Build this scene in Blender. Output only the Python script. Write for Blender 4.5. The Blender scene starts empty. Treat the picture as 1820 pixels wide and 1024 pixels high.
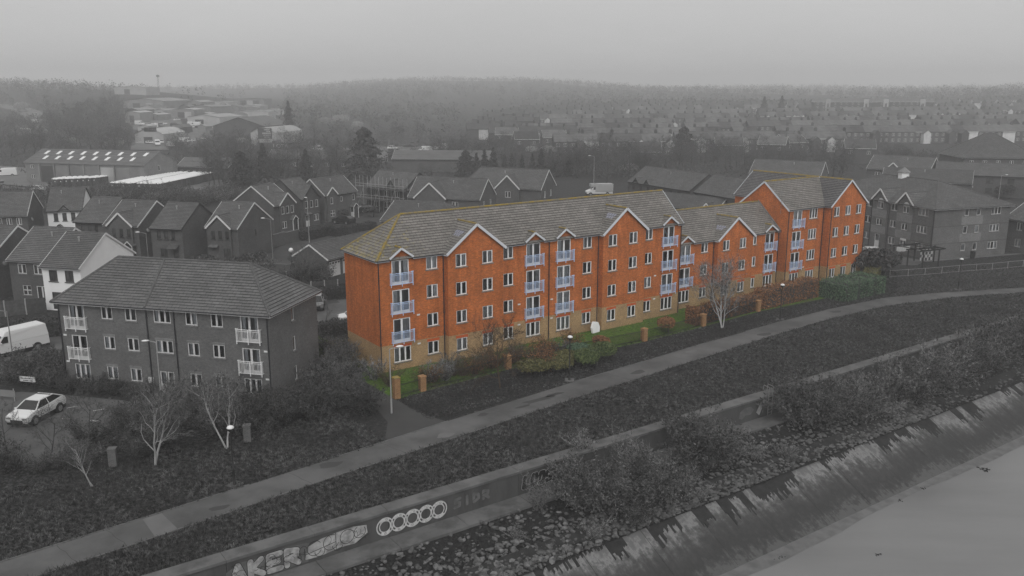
import bpy, bmesh, math, random
import numpy as np
from mathutils import Vector, Matrix

R = math.radians
rnd = random.Random(7)
SC = bpy.context.scene
COL = SC.collection

# ------------------------------------------------------------------ camera
CAMH = 24.81
cam_d = bpy.data.cameras.new('camera')
cam_d.sensor_width = 36.0
cam_d.lens = 36.0 * 1540.0 / 1820.0
cam_d.clip_start = 0.5
cam_d.clip_end = 9000.0
cam = bpy.data.objects.new('camera', cam_d)
COL.objects.link(cam)
cam.location = (0, 0, CAMH)
cam.rotation_euler = (R(90 - 13.052), 0, 0)
SC.camera = cam

# ------------------------------------------------------------------ sky and sun (flat, hazy overcast day)
SUN_EL, SUN_AZ = 48.0, 178.0          # azimuth clockwise from +Y: behind the camera, to its left
world = bpy.data.worlds.new('World')
SC.world = world
world.use_nodes = True
wn = world.node_tree
wn.nodes.clear()
sky = wn.nodes.new('ShaderNodeTexSky')
sky.sky_type = 'NISHITA'
sky.sun_disc = False
sky.sun_elevation = R(SUN_EL)
sky.sun_rotation = R(SUN_AZ)
sky.air_density = 1.0
sky.dust_density = 6.0
sky.ozone_density = 1.0
sky.altitude = 0.0
bw = wn.nodes.new('ShaderNodeRGBToBW')          # colourless cloud deck
mixs = wn.nodes.new('ShaderNodeMix')            # the cloud evens out the clear-sky gradient
mixs.data_type = 'FLOAT'
mixs.inputs[0].default_value = 0.72
mixs.inputs[3].default_value = 6.2
bg = wn.nodes.new('ShaderNodeBackground')
bg.inputs['Strength'].default_value = 0.121
wo = wn.nodes.new('ShaderNodeOutputWorld')
wn.links.new(sky.outputs[0], bw.inputs[0])
wn.links.new(bw.outputs[0], mixs.inputs[2])
ctc = wn.nodes.new('ShaderNodeTexCoord')        # faint unevenness of the cloud, the same all round
cmp_ = wn.nodes.new('ShaderNodeMapping')
cmp_.inputs['Scale'].default_value = (1.0, 1.0, 3.5)
cnz = wn.nodes.new('ShaderNodeTexNoise')
cnz.inputs['Scale'].default_value = 2.6
cnz.inputs['Detail'].default_value = 5
cmr = wn.nodes.new('ShaderNodeMapRange')
cmr.inputs['From Min'].default_value = 0.3
cmr.inputs['From Max'].default_value = 0.7
cmr.inputs['To Min'].default_value = 0.955
cmr.inputs['To Max'].default_value = 1.045
cml = wn.nodes.new('ShaderNodeMath')
cml.operation = 'MULTIPLY'
wn.links.new(ctc.outputs['Generated'], cmp_.inputs['Vector'])
wn.links.new(cmp_.outputs[0], cnz.inputs['Vector'])
wn.links.new(cnz.outputs['Fac'], cmr.inputs['Value'])
wn.links.new(mixs.outputs[0], cml.inputs[0])
wn.links.new(cmr.outputs[0], cml.inputs[1])
wn.links.new(cml.outputs[0], bg.inputs['Color'])
wn.links.new(bg.outputs[0], wo.inputs[0])

sun_d = bpy.data.lights.new('sun', 'SUN')
sun_d.energy = 0.85
sun_d.angle = R(25)
sun_d.color = (1.0, 0.985, 0.96)
sun = bpy.data.objects.new('sun', sun_d)
COL.objects.link(sun)
_az, _el = R(SUN_AZ), R(SUN_EL)
_dir = Vector((math.sin(_az) * math.cos(_el), math.cos(_az) * math.cos(_el), math.sin(_el)))
sun.rotation_euler = _dir.to_track_quat('Z', 'Y').to_euler()

vs = SC.view_settings
vs.view_transform = 'Standard'
vs.look = 'None'
vs.exposure = 0.0
vs.gamma = 1.0
vs.use_curve_mapping = False
cy = SC.cycles
cy.max_bounces = 5
cy.diffuse_bounces = 2
cy.glossy_bounces = 2
cy.transmission_bounces = 3
cy.transparent_max_bounces = 8
cy.volume_bounces = 1
cy.use_denoising = True
cy.denoiser = 'OPENIMAGEDENOISE'
cy.denoising_input_passes = 'RGB_ALBEDO_NORMAL'
cy.denoising_prefilter = 'NONE'
cy.use_adaptive_sampling = True
cy.adaptive_threshold = 0.008
cy.caustics_reflective = False
cy.caustics_refractive = False

# ------------------------------------------------------------------ frames
TH = R(35.0)
U = np.array([math.cos(TH), math.sin(TH)])
V = np.array([-math.sin(TH), math.cos(TH)])
C1 = np.array([-11.64, 73.34])


def W(s, v, z=0.0):
    """the sea wall's frame: s along the promenade, v inland, from the corner of the brick flats"""
    p = C1 + s * U + v * V
    return (float(p[0]), float(p[1]), z)


def sstep(a, b, x):
    t = np.clip((np.asarray(x, float) - a) / (b - a), 0, 1)
    return t * t * (3 - 2 * t)


def terrain(x, y):
    x = np.asarray(x, float)
    y = np.asarray(y, float)
    d = np.hypot(x, y)
    a = np.arctan2(x, np.maximum(y, 1.0))
    h = 15.0 * sstep(300, 1450, d) + 4.0 * sstep(1300, 2100, d)
    h = h + 9.0 * np.exp(-((a + 0.40) / 0.10) ** 2) * sstep(330, 760, d) * (1 - sstep(900, 1300, d))
    h = h + (3.0 * np.sin(x * 0.0061 + 1.0) * np.cos(y * 0.0047) + 2.0 * np.sin(x * 0.013 + y * 0.008)) * sstep(420, 1200, d)
    h = h + 19.0 * np.exp(-((a + 0.05) / 0.15) ** 4) * sstep(1000, 1900, d)
    h = h + 11.0 * np.exp(-((a + 0.56) / 0.13) ** 2) * sstep(700, 1200, d)
    h = h + 6.0 * np.exp(-((a - 0.56) / 0.08) ** 2) * sstep(850, 1300, d)
    return h


def hit(px, py, dz=0.0):
    """where the line of sight through a point of the picture meets the land: real distance and height"""
    p = math.atan((512 - 155) / 1540.0)
    a, b = (px - 910) / 1540.0, -(py - 512) / 1540.0
    d = np.array([a, math.cos(p) + b * math.sin(p), -math.sin(p) + b * math.cos(p)])
    d /= math.hypot(d[0], d[1])
    t = np.arange(30.0, 2900.0, 2.0)
    z = CAMH + d[2] * t - terrain(d[0] * t, d[1] * t) - dz
    k = int(np.argmax(z <= 0)) if (z <= 0).any() else len(t) - 1
    tt = t[k]
    return float(d[0] * tt), float(d[1] * tt), float(terrain(d[0] * tt, d[1] * tt))


# ------------------------------------------------------------------ objects
def tag(o, label=None, cat=None, group=None, kind=None):
    if label:
        o['label'] = label
    if cat:
        o['category'] = cat
    if group:
        o['group'] = group
    if kind:
        o['kind'] = kind
    return o


def put(name, data, parent=None, loc=(0, 0, 0), rot=0.0, scale=None):
    o = bpy.data.objects.new(name, data)
    COL.objects.link(o)
    o.location = loc
    if isinstance(rot, (tuple, list)):
        o.rotation_euler = rot
    elif rot:
        o.rotation_euler = (0, 0, rot)
    if scale is not None:
        o.scale = (scale, scale, scale) if isinstance(scale, (int, float)) else scale
    if parent is not None:
        o.parent = parent
    return o


def empty(name, loc=(0, 0, 0), rot=0.0, label=None, cat=None, group=None, parent=None, scale=None):
    o = put(name, None, parent, loc, rot, scale)
    o.empty_display_size = 0.3
    return tag(o, label, cat, group)


KIDS = {}


def kids_of(o):
    return KIDS.setdefault(o.name, list(o.children))


def dup(o, loc, rot=None, label=None, group=None, scale=None, parent=None, swap=None):
    c = o.copy()
    COL.objects.link(c)
    if parent is not None:
        c.parent = parent
    else:
        c.location = loc
        if rot is not None:
            c.rotation_euler = rot if isinstance(rot, (tuple, list)) else (0, 0, rot)
        if scale is not None:
            c.scale = (scale, scale, scale) if isinstance(scale, (int, float)) else scale
        if label:
            c['label'] = label
        if group:
            c['group'] = group
    for ch in kids_of(o):
        k = dup(ch, None, parent=c, swap=swap)
        if swap and ch.data and ch.data.name in swap:
            k.data = swap[ch.data.name]
    return c


class MB:
    """collects faces, makes one mesh"""

    def __init__(self):
        self.v, self.f, self.m, self.uv = [], [], [], []

    def face(self, pts, m=0, uv=None):
        n = len(self.v)
        self.v.extend([tuple(p) for p in pts])
        self.f.append(tuple(range(n, n + len(pts))))
        self.m.append(m)
        self.uv.append(uv)

    def box(self, x0, x1, y0, y1, z0, z1, m=0, mat=None):
        c = [(x0, y0, z0), (x1, y0, z0), (x1, y1, z0), (x0, y1, z0), (x0, y0, z1), (x1, y0, z1), (x1, y1, z1), (x0, y1, z1)]
        if mat is not None:
            c = [tuple(mat @ Vector(p)) for p in c]
        n = len(self.v)
        self.v.extend(c)
        for q in ((0, 3, 2, 1), (4, 5, 6, 7), (0, 1, 5, 4), (1, 2, 6, 5), (2, 3, 7, 6), (3, 0, 4, 7)):
            self.f.append(tuple(n + i for i in q))
            self.m.append(m)
            self.uv.append(None)

    def beam(self, a, b, w, h, m=0, up=(0, 0, 1)):
        """box from a to b, w wide, h high, centred on the line"""
        a, b = Vector(a), Vector(b)
        d = (b - a)
        L = d.length
        if L < 1e-6:
            return
        d /= L
        s = d.cross(Vector(up))
        if s.length < 1e-4:
            s = d.cross(Vector((1, 0, 0)))
        s.normalize()
        t = s.cross(d)
        M = Matrix.Translation(a) @ Matrix((d, s, t)).transposed().to_4x4()
        self.box(0, L, -w / 2, w / 2, -h / 2, h / 2, m, M)

    def tube(self, a, b, r0, r1=None, n=6, m=0, cap=True):
        r1 = r0 if r1 is None else r1
        a, b = Vector(a), Vector(b)
        d = b - a
        if d.length < 1e-6:
            return
        d.normalize()
        s = d.orthogonal().normalized()
        t = d.cross(s)
        k = len(self.v)
        for p, r in ((a, r0), (b, r1)):
            for i in range(n):
                q = 2 * math.pi * i / n
                self.v.append(tuple(p + s * (r * math.cos(q)) + t * (r * math.sin(q))))
        for i in range(n):
            j = (i + 1) % n
            self.f.append((k + i, k + j, k + n + j, k + n + i))
            self.m.append(m)
            self.uv.append(None)
        if cap:
            self.f.append(tuple(k + i for i in reversed(range(n))))
            self.f.append(tuple(k + n + i for i in range(n)))
            self.m += [m, m]
            self.uv += [None, None]

    def lathe(self, prof, n=12, m=0, c=(0, 0, 0)):
        k = len(self.v)
        for r, z in prof:
            for i in range(n):
                q = 2 * math.pi * i / n
                self.v.append((c[0] + r * math.cos(q), c[1] + r * math.sin(q), c[2] + z))
        for j in range(len(prof) - 1):
            for i in range(n):
                i2 = (i + 1) % n
                self.f.append((k + j * n + i, k + j * n + i2, k + (j + 1) * n + i2, k + (j + 1) * n + i))
                self.m.append(m)
                self.uv.append(None)

    def mesh(self, name, mats, smooth=False, uv=True):
        me = bpy.data.meshes.new(name)
        me.from_pydata(self.v, [], self.f)
        for mt in (mats if isinstance(mats, (list, tuple)) else [mats]):
            me.materials.append(mt)
        if any(self.m):
            me.polygons.foreach_set('material_index', self.m)
        if uv:
            lay = me.uv_layers.new(name='UVMap')
            out = np.zeros((len(me.loops), 2), np.float32)
            k = 0
            for f, u_ in zip(self.f, self.uv):
                n = len(f)
                if u_ is not None:
                    out[k:k + n] = u_
                else:
                    p = np.array([self.v[i] for i in f])
                    nn = np.cross(p[1] - p[0], p[2] - p[0])
                    ln = np.linalg.norm(nn)
                    nn = nn / ln if ln > 1e-12 else np.array([0, 0, 1.0])
                    if abs(nn[2]) > 0.97:
                        out[k:k + n] = p[:, :2]
                    else:
                        t = np.array([-nn[1], nn[0], 0.0])
                        t /= np.linalg.norm(t)
                        b = np.cross(nn, t)
                        out[k:k + n, 0] = p @ t
                        out[k:k + n, 1] = p @ b
                k += n
            lay.data.foreach_set('uv', out.ravel())
        if smooth:
            me.polygons.foreach_set('use_smooth', [True] * len(me.polygons))
        me.update()
        return me

    def obj(self, name, mats, parent=None, loc=(0, 0, 0), rot=0.0, smooth=False):
        return put(name, self.mesh(name, mats, smooth), parent, loc, rot)


def np_mesh(name, verts, faces, mats, midx=None, smooth=False):
    """fast mesh from arrays; faces all with the same corner count"""
    verts = np.asarray(verts, np.float32)
    faces = np.asarray(faces, np.int32)
    me = bpy.data.meshes.new(name)
    me.vertices.add(len(verts))
    me.vertices.foreach_set('co', verts.ravel())
    n, k = faces.shape
    me.loops.add(n * k)
    me.loops.foreach_set('vertex_index', faces.ravel())
    me.polygons.add(n)
    me.polygons.foreach_set('loop_start', np.arange(0, n * k, k, dtype=np.int32))
    me.polygons.foreach_set('loop_total', np.full(n, k, np.int32))
    for mt in (mats if isinstance(mats, (list, tuple)) else [mats]):
        me.materials.append(mt)
    if midx is not None:
        me.polygons.foreach_set('material_index', np.asarray(midx, np.int32))
    if smooth:
        me.polygons.foreach_set('use_smooth', np.ones(n, bool))
    me.update(calc_edges=True)
    me.validate()
    return me


# ------------------------------------------------------------------ materials
MATS = {}


def _c(c):
    return (c, c, c, 1) if isinstance(c, (int, float)) else (c[0], c[1], c[2], 1)


def mat(name, base, var=None, scale=1.0, rough=0.85, bump=0.0, bscale=None, coord='Object', spec=0.3, detail=5, metal=0.0, stretch=None, per_object=0.0, var2=None, scale2=0.1, ramp=(0.36, 0.66), nrough=0.5):
    """plain surface: base colour broken up by noise, with fine relief"""
    m = bpy.data.materials.new(name)
    m.use_nodes = True
    nt = m.node_tree
    b = nt.nodes['Principled BSDF']
    b.inputs['Roughness'].default_value = rough
    b.inputs['Specular IOR Level'].default_value = spec
    b.inputs['Metallic'].default_value = metal
    b.inputs['Base Color'].default_value = _c(base)
    vec = None
    if var is not None or bump:
        tc = nt.nodes.new('ShaderNodeTexCoord') if coord != 'World' else nt.nodes.new('ShaderNodeNewGeometry')
        vec = tc.outputs['Position'] if coord == 'World' else tc.outputs[coord]
        if stretch:
            mp = nt.nodes.new('ShaderNodeMapping')
            mp.inputs['Scale'].default_value = stretch
            nt.links.new(vec, mp.inputs['Vector'])
            vec = mp.outputs[0]
    col = None
    if var is not None:
        nz = nt.nodes.new('ShaderNodeTexNoise')
        nz.inputs['Scale'].default_value = scale
        nz.inputs['Detail'].default_value = detail
        nz.inputs['Roughness'].default_value = nrough
        nt.links.new(vec, nz.inputs['Vector'])
        rp = nt.nodes.new('ShaderNodeValToRGB')
        rp.color_ramp.elements[0].position = ramp[0]
        rp.color_ramp.elements[1].position = ramp[1]
        rp.color_ramp.elements[0].color = _c(base)
        rp.color_ramp.elements[1].color = _c(var)
        nt.links.new(nz.outputs['Fac'], rp.inputs['Fac'])
        col = rp.outputs['Color']
    if var2 is not None:
        n2 = nt.nodes.new('ShaderNodeTexNoise')
        n2.inputs['Scale'].default_value = scale2
        n2.inputs['Detail'].default_value = 6
        n2.inputs['Roughness'].default_value = 0.6
        nt.links.new(vec, n2.inputs['Vector'])
        r2 = nt.nodes.new('ShaderNodeValToRGB')
        r2.color_ramp.elements[0].position = 0.45
        r2.color_ramp.elements[1].position = 0.68
        nt.links.new(n2.outputs['Fac'], r2.inputs['Fac'])
        mx = nt.nodes.new('ShaderNodeMixRGB')
        nt.links.new(r2.outputs['Color'], mx.inputs['Fac'])
        nt.links.new(col, mx.inputs['Color1'])
        mx.inputs['Color2'].default_value = _c(var2)
        col = mx.outputs['Color']
    if per_object:
        oi = nt.nodes.new('ShaderNodeObjectInfo')
        mr = nt.nodes.new('ShaderNodeMapRange')
        mr.inputs['To Min'].default_value = 1 - per_object
        mr.inputs['To Max'].default_value = 1 + per_object
        nt.links.new(oi.outputs['Random'], mr.inputs['Value'])
        mx = nt.nodes.new('ShaderNodeVectorMath')
        mx.operation = 'SCALE'
        if col is None:
            mx.inputs[0].default_value = _c(base)[:3]
        else:
            nt.links.new(col, mx.inputs[0])
        nt.links.new(mr.outputs[0], mx.inputs['Scale'])
        col = mx.outputs[0]
    if col is not None:
        nt.links.new(col, b.inputs['Base Color'])
    if bump:
        nb = nt.nodes.new('ShaderNodeTexNoise')
        nb.inputs['Scale'].default_value = bscale or scale * 4
        nb.inputs['Detail'].default_value = 4
        nt.links.new(vec, nb.inputs['Vector'])
        bp = nt.nodes.new('ShaderNodeBump')
        bp.inputs['Strength'].default_value = min(1.0, bump)
        bp.inputs['Distance'].default_value = 0.05
        nt.links.new(nb.outputs['Fac'], bp.inputs['Height'])
        nt.links.new(bp.outputs[0], b.inputs['Normal'])
    MATS[name] = m
    return m


def brick_mat(name, c1, c2, mortar, bw_=0.225, rh=0.075, ms=0.007, stain=None, bump=0.25, rough=0.9, per_object=0.0, bias=0.0, lichen=None, lic_s=None, lic_t=(0.56, 0.72), streak=False):
    """brick walls and tiled roofs: pattern in metres on the UVs"""
    m = bpy.data.materials.new(name)
    m.use_nodes = True
    nt = m.node_tree
    b = nt.nodes['Principled BSDF']
    b.inputs['Roughness'].default_value = rough
    b.inputs['Specular IOR Level'].default_value = 0.2
    tc = nt.nodes.new('ShaderNodeTexCoord')
    br = nt.nodes.new('ShaderNodeTexBrick')
    br.inputs['Scale'].default_value = 1.0
    br.inputs['Brick Width'].default_value = bw_
    br.inputs['Row Height'].default_value = rh
    br.inputs['Mortar Size'].default_value = ms
    br.inputs['Mortar Smooth'].default_value = 0.2
    br.inputs['Bias'].default_value = bias
    br.inputs['Color1'].default_value = _c(c1)
    br.inputs['Color2'].default_value = _c(c2)
    br.inputs['Mortar'].default_value = _c(mortar)
    nt.links.new(tc.outputs['UV'], br.inputs['Vector'])
    nz = nt.nodes.new('ShaderNodeTexNoise')
    nz.inputs['Scale'].default_value = 0.45
    nz.inputs['Detail'].default_value = 7
    nz.inputs['Roughness'].default_value = 0.65
    nt.links.new(tc.outputs['Object'], nz.inputs['Vector'])
    mr = nt.nodes.new('ShaderNodeMapRange')
    mr.inputs['From Min'].default_value = 0.3
    mr.inputs['From Max'].default_value = 0.7
    mr.inputs['To Min'].default_value = 0.80
    mr.inputs['To Max'].default_value = 1.16
    nt.links.new(nz.outputs['Fac'], mr.inputs['Value'])
    sc = nt.nodes.new('ShaderNodeVectorMath')
    sc.operation = 'SCALE'
    nt.links.new(br.outputs['Color'], sc.inputs[0])
    nt.links.new(mr.outputs[0], sc.inputs['Scale'])
    col = sc.outputs[0]
    ng = nt.nodes.new('ShaderNodeTexNoise')          # burnt and pale pieces
    ng.inputs['Scale'].default_value = 5.5
    ng.inputs['Detail'].default_value = 3
    nt.links.new(tc.outputs['Object'], ng.inputs['Vector'])
    mg = nt.nodes.new('ShaderNodeMapRange')
    mg.inputs['From Min'].default_value = 0.3
    mg.inputs['From Max'].default_value = 0.7
    mg.inputs['To Min'].default_value = 0.86
    mg.inputs['To Max'].default_value = 1.14
    nt.links.new(ng.outputs['Fac'], mg.inputs['Value'])
    s3 = nt.nodes.new('ShaderNodeVectorMath')
    s3.operation = 'SCALE'
    nt.links.new(col, s3.inputs[0])
    nt.links.new(mg.outputs[0], s3.inputs['Scale'])
    col = s3.outputs[0]
    if streak:                                        # rain streaks and damp patches down the wall
        mp_ = nt.nodes.new('ShaderNodeMapping')
        mp_.inputs['Scale'].default_value = (1.3, 0.16, 1)
        nt.links.new(tc.outputs['UV'], mp_.inputs['Vector'])
        n4 = nt.nodes.new('ShaderNodeTexNoise')
        n4.inputs['Scale'].default_value = 1.0
        n4.inputs['Detail'].default_value = 8
        n4.inputs['Roughness'].default_value = 0.7
        nt.links.new(mp_.outputs[0], n4.inputs['Vector'])
        m4 = nt.nodes.new('ShaderNodeMapRange')
        m4.inputs['From Min'].default_value = 0.35
        m4.inputs['From Max'].default_value = 0.65
        m4.inputs['To Min'].default_value = 0.74
        m4.inputs['To Max'].default_value = 1.10
        nt.links.new(n4.outputs['Fac'], m4.inputs['Value'])
        s4 = nt.nodes.new('ShaderNodeVectorMath')
        s4.operation = 'SCALE'
        nt.links.new(col, s4.inputs[0])
        nt.links.new(m4.outputs[0], s4.inputs['Scale'])
        col = s4.outputs[0]
    if per_object:
        oi = nt.nodes.new('ShaderNodeObjectInfo')
        m2 = nt.nodes.new('ShaderNodeMapRange')
        m2.inputs['To Min'].default_value = 1 - per_object
        m2.inputs['To Max'].default_value = 1 + per_object
        nt.links.new(oi.outputs['Random'], m2.inputs['Value'])
        s2 = nt.nodes.new('ShaderNodeVectorMath')
        s2.operation = 'SCALE'
        nt.links.new(col, s2.inputs[0])
        nt.links.new(m2.outputs[0], s2.inputs['Scale'])
        col = s2.outputs[0]
    if lichen is not None:
        # patches of yellow lichen, denser near one end of the roof (lic_s: where it starts and stops along local x)
        n2 = nt.nodes.new('ShaderNodeTexNoise')
        n2.inputs['Scale'].default_value = 2.6
        n2.inputs['Detail'].default_value = 8
        n2.inputs['Roughness'].default_value = 0.75
        nt.links.new(tc.outputs['Object'], n2.inputs['Vector'])
        fac = n2.outputs['Fac']
        if lic_s:
            sx = nt.nodes.new('ShaderNodeSeparateXYZ')
            nt.links.new(tc.outputs['Object'], sx.inputs[0])
            m3 = nt.nodes.new('ShaderNodeMapRange')
            m3.inputs['From Min'].default_value = lic_s[0]
            m3.inputs['From Max'].default_value = lic_s[1]
            m3.inputs['To Min'].default_value = 0.14
            m3.inputs['To Max'].default_value = -0.06
            nt.links.new(sx.outputs['X'], m3.inputs['Value'])
            ad = nt.nodes.new('ShaderNodeMath')
            ad.operation = 'ADD'
            nt.links.new(fac, ad.inputs[0])
            nt.links.new(m3.outputs[0], ad.inputs[1])
            fac = ad.outputs[0]
        rp = nt.nodes.new('ShaderNodeValToRGB')
        rp.color_ramp.elements[0].position = lic_t[0]
        rp.color_ramp.elements[1].position = lic_t[1]
        nt.links.new(fac, rp.inputs['Fac'])
        mx = nt.nodes.new('ShaderNodeMixRGB')
        mx.inputs['Color2'].default_value = _c(lichen)
        nt.links.new(rp.outputs['Color'], mx.inputs['Fac'])
        nt.links.new(col, mx.inputs['Color1'])
        col = mx.outputs['Color']
    nt.links.new(col, b.inputs['Base Color'])
    if bump:
        bp = nt.nodes.new('ShaderNodeBump')
        bp.inputs['Strength'].default_value = bump
        bp.inputs['Distance'].default_value = 0.01
        bp.invert = True
        nt.links.new(br.outputs['Fac'], bp.inputs['Height'])
        nt.links.new(bp.outputs[0], b.inputs['Normal'])
    MATS[name] = m
    return m


def glass_mat(name, tint=(0.75, 0.8, 0.85)):
    m = bpy.data.materials.new(name)
    m.use_nodes = True
    nt = m.node_tree
    nt.nodes.clear()
    out = nt.nodes.new('ShaderNodeOutputMaterial')
    tr = nt.nodes.new('ShaderNodeBsdfTransparent')
    tr.inputs['Color'].default_value = _c(tint)
    gl = nt.nodes.new('ShaderNodeBsdfGlossy')
    gl.inputs['Roughness'].default_value = 0.03
    gl.inputs['Color'].default_value = (0.95, 0.97, 1, 1)
    fr = nt.nodes.new('ShaderNodeFresnel')
    fr.inputs['IOR'].default_value = 1.75
    mx = nt.nodes.new('ShaderNodeMixShader')
    nt.links.new(fr.outputs[0], mx.inputs[0])
    nt.links.new(tr.outputs[0], mx.inputs[1])
    nt.links.new(gl.outputs[0], mx.inputs[2])
    nt.links.new(mx.outputs[0], out.inputs['Surface'])
    MATS[name] = m
    return m


TC = 0.30      # roof course
brick_mat('brick_orange', (0.59, 0.132, 0.021), (0.33, 0.068, 0.013), (0.56, 0.25, 0.10), ms=0.011, streak=True)
brick_mat('brick_brown', (0.36, 0.205, 0.088), (0.24, 0.130, 0.052), (0.56, 0.43, 0.26), ms=0.011)
brick_mat('brick_pillar', (0.33, 0.155, 0.06), (0.23, 0.105, 0.04), (0.40, 0.28, 0.16), ms=0.011)
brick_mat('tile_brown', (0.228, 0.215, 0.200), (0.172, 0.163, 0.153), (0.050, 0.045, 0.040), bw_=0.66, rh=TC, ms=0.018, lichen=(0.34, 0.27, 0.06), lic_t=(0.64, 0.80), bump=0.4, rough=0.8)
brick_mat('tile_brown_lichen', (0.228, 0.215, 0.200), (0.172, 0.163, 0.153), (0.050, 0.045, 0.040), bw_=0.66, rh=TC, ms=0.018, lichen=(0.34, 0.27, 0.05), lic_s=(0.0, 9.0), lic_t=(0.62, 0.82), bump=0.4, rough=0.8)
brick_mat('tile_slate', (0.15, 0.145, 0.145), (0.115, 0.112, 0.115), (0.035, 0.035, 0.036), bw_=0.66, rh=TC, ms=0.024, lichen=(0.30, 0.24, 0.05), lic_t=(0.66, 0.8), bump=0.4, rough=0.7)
brick_mat('brick_grey', 0.135, 0.100, 0.19, ms=0.008)
brick_mat('brick_grey_light', 0.21, 0.17, 0.24, ms=0.008)
brick_mat('brick_grey_house', 0.108, 0.080, 0.13, ms=0.008, per_object=0.12)
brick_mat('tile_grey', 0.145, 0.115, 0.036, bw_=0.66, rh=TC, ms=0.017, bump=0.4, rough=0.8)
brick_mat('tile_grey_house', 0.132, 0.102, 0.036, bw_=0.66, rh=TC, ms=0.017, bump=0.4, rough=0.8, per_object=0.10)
mat('tile_far', 0.11, 0.075, 0.5, per_object=0.5)
mat('wall_far_dark', 0.085, 0.07, 0.4, per_object=0.25)
mat('wall_far_light', 0.66, 0.50, 0.5, per_object=0.25)
mat('new_tile', (0.26, 0.27, 0.33), (0.30, 0.30, 0.36), 4.0, rough=0.7)
mat('render_white', 0.86, 0.80, 0.6, rough=0.9)
mat('ridge_lichen', (0.30, 0.21, 0.03), (0.20, 0.17, 0.115), 2.2, bump=0.4, bscale=14)
mat('ridge_grey', 0.12, 0.09, 2.0, bump=0.3, bscale=14)
mat('white_paint', 0.74, 0.68, 2.0, rough=0.5)
mat('white_upvc', 0.86, rough=0.35, spec=0.5)
mat('grey_upvc', 0.62, rough=0.4, spec=0.5)
mat('brown_frame', 0.035, rough=0.5)
mat('fascia_blue_white', (0.66, 0.68, 0.72), rough=0.5)
mat('balcony_blue', (0.52, 0.66, 0.93), (0.58, 0.71, 0.95), 3.0, rough=0.45, spec=0.5)
mat('gutter_black', (0.022, 0.022, 0.026), rough=0.4, spec=0.5)
mat('sill_stone', (0.27, 0.25, 0.22), (0.20, 0.19, 0.17), 4.0)
mat('sill_grey', 0.20, 0.15, 4.0)
mat('lintel_orange', (0.56, 0.115, 0.028), (0.46, 0.09, 0.024), 9.0)
mat('curtain', 0.80, 0.66, 3.0, per_object=0.25, rough=0.95)
mat('curtain_dark', 0.16, 0.10, 3.0, per_object=0.4, rough=0.95)
mat('interior', 0.50, 0.34, 0.7, rough=0.95)
glass_mat('glass', (0.92, 0.95, 0.98))
mat('pane_dark', 0.035, 0.10, 0.9, rough=0.08, spec=0.7, per_object=0.5)
mat('asphalt', 0.100, 0.070, 0.45, rough=0.92, coord='World', bump=0.35, bscale=28, var2=0.135, scale2=0.22, detail=9)
mat('asphalt_dark', 0.062, 0.045, 0.35, rough=0.92, coord='World', bump=0.3, bscale=22)
mat('asphalt_far', 0.15, 0.12, 0.2, rough=0.92, coord='World')
mat('concrete', 0.145, 0.105, 0.6, rough=0.9, coord='World', bump=0.3, bscale=10, var2=0.075, scale2=0.9)
mat('concrete_wall', 0.085, 0.045, 0.7, rough=0.9, coord='World', bump=0.3, bscale=6, stretch=(1, 1, 0.3), var2=0.085, scale2=0.5)
mat('concrete_slab', 0.15, 0.12, 0.7, rough=0.9, coord='World', bump=0.2, bscale=12)
mat('kerb', 0.16, 0.11, 1.3, rough=0.9, coord='World')
mat('soil', 0.003, 0.040, 5.0, ramp=(0.45, 0.62), nrough=0.75, rough=1.0, coord='World', bump=0.9, bscale=12, var2=0.018, scale2=0.7, detail=9)
mat('grass_ground', 0.002, 0.11, 3.0, ramp=(0.47, 0.64), nrough=0.78, rough=1.0, coord='World', bump=1.0, bscale=9, var2=0.026, scale2=0.16, detail=10)
mat('grass_blade', 0.006, 0.20, 3.0, ramp=(0.43, 0.62), nrough=0.75, rough=0.9, coord='World', var2=0.03, scale2=0.3, detail=8)
mat('lawn_green', (0.030, 0.075, 0.006), (0.110, 0.195, 0.020), 3.0, ramp=(0.4, 0.62), nrough=0.7, rough=1.0, coord='World', bump=0.8, bscale=9, var2=(0.075, 0.080, 0.03), scale2=0.35)
mat('lawn_blade', (0.070, 0.150, 0.018), (0.12, 0.19, 0.03), 1.1, rough=0.9, coord='World')
mat('mud', 0.185, 0.155, 0.16, rough=0.27, coord='World', spec=0.5, bump=0.05, bscale=0.8, stretch=(0.4, 1.6, 1), var2=0.205, scale2=0.05)
mat('rock', 0.15, 0.06, 0.8, rough=0.95, bump=0.5, bscale=5, per_object=0.45)
mat('rock_mass', 0.10, 0.045, 1.6, rough=0.95, coord='World', bump=0.6, bscale=5, var2=0.17, scale2=2.2)
mat('tar', 0.018, 0.030, 2.0, rough=0.85, coord='World', bump=0.6, bscale=9)
mat('bark', 0.060, 0.035, 4.0, rough=0.95, stretch=(1, 1, 0.3), per_object=0.3)
mat('bark_pale', 0.46, 0.28, 3.0, rough=0.85, stretch=(1, 1, 0.4))
mat('twig', 0.014, 0.22, 4.0, ramp=(0.42, 0.62), nrough=0.7, rough=0.95, per_object=0.35)
mat('twig_pale', 0.03, 0.34, 4.0, ramp=(0.42, 0.62), nrough=0.7, rough=0.95, per_object=0.3)
mat('twig_tree', 0.05, 0.13, 0.9, rough=0.95, per_object=0.35)
mat('twig_far', 0.05, 0.12, 0.045, rough=1.0)
mat('twig_brown', (0.085, 0.060, 0.040), (0.060, 0.045, 0.034), 1.0, rough=0.95)
mat('leaf_dark', 0.010, 0.12, 5.0, ramp=(0.42, 0.64), nrough=0.7, rough=0.7, per_object=0.35)
mat('leaf_mid', 0.015, 0.16, 5.0, ramp=(0.42, 0.64), nrough=0.7, rough=0.7, per_object=0.3)
mat('blossom', 0.34, 0.24, 1.0, rough=0.9, per_object=0.2)
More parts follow.
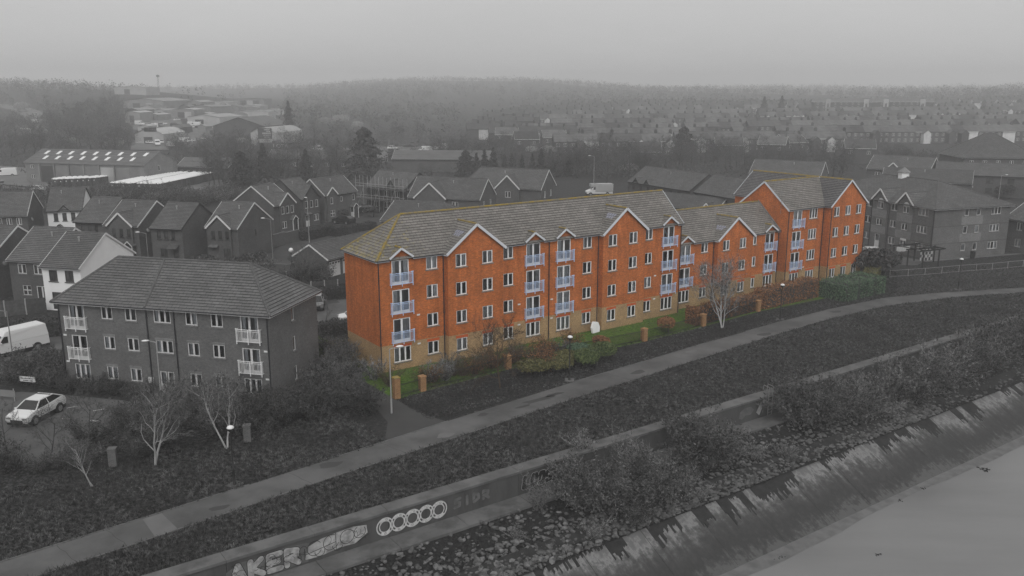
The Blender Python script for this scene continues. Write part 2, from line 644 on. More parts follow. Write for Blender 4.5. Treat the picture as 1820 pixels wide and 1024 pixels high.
mat('leaf_green', (0.025, 0.048, 0.012), (0.170, 0.215, 0.080), 4.0, ramp=(0.4, 0.64), nrough=0.7, rough=0.6)
mat('leaf_bluegreen', (0.026, 0.065, 0.034), (0.170, 0.250, 0.155), 4.0, ramp=(0.4, 0.64), nrough=0.7, rough=0.6)
mat('leaf_olive', (0.045, 0.050, 0.016), (0.220, 0.205, 0.085), 4.0, ramp=(0.4, 0.64), nrough=0.7, rough=0.7)
mat('leaf_copper', (0.110, 0.046, 0.020), (0.44, 0.220, 0.100), 4.0, ramp=(0.4, 0.64), nrough=0.7, rough=0.8)
mat('leaf_grey', 0.055, 0.085, 1.4, rough=0.8)
mat('black_metal', 0.018, rough=0.45, spec=0.5)
mat('grey_metal', 0.23, 0.18, 3.0, rough=0.5, metal=0.0)
mat('pale_metal', 0.36, 0.30, 3.0, rough=0.5)
mat('lamp_white', 0.78, rough=0.3, spec=0.5)
mat('timber_dark', 0.030, 0.020, 3.0, rough=0.9)
mat('timber_grey', 0.085, 0.055, 3.0, rough=0.95, per_object=0.2)
mat('sheet_roof', 0.13, 0.10, 0.4, rough=0.75, bump=0.3, bscale=1.2)
mat('sheet_light', 0.40, 0.33, 0.3, rough=0.6, per_object=0.2)
mat('sheet_mid', 0.24, 0.19, 0.3, rough=0.6, per_object=0.25)
mat('sheet_dark', 0.07, 0.05, 0.3, rough=0.6, per_object=0.25)
mat('car_white', 0.72, rough=0.18, spec=0.6)
mat('car_dark', 0.02, rough=0.15, spec=0.6)
mat('car_grey', 0.18, rough=0.18, spec=0.6)
mat('car_glass', 0.012, rough=0.05, spec=0.8)
mat('rubber', 0.012, rough=0.85)
mat('rim', 0.20, rough=0.35, spec=0.6)
mat('toilet_body', 0.10, 0.085, 1.0, rough=0.5, per_object=0.25)
mat('toilet_roof', 0.80, rough=0.4)
mat('paint_white', 0.60, 0.42, 5.0, rough=0.8, coord='World')
mat('paint_pale', 0.46, 0.30, 2.5, rough=0.8, coord='World', var2=0.16, scale2=1.6)
mat('paint_black', 0.012, rough=0.7)
mat('paint_dull', 0.135, 0.085, 2.0, rough=0.8, coord='World')
mat('sign_white', 0.66, rough=0.5)
mat('cloth', 0.5, 0.4, 6.0, rough=0.95)
M = MATS


def concrete_apron():
    """sloping concrete: pale dry top, dark weed-stained foot with an uneven tide line and streaks down the slope (u along the shore, v down the slope in metres)"""
    m = mat('apron', 0.1, rough=0.8)
    nt = m.node_tree
    b = nt.nodes['Principled BSDF']
    tc = nt.nodes.new('ShaderNodeTexCoord')
    sx = nt.nodes.new('ShaderNodeSeparateXYZ')
    nt.links.new(tc.outputs['UV'], sx.inputs[0])

    def noise(scale, stretch, detail=6):
        mp = nt.nodes.new('ShaderNodeMapping')
        mp.inputs['Scale'].default_value = stretch
        nt.links.new(tc.outputs['UV'], mp.inputs['Vector'])
        nz = nt.nodes.new('ShaderNodeTexNoise')
        nz.inputs['Scale'].default_value = scale
        nz.inputs['Detail'].default_value = detail
        nz.inputs['Roughness'].default_value = 0.65
        nt.links.new(mp.outputs[0], nz.inputs['Vector'])
        return nz.outputs['Fac']

    def math_(op, a, c):
        n = nt.nodes.new('ShaderNodeMath')
        n.operation = op
        for i, q in enumerate((a, c)):
            if isinstance(q, (int, float)):
                n.inputs[i].default_value = q
            else:
                nt.links.new(q, n.inputs[i])
        return n.outputs[0]

    big = noise(0.16, (1, 0.6, 1))
    streak = noise(1.2, (1.6, 0.18, 1))
    fine = noise(2.2, (1, 1, 1), 8)
    t = math_('ADD', sx.outputs['Y'], math_('MULTIPLY', math_('SUBTRACT', big, 0.5), 5.5))
    t = math_('ADD', t, math_('MULTIPLY', math_('SUBTRACT', streak, 0.5), 3.6))
    t = math_('ADD', t, math_('MULTIPLY', math_('SUBTRACT', fine, 0.5), 3.8))
    mr = nt.nodes.new('ShaderNodeMapRange')
    mr.inputs['From Max'].default_value = 5.2
    nt.links.new(t, mr.inputs['Value'])
    rp = nt.nodes.new('ShaderNodeValToRGB')
    e = rp.color_ramp.elements
    e[0].position, e[0].color = 0.12, _c(0.12)
    e[1].position, e[1].color = 1.0, _c(0.085)
    for pos, c in ((0.25, 0.21), (0.33, 0.12), (0.43, 0.075), (0.53, 0.052), (0.80, 0.036), (0.93, 0.052)):
        k = e.new(pos)
        k.color = _c(c)
    nt.links.new(mr.outputs[0], rp.inputs['Fac'])
    nt.links.new(rp.outputs['Color'], b.inputs['Base Color'])
    bp = nt.nodes.new('ShaderNodeBump')
    bp.inputs['Strength'].default_value = 0.35
    bp.inputs['Distance'].default_value = 0.05
    nt.links.new(fine, bp.inputs['Height'])
    nt.links.new(bp.outputs[0], b.inputs['Normal'])


concrete_apron()
# ------------------------------------------------------------------ building kit (local frame: x along the front, y into the building, z up)
def wall_panel(mb, p0, p1, z0, z1, holes=(), reveal=0.10, m=0):
    p0, p1 = np.array(p0, float), np.array(p1, float)
    L = float(np.linalg.norm(p1 - p0))
    d = (p1 - p0) / L
    n = np.array([-d[1], d[0]])                      # inwards
    P = lambda a, z, k=0.0: (p0[0] + d[0] * a + n[0] * k, p0[1] + d[1] * a + n[1] * k, z)
    hs = [(max(0.02, a), min(L - 0.02, b), max(z0, c), min(z1, e)) for a, b, c, e in holes if e > z0 and c < z1 and b > 0 and a < L]
    xs = sorted({0.0, L} | {h[0] for h in hs} | {h[1] for h in hs})
    zs = sorted({z0, z1} | {h[2] for h in hs} | {h[3] for h in hs})
    for i in range(len(xs) - 1):
        for j in range(len(zs) - 1):
            xc, zc = (xs[i] + xs[i + 1]) / 2, (zs[j] + zs[j + 1]) / 2
            if any(h[0] < xc < h[1] and h[2] < zc < h[3] for h in hs):
                continue
            a, b, c, e = xs[i], xs[i + 1], zs[j], zs[j + 1]
            mb.face([P(a, c), P(b, c), P(b, e), P(a, e)], m, [(a, c), (b, c), (b, e), (a, e)])
    for a, b, c, e in hs:
        k = reveal
        mb.face([P(a, c), P(a, c, k), P(a, e, k), P(a, e)][::-1], m)
        mb.face([P(b, c), P(b, e), P(b, e, k), P(b, c, k)][::-1], m)
        mb.face([P(a, e), P(a, e, k), P(b, e, k), P(b, e)][::-1], m)
        mb.face([P(a, c), P(b, c), P(b, c, k), P(a, c, k)], m)


def clip_band(poly, lo, hi):
    for lim, sg in ((lo, 1), (hi, -1)):
        out = []
        for i in range(len(poly)):
            p, q = poly[i - 1], poly[i]
            dp, dq = (p[1] - lim) * sg, (q[1] - lim) * sg
            if (dp >= 0) != (dq >= 0):
                t = dp / (dp - dq)
                out.append((p[0] + (q[0] - p[0]) * t, lim))
            if dq >= 0:
                out.append(q)
        poly = out
        if len(poly) < 3:
            return []
    return poly


def roof_face(mb, poly, course=TC, t=0.042, m=0):
    """a roof slope laid in overlapping courses; poly[0]->poly[1] is the eave"""
    P = [Vector(p) for p in poly]
    a = (P[1] - P[0]).normalized()
    n = Vector((0, 0, 0))
    for i in range(len(P)):
        n += P[i - 1].cross(P[i])
    n.normalize()
    if n.z < 0:
        n = -n
    b = n.cross(a)
    if b.z < 0:
        b = -b
    o = P[0]
    q = [((p - o).dot(a), (p - o).dot(b)) for p in P]
    bmin, bmax = min(x[1] for x in q), max(x[1] for x in q)
    X = lambda x, y, h: tuple(o + a * x + b * y + n * h)
    k = 0
    y = bmin
    while y < bmax - 1e-4:
        hi = min(y + course, bmax)
        c = clip_band(q, y, hi)
        if len(c) >= 3:
            off = lambda yy: t * (1 - (yy - y) / course) + 0.01
            pts = [X(x, yy, off(yy)) for x, yy in c]
            uvs = [(x, yy - bmin) for x, yy in c]
            f = Vector(pts[1]) - Vector(pts[0])
            g = Vector(pts[2]) - Vector(pts[0])
            if f.cross(g).dot(n) < 0:
                pts, uvs, c = pts[::-1], uvs[::-1], c[::-1]
            mb.face(pts, m, uvs)
            xs = [x for x, yy in c if abs(yy - y) < 1e-5]
            if len(xs) >= 2:
                x0, x1 = min(xs), max(xs)
                mb.face([X(x0, y, -0.01), X(x1, y, -0.01), X(x1, y, t + 0.01), X(x0, y, t + 0.01)], m, [(x0, y - bmin + 0.01), (x1, y - bmin + 0.01), (x1, y - bmin + 0.02), (x0, y - bmin + 0.02)])  # front edge takes the dark joint colour: overlap shade painted in
        y += course
        k += 1
    mb.face([tuple(p - n * 0.04) for p in P], m)


def ridge_caps(mb, a, b, r=0.12, m=0, seg=0.45):
    a, b = Vector(a), Vector(b)
    L = (b - a).length
    n = max(1, int(L / seg))
    d = (b - a) / n
    for i in range(n):
        k = 1.0 + 0.08 * math.sin(i * 12.9898)
        mb.tube(a + d * (i + 0.02), a + d * (i + 0.97), r * k, r * 0.95 * k, 6, m)


WIN = {}


def win_meshes(kind, w, h, st):
    key = (kind, round(w, 2), round(h, 2), st)
    if key in WIN:
        return WIN[key]
    fm, sm, real = STY[st]
    fr, fw = MB(), 0.075
    panes, extra = [], []
    y0, y1 = 0.035, 0.095

    def framed(x0, x1, z0, z1, fwid, bottom=0.0):
        fr.box(x0, x0 + fwid, y0, y1, z0, z1)
        fr.box(x1 - fwid, x1, y0, y1, z0, z1)
        fr.box(x0 + fwid, x1 - fwid, y0, y1, z1 - fwid, z1)
        fr.box(x0 + fwid, x1 - fwid, y0, y1, z0, z0 + max(fwid, bottom))
        panes.append((x0 + fwid, x1 - fwid, z0 + max(fwid, bottom), z1 - fwid))

    if kind == 'w2':
        framed(0, w * 0.49, 0, h, fw)
        framed(w * 0.49, w, 0, h, fw)
    elif kind == 'w2s':                               # one casement framed heavier, as in the flats
        framed(0, w * 0.5, 0, h, fw * 0.75)
        framed(w * 0.5, w, 0, h, fw * 1.15)
    elif kind == 'w3':
        for i in range(3):
            framed(w * i / 3, w * (i + 1) / 3, 0, h, fw)
    elif kind == 'w1':
        framed(0, w, 0, h, fw)
    elif kind == 'wbar':                              # small-paned
        framed(0, w * 0.5, 0, h * 0.5, fw * 0.7)
        framed(w * 0.5, w, 0, h * 0.5, fw * 0.7)
        framed(0, w * 0.5, h * 0.5, h, fw * 0.7)
        framed(w * 0.5, w, h * 0.5, h, fw * 0.7)
    elif kind == 'fd':
        framed(0, w * 0.5, 0, h, fw * 1.25, 0.26)
        framed(w * 0.5, w, 0, h, fw * 1.25, 0.26)
    elif kind == 'door':
        framed(0, w, 0, h, fw * 1.3, h * 0.5)
    elif kind == 'arch':
        framed(0, w * 0.5, 0, h, fw)
        framed(w * 0.5, w, 0, h, fw)
        n = 10
        ring = [(w / 2 + w / 2 * math.cos(math.pi * i / n), h + w / 2 * math.sin(math.pi * i / n)) for i in range(n + 1)]
        for yy in (-0.012,):
            fr.face([(x, yy, z) for x, z in ring])
        for i in range(n):
            (xa, za), (xb, zb) = ring[i], ring[i + 1]
            fr.face([(xa, -0.012, za), (xa, 0.02, za), (xb, 0.02, zb), (xb, -0.012, zb)])
    elif kind == 'garage':
        fr.box(0, w, 0.03, 0.09, 0, h)
        for i in range(1, 5):
            fr.box(0.02, w - 0.02, 0.012, 0.03, h * i / 5 - 0.012, h * i / 5 + 0.012)
        for i in range(4):
            panes.append((w * (i + 0.2) / 4, w * (i + 0.8) / 4, h * 0.82, h * 0.93))
    pm = M['glass'] if real else M['pane_dark']
    pms = []
    for x0, x1, z0, z1 in panes:
        p = MB()
        yy = 0.02 if kind == 'garage' else 0.07
        p.face([(x0, yy, z0), (x1, yy, z0), (x1, yy, z1), (x0, yy, z1)])
        pms.append(p.mesh('pane', pm))
    sl = None
    if sm and kind not in ('fd', 'door', 'garage'):
        s_ = MB()
        s_.box(-0.10, w + 0.10, -0.07, 0.09, -0.10, -0.003)
        sl = s_.mesh('sill', sm)
    cur = []
    if real:
        for form in range(4):
            c = MB()
            if form == 0:
                spans = [(0.02, w * 0.26), (w * 0.74, w - 0.02)]
            elif form == 1:
                spans = [(0.02, w - 0.02)]
            elif form == 2:
                spans = [(0.02, w * 0.34)]
            else:
                spans = [(w * 0.5, w - 0.02)]
            for a, b_ in spans:
                n = max(4, int((b_ - a) / 0.06))
                pts = [(a + (b_ - a) * i / n, 0.20 + 0.025 * math.sin(i * 1.9)) for i in range(n + 1)]
                for i in range(n):
                    c.face([(pts[i][0], pts[i][1], 0.02), (pts[i + 1][0], pts[i + 1][1], 0.02), (pts[i + 1][0], pts[i + 1][1], h - 0.02), (pts[i][0], pts[i][1], h - 0.02)])
            cur.append((c.mesh('curtain', M['curtain']), c.mesh('curtain', M['curtain_dark'])))
    WIN[key] = (fr.mesh('window', fm), pms, sl, cur)
    return WIN[key]


def add_window(root, kind, p0, ang, a, z0, w, h, st, name=None, curtains=0.85):
    fr, pms, sl, cur = win_meshes(kind, w, h, st)
    x, y = p0[0] + math.cos(ang) * a, p0[1] + math.sin(ang) * a
    nm = name or {'fd': 'french_door', 'door': 'door', 'garage': 'garage_door'}.get(kind, 'window')
    o = put(nm, fr, root, (x, y, z0), ang)
    for p in pms:
        put('pane', p, o)
    if sl:
        put('sill', sl, o)
    if cur and rnd.random() < curtains:
        put('curtain', cur[rnd.choice((0, 0, 1, 1, 1, 2, 3))][0 if rnd.random() < 0.75 else 1], o)
    return o


BAL = {}


def add_balcony(root, p0, ang, a, z0, w, mt):
    """a Juliet balcony: rails, close balusters, returns to the wall and brackets below"""
    key = (round(w, 2), mt.name)
    if key not in BAL:
        W2 = w + 0.44
        b = MB()
        y = -0.30
        x0, x1 = -0.22, w + 0.22
        b.box(x0 - 0.05, x1 + 0.05, y - 0.025, y + 0.025, 1.02, 1.07)
        b.box(x0, x1, y - 0.018, y + 0.018, 0.90, 0.935)
        b.box(x0 - 0.05, x1 + 0.05, y - 0.02, y + 0.02, 0.04, 0.08)
        n = int(W2 / 0.115)
        for i in range(n + 1):
            x = x0 + W2 * i / n
            b.box(x - 0.011, x + 0.011, y - 0.011, y + 0.011, 0.08, 0.90)
        for x in (x0, w / 2, x1):
            b.box(x - 0.025, x + 0.025, y - 0.03, y + 0.03, -0.16, 1.02)
        for x in (x0, x1):
            for z in (0.06, 1.045):
                b.box(x - 0.02, x + 0.02, y, 0.0, z - 0.02, z + 0.02)
            for i in (1, 2):
                b.box(x - 0.011, x + 0.011, y + 0.1 * i - 0.011, y + 0.1 * i + 0.011, 0.08, 1.02)
            b.box(x - 0.05, x + 0.05, y - 0.06, y + 0.05, 1.07, 1.13)
        BAL[key] = b.mesh('balcony_railing', mt)
    x, y = p0[0] + math.cos(ang) * a, p0[1] + math.sin(ang) * a
    return put('balcony_railing', BAL[key], root, (x, y, z0), ang)


STY = {'orange': (M['white_upvc'], M['sill_stone'], True), 'grey': (M['grey_upvc'], M['sill_grey'], True),
       'house': (M['grey_upvc'], M['sill_grey'], False), 'brown': (M['brown_frame'], M['brown_frame'], False),
       'far': (M['grey_upvc'], None, False), 'shed': (M['sheet_mid'], None, False)}


def fascia(root, a, b, z, mt, gutter=True, out=(0, -1)):
    f = MB()
    f.beam((a[0], a[1], z - 0.02), (b[0], b[1], z - 0.02), 0.025, 0.17)
    f.obj('fascia', mt, root)
    if gutter:
        g = MB()
        ox, oy = out[0] * 0.075, out[1] * 0.075
        g.tube((a[0] + ox, a[1] + oy, z + 0.035), (b[0] + ox, b[1] + oy, z + 0.035), 0.06, None, 6)
        g.obj('gutter', M['gutter_black'], root)


def downpipe(root, x, y, z0, z1, mt=None):
    g = MB()
    g.tube((x, y, z0), (x, y, z1), 0.05, None, 6)
    k = z0 + 0.6
    while k < z1:
        g.box(x - 0.07, x + 0.07, y - 0.07, y + 0.07, k, k + 0.05)
        k += 2.0
    g.obj('downpipe', mt or M['gutter_black'], root)


def barge(root, foot0, apex, foot1, mt, size=0.22, thick=0.035):
    for a, b in ((foot0, apex), (foot1, apex)):
        f = MB()
        f.beam(a, b, thick, size)
        f.obj('bargeboard', mt, root)


def building(name, label, cat, A, th, L, D, ze, zr, wall='brick_grey_house', roof='tile_grey_house', trim='white_paint', st='house',
             wins=(), gables=(), hipl=0.0, hipr=0.0, oh=0.35, ridge='ridge_grey', base=None, base_z=0.0, pipes=(), group=None, z=0.0,
             core=False, lintel=None, verge=0.12, chim=(), vents=(), porch=None, gutter=True, balcony='white_upvc', reveal=0.10, course=TC, noleft=False, noright=False, caps=True, z_roof=None):
    """gabled or hipped building. wins: (side, kind, a, z0, w, h[, balcony]); gables: (s0, s1, projection, apex z[, foot z])"""
    root = empty(name, (A[0], A[1], z), R(th), label, cat, group)
    zE = ze + 0.12
    mz = (zr - zE) / (D / 2 + oh)
    zp = lambda v: zE + mz * (v + oh)
    ztop = zp(0) - 0.07
    holes = {}

    def hole(key, k, h_):
        holes.setdefault(key, []).append(h_)

    bays = sorted([g for g in gables if g[2] > 0.05], key=lambda g: g[0])
    dorm = [g for g in gables if g[2] <= 0.05]
    secs, x = [], 0.0
    for g in bays:
        if g[0] > x + 0.01:
            secs.append((x, g[0], 0.0, None))
        secs.append((g[0], g[1], -g[2], g))
        x = g[1]
    if x < L - 0.01:
        secs.append((x, L, 0.0, None))
    wpos = []
    for w_ in wins:
        side, kind, a, z0, w, h = w_[:6]
        if side == 'F':
            for s0, s1, off, g in secs:
                if s0 - 0.05 <= a + w / 2 <= s1 + 0.05:
                    hole(('F', s0), 0, (a - s0, a - s0 + w, z0, z0 + h))
                    wpos.append((w_, (s0, off), 0.0, a - s0))
                    break
        elif side == 'R':
            hole('R', 0, (a, a + w, z0, z0 + h))
            wpos.append((w_, (L, 0), math.pi / 2, a))
        elif side == 'L':
            hole('L', 0, (D - a - w, D - a, z0, z0 + h))
            wpos.append((w_, (0, D), -math.pi / 2, D - a - w))
    bands = [(0.0, ztop, M[wall], 'wall')] if not base else [(0.0, base_z, M[base], 'lower_wall'), (base_z, ztop, M[wall], 'wall')]
    for b0, b1, mt, nm in bands:
        mb = MB()
        for s0, s1, off, g in secs:
            wall_panel(mb, (s0, off), (s1, off), b0, b1 if g is None else min(b1, ze + 0.1), holes.get(('F', s0), ()), reveal)
            if g is not None:
                wall_panel(mb, (s0, 0), (s0, off), b0, min(b1, ze + 0.1))
                wall_panel(mb, (s1, off), (s1, 0), b0, min(b1, ze + 0.1))
        if not noright:
            wall_panel(mb, (L, 0), (L, D), b0, b1, holes.get('R', ()), reveal)
        if not noleft:
            wall_panel(mb, (0, D), (0, 0), b0, b1, holes.get('L', ()), reveal)
        wall_panel(mb, (L, D), (0, D), b0, b1)
        if b1 == ztop:
            for x_, hp in ((0, hipl), (L, hipr)):
                if not hp:
                    mb.face([(x_, 0, ztop), (x_, D, ztop), (x_, D / 2, zr - 0.07)], 0, [(0, ztop), (D, ztop), (D / 2, zr)])
            for g in gables:
                s0, s1, pj, za = g[:4]
                zf = g[4] if len(g) > 4 else ze
                mb.face([(s0, -pj - 0.002, zf + (0.09 if pj > 0.05 else 0.0)), (s1, -pj - 0.002, zf + (0.09 if pj > 0.05 else 0.0)), ((s0 + s1) / 2, -pj - 0.002, za - 0.06)], 0, [(s0, zf), (s1, zf), ((s0 + s1) / 2, za)])
        mb.obj(nm, mt, root)
    if core:
        c = MB()
        c.box(1.3, L - 1.3, 1.3, D - 1.3, 0.05, ze - 0.05)
        c.obj('interior_wall', M['interior'], root)
        for zf in core:
            c = MB()
            c.box(0.12, L - 0.12, 0.12, D - 0.12, zf - 0.12, zf)
            c.obj('floor', M['interior'], root)
    for w_, p0, ang, a in wpos:
        side, kind, _, z0, w, h = w_[:6]
        o = add_window(root, kind, p0, ang, a, z0, w, h, st if len(w_) < 8 else w_[7])
        if len(w_) > 6 and w_[6]:
            add_balcony(root, p0, ang, a, z0 + 0.02, w, M[balcony])
        if lintel and z0 < base_z:
            lb = MB()
            lb.box(-0.08, w + 0.08, -0.012, 0.03, h + 0.004, h + 0.26)
            put('lintel', lb.mesh('lintel', M[lintel]), root, (p0[0] + math.cos(ang) * a, p0[1] + math.sin(ang) * a, z0), ang)
    # roof
    rf = MB()
    x0, x1 = (-oh if hipl else -verge), (L + oh if hipr else L + verge)
    r0, r1 = (hipl if hipl else -verge), (L - hipr if hipr else L + verge)
    y0, y1, ym = -oh, D + oh, D / 2
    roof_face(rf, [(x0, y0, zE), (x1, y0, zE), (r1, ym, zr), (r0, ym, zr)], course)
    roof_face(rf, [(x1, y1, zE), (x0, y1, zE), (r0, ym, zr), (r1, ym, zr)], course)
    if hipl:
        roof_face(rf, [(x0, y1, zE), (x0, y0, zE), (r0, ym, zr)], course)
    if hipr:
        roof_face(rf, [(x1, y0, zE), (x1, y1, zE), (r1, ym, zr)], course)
    ro = rf.obj('roof', M[roof], root)
    caps_l = [((r0, ym, zr + 0.02), (r1, ym, zr + 0.02))]
    if hipl:
        caps_l += [((x0, y0, zE + 0.04), (r0, ym, zr + 0.03)), ((x0, y1, zE + 0.04), (r0, ym, zr + 0.03))]
    if hipr:
        caps_l += [((x1, y0, zE + 0.04), (r1, ym, zr + 0.03)), ((x1, y1, zE + 0.04), (r1, ym, zr + 0.03))]
    # front gables
    blocks = []
    for g in gables:
        s0, s1, pj, za = g[:4]
        zf = (g[4] if len(g) > 4 else ze) + (0.12 if pj > 0.05 else 0.02)
        so = 0.22 if pj > 0.05 else 0.12
        vf = -pj - 0.22 if pj > 0.05 else -oh - 0.06
        sm = (s0 + s1) / 2
        vv = lambda zz: (zz - zE) / mz - oh
        gb = MB()
        cs = course if pj > 0.05 else 0.22
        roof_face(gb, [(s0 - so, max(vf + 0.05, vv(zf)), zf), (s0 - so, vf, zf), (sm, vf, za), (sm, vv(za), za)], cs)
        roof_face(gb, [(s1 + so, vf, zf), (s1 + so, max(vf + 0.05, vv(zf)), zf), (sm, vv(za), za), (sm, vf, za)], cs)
        go = gb.obj('gable_roof', M[roof], root)
        caps_l.append(((sm, vf + 0.1, za + 0.02), (sm, vv(za), za + 0.02)))
        sz = 0.24 if pj > 0.05 else 0.18
        barge(root, (s0 - so, vf - 0.02, zf - 0.02), (sm, vf - 0.02, za - 0.03), (s1 + so, vf - 0.02, zf - 0.02), M[trim], sz)
        if pj > 0.05:
            fascia(root, (s0 - so + 0.02, vf + 0.05), (s0 - so + 0.02, -oh), zf - 0.02, M[trim], False)
        blocks.append((s0 - so, s1 + so))
    if caps:
        for a, b in caps_l:
            rc = MB()
            ridge_caps(rc, a, b, 0.12 if L > 8 else 0.1)
            rc.obj('ridge_tiles', M[ridge], root)
    # eaves
    x = x0
    for a, b in sorted(blocks) + [(x1, x1)]:
        if a > x + 0.15:
            fascia(root, (x, y0), (min(a, x1), y0), zE, M[trim], gutter)
        x = max(x, b)
    fascia(root, (x0, y1), (x1, y1), zE, M[trim], gutter, (0, 1))
    if hipl:
        fascia(root, (x0, y0), (x0, y1), zE, M[trim], gutter, (-1, 0))
    else:
        barge(root, (x0, y0, zE - 0.03), (x0, ym, zr - 0.03), (x0, y1, zE - 0.03), M[trim], 0.2)
    if hipr:
        fascia(root, (x1, y0), (x1, y1), zE, M[trim], gutter, (1, 0))
    else:
        barge(root, (x1, y0, zE - 0.03), (x1, ym, zr - 0.03), (x1, y1, zE - 0.03), M[trim], 0.2)
    for px_, py_ in pipes:
        downpipe(root, px_, py_, 0.05, ze)
    for sx_, zz, off in vents:
        vb = MB()
        vb.box(sx_, sx_ + 0.3, off - 0.03, off + 0.02, zz, zz + 0.14)
        vb.obj('wall_vent', M['white_paint'], root)
    if cat == 'house' and st in ('house', 'brown') and not chim:
        fb = MB()                                     # boiler flue and a dish
        fx, fy = L * (0.3 + 0.45 * rnd.random()), D * 0.36
        fb.tube((fx, fy, zp(fy) - 0.1), (fx, fy, zp(fy) + 0.55), 0.07, None, 8)
        fb.tube((fx, fy, zp(fy) + 0.45), (fx, fy, zp(fy) + 0.55), 0.13, None, 8)
        fb.obj('flue', M['sheet_light'], ro)
        if rnd.random() < 0.6:
            db = MB()
            db.lathe([(0.02, 0.10), (0.16, 0.07), (0.30, 0.0)], 12)
            put('satellite_dish', db.mesh('satellite_dish', M['sheet_mid']), root, (L + 0.22, D * 0.2, ze - 0.7), (R(70), 0, R(80)))
    for cx_, cy_, hh in chim:
        cb = MB()
        zc = zp(min(cy_, D - cy_))
        cb.box(cx_ - 0.3, cx_ + 0.3, cy_ - 0.45, cy_ + 0.45, zc - 0.6, zc + hh)
        cb.box(cx_ - 0.36, cx_ + 0.36, cy_ - 0.51, cy_ + 0.51, zc + hh, zc + hh + 0.12)
        for q in (-0.22, 0.22):
            cb.tube((cx_, cy_ + q, zc + hh + 0.12), (cx_, cy_ + q, zc + hh + 0.45), 0.13, 0.1, 8)
        cb.obj('chimney', M['brick_grey'], ro)
    if porch:                                         # a small gabled canopy over the front door
        s_, zz, kind = porch
        pb = MB()
        if kind == 'gable':
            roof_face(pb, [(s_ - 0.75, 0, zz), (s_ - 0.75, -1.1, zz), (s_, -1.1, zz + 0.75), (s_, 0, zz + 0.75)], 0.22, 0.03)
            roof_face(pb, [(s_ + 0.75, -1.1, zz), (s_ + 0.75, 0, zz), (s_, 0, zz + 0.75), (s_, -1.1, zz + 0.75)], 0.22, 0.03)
            po = pb.obj('porch_roof', M[roof], root)
            barge(po, (s_ - 0.75, -1.13, zz), (s_, -1.13, zz + 0.73), (s_ + 0.75, -1.13, zz), M[trim], 0.12)
            for q in (-0.65, 0.65):
                k = MB()
                k.box(s_ + q - 0.05, s_ + q + 0.05, -1.05, -0.95, 0.0, zz)
                k.obj('porch_post', M[trim], root)
        else:
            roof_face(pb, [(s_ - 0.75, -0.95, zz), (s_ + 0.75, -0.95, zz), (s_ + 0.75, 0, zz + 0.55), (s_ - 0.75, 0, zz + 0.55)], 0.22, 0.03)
            pb.obj('porch_roof', M[roof], root)
    return root
# ------------------------------------------------------------------ vegetation kit
def _basis(d):
    d = d / np.linalg.norm(d)
    a = np.array([1.0, 0, 0]) if abs(d[0]) < 0.8 else np.array([0, 1.0, 0])
    s = np.cross(d, a)
    s /= np.linalg.norm(s)
    return d, s, np.cross(d, s)


def grow(seed, height, levels=4, kids=(5, 5, 4, 4), spread=0.7, trunk=0.35, lean=0.05, up=0.25, r0=None, ratio=0.62, jit=0.16, start=0.3, stems=1):
    """branch skeleton: list of (level, p0, p1, r0, r1)"""
    rg = np.random.default_rng(seed)
    segs = []
    r0 = r0 or height * 0.017

    def branch(p, d, L, r, lv):
        n = 5 if lv == 0 else (4 if lv == 1 else 3)
        pts = [p]
        dd = d.copy()
        for i in range(n):
            dd = dd + rg.normal(0, jit * (0.5 if lv == 0 else 1.0), 3) + np.array([0, 0, up * (0.15 if lv == 0 else 0.35)])
            dd /= np.linalg.norm(dd)
            pts.append(pts[-1] + dd * (L / n))
        for i in range(n):
            t0, t1 = i / n, (i + 1) / n
            segs.append((lv, pts[i], pts[i + 1], r * (1 - 0.65 * t0), r * (1 - 0.65 * t1)))
        if lv + 1 >= levels:
            return
        k = kids[min(lv, len(kids) - 1)]
        for j in range(k):
            t = (start if lv == 0 else 0.25) + (1 - (start if lv == 0 else 0.25)) * (j + rg.random() * 0.8) / k
            t = min(t, 0.99)
            i = min(n - 1, int(t * n))
            q = pts[i] + (pts[i + 1] - pts[i]) * (t * n - i)
            dl = pts[i + 1] - pts[i]
            _, s, u_ = _basis(dl)
            a = rg.random() * 6.283
            nd = dl / np.linalg.norm(dl) * (1 - spread * 0.55) + (s * math.cos(a) + u_ * math.sin(a)) * spread
            branch(q, nd / np.linalg.norm(nd), L * ratio * (0.75 + 0.5 * rg.random()) * (1.15 - 0.5 * t if lv == 0 else 1.0), r * (1 - 0.6 * t) * 0.55, lv + 1)

    for s_ in range(stems):
        a = rg.random() * 6.283
        k = lean if stems == 1 else lean + 0.35 * rg.random()
        d = np.array([k * math.cos(a), k * math.sin(a), 1.0])
        branch(np.array([0.12 * s_ * math.cos(a), 0.12 * s_ * math.sin(a), -0.1]), d / np.linalg.norm(d), height * (0.72 if levels > 2 else 1.0) * (1 - 0.15 * rg.random() * (stems > 1)), r0, 0)
    return segs


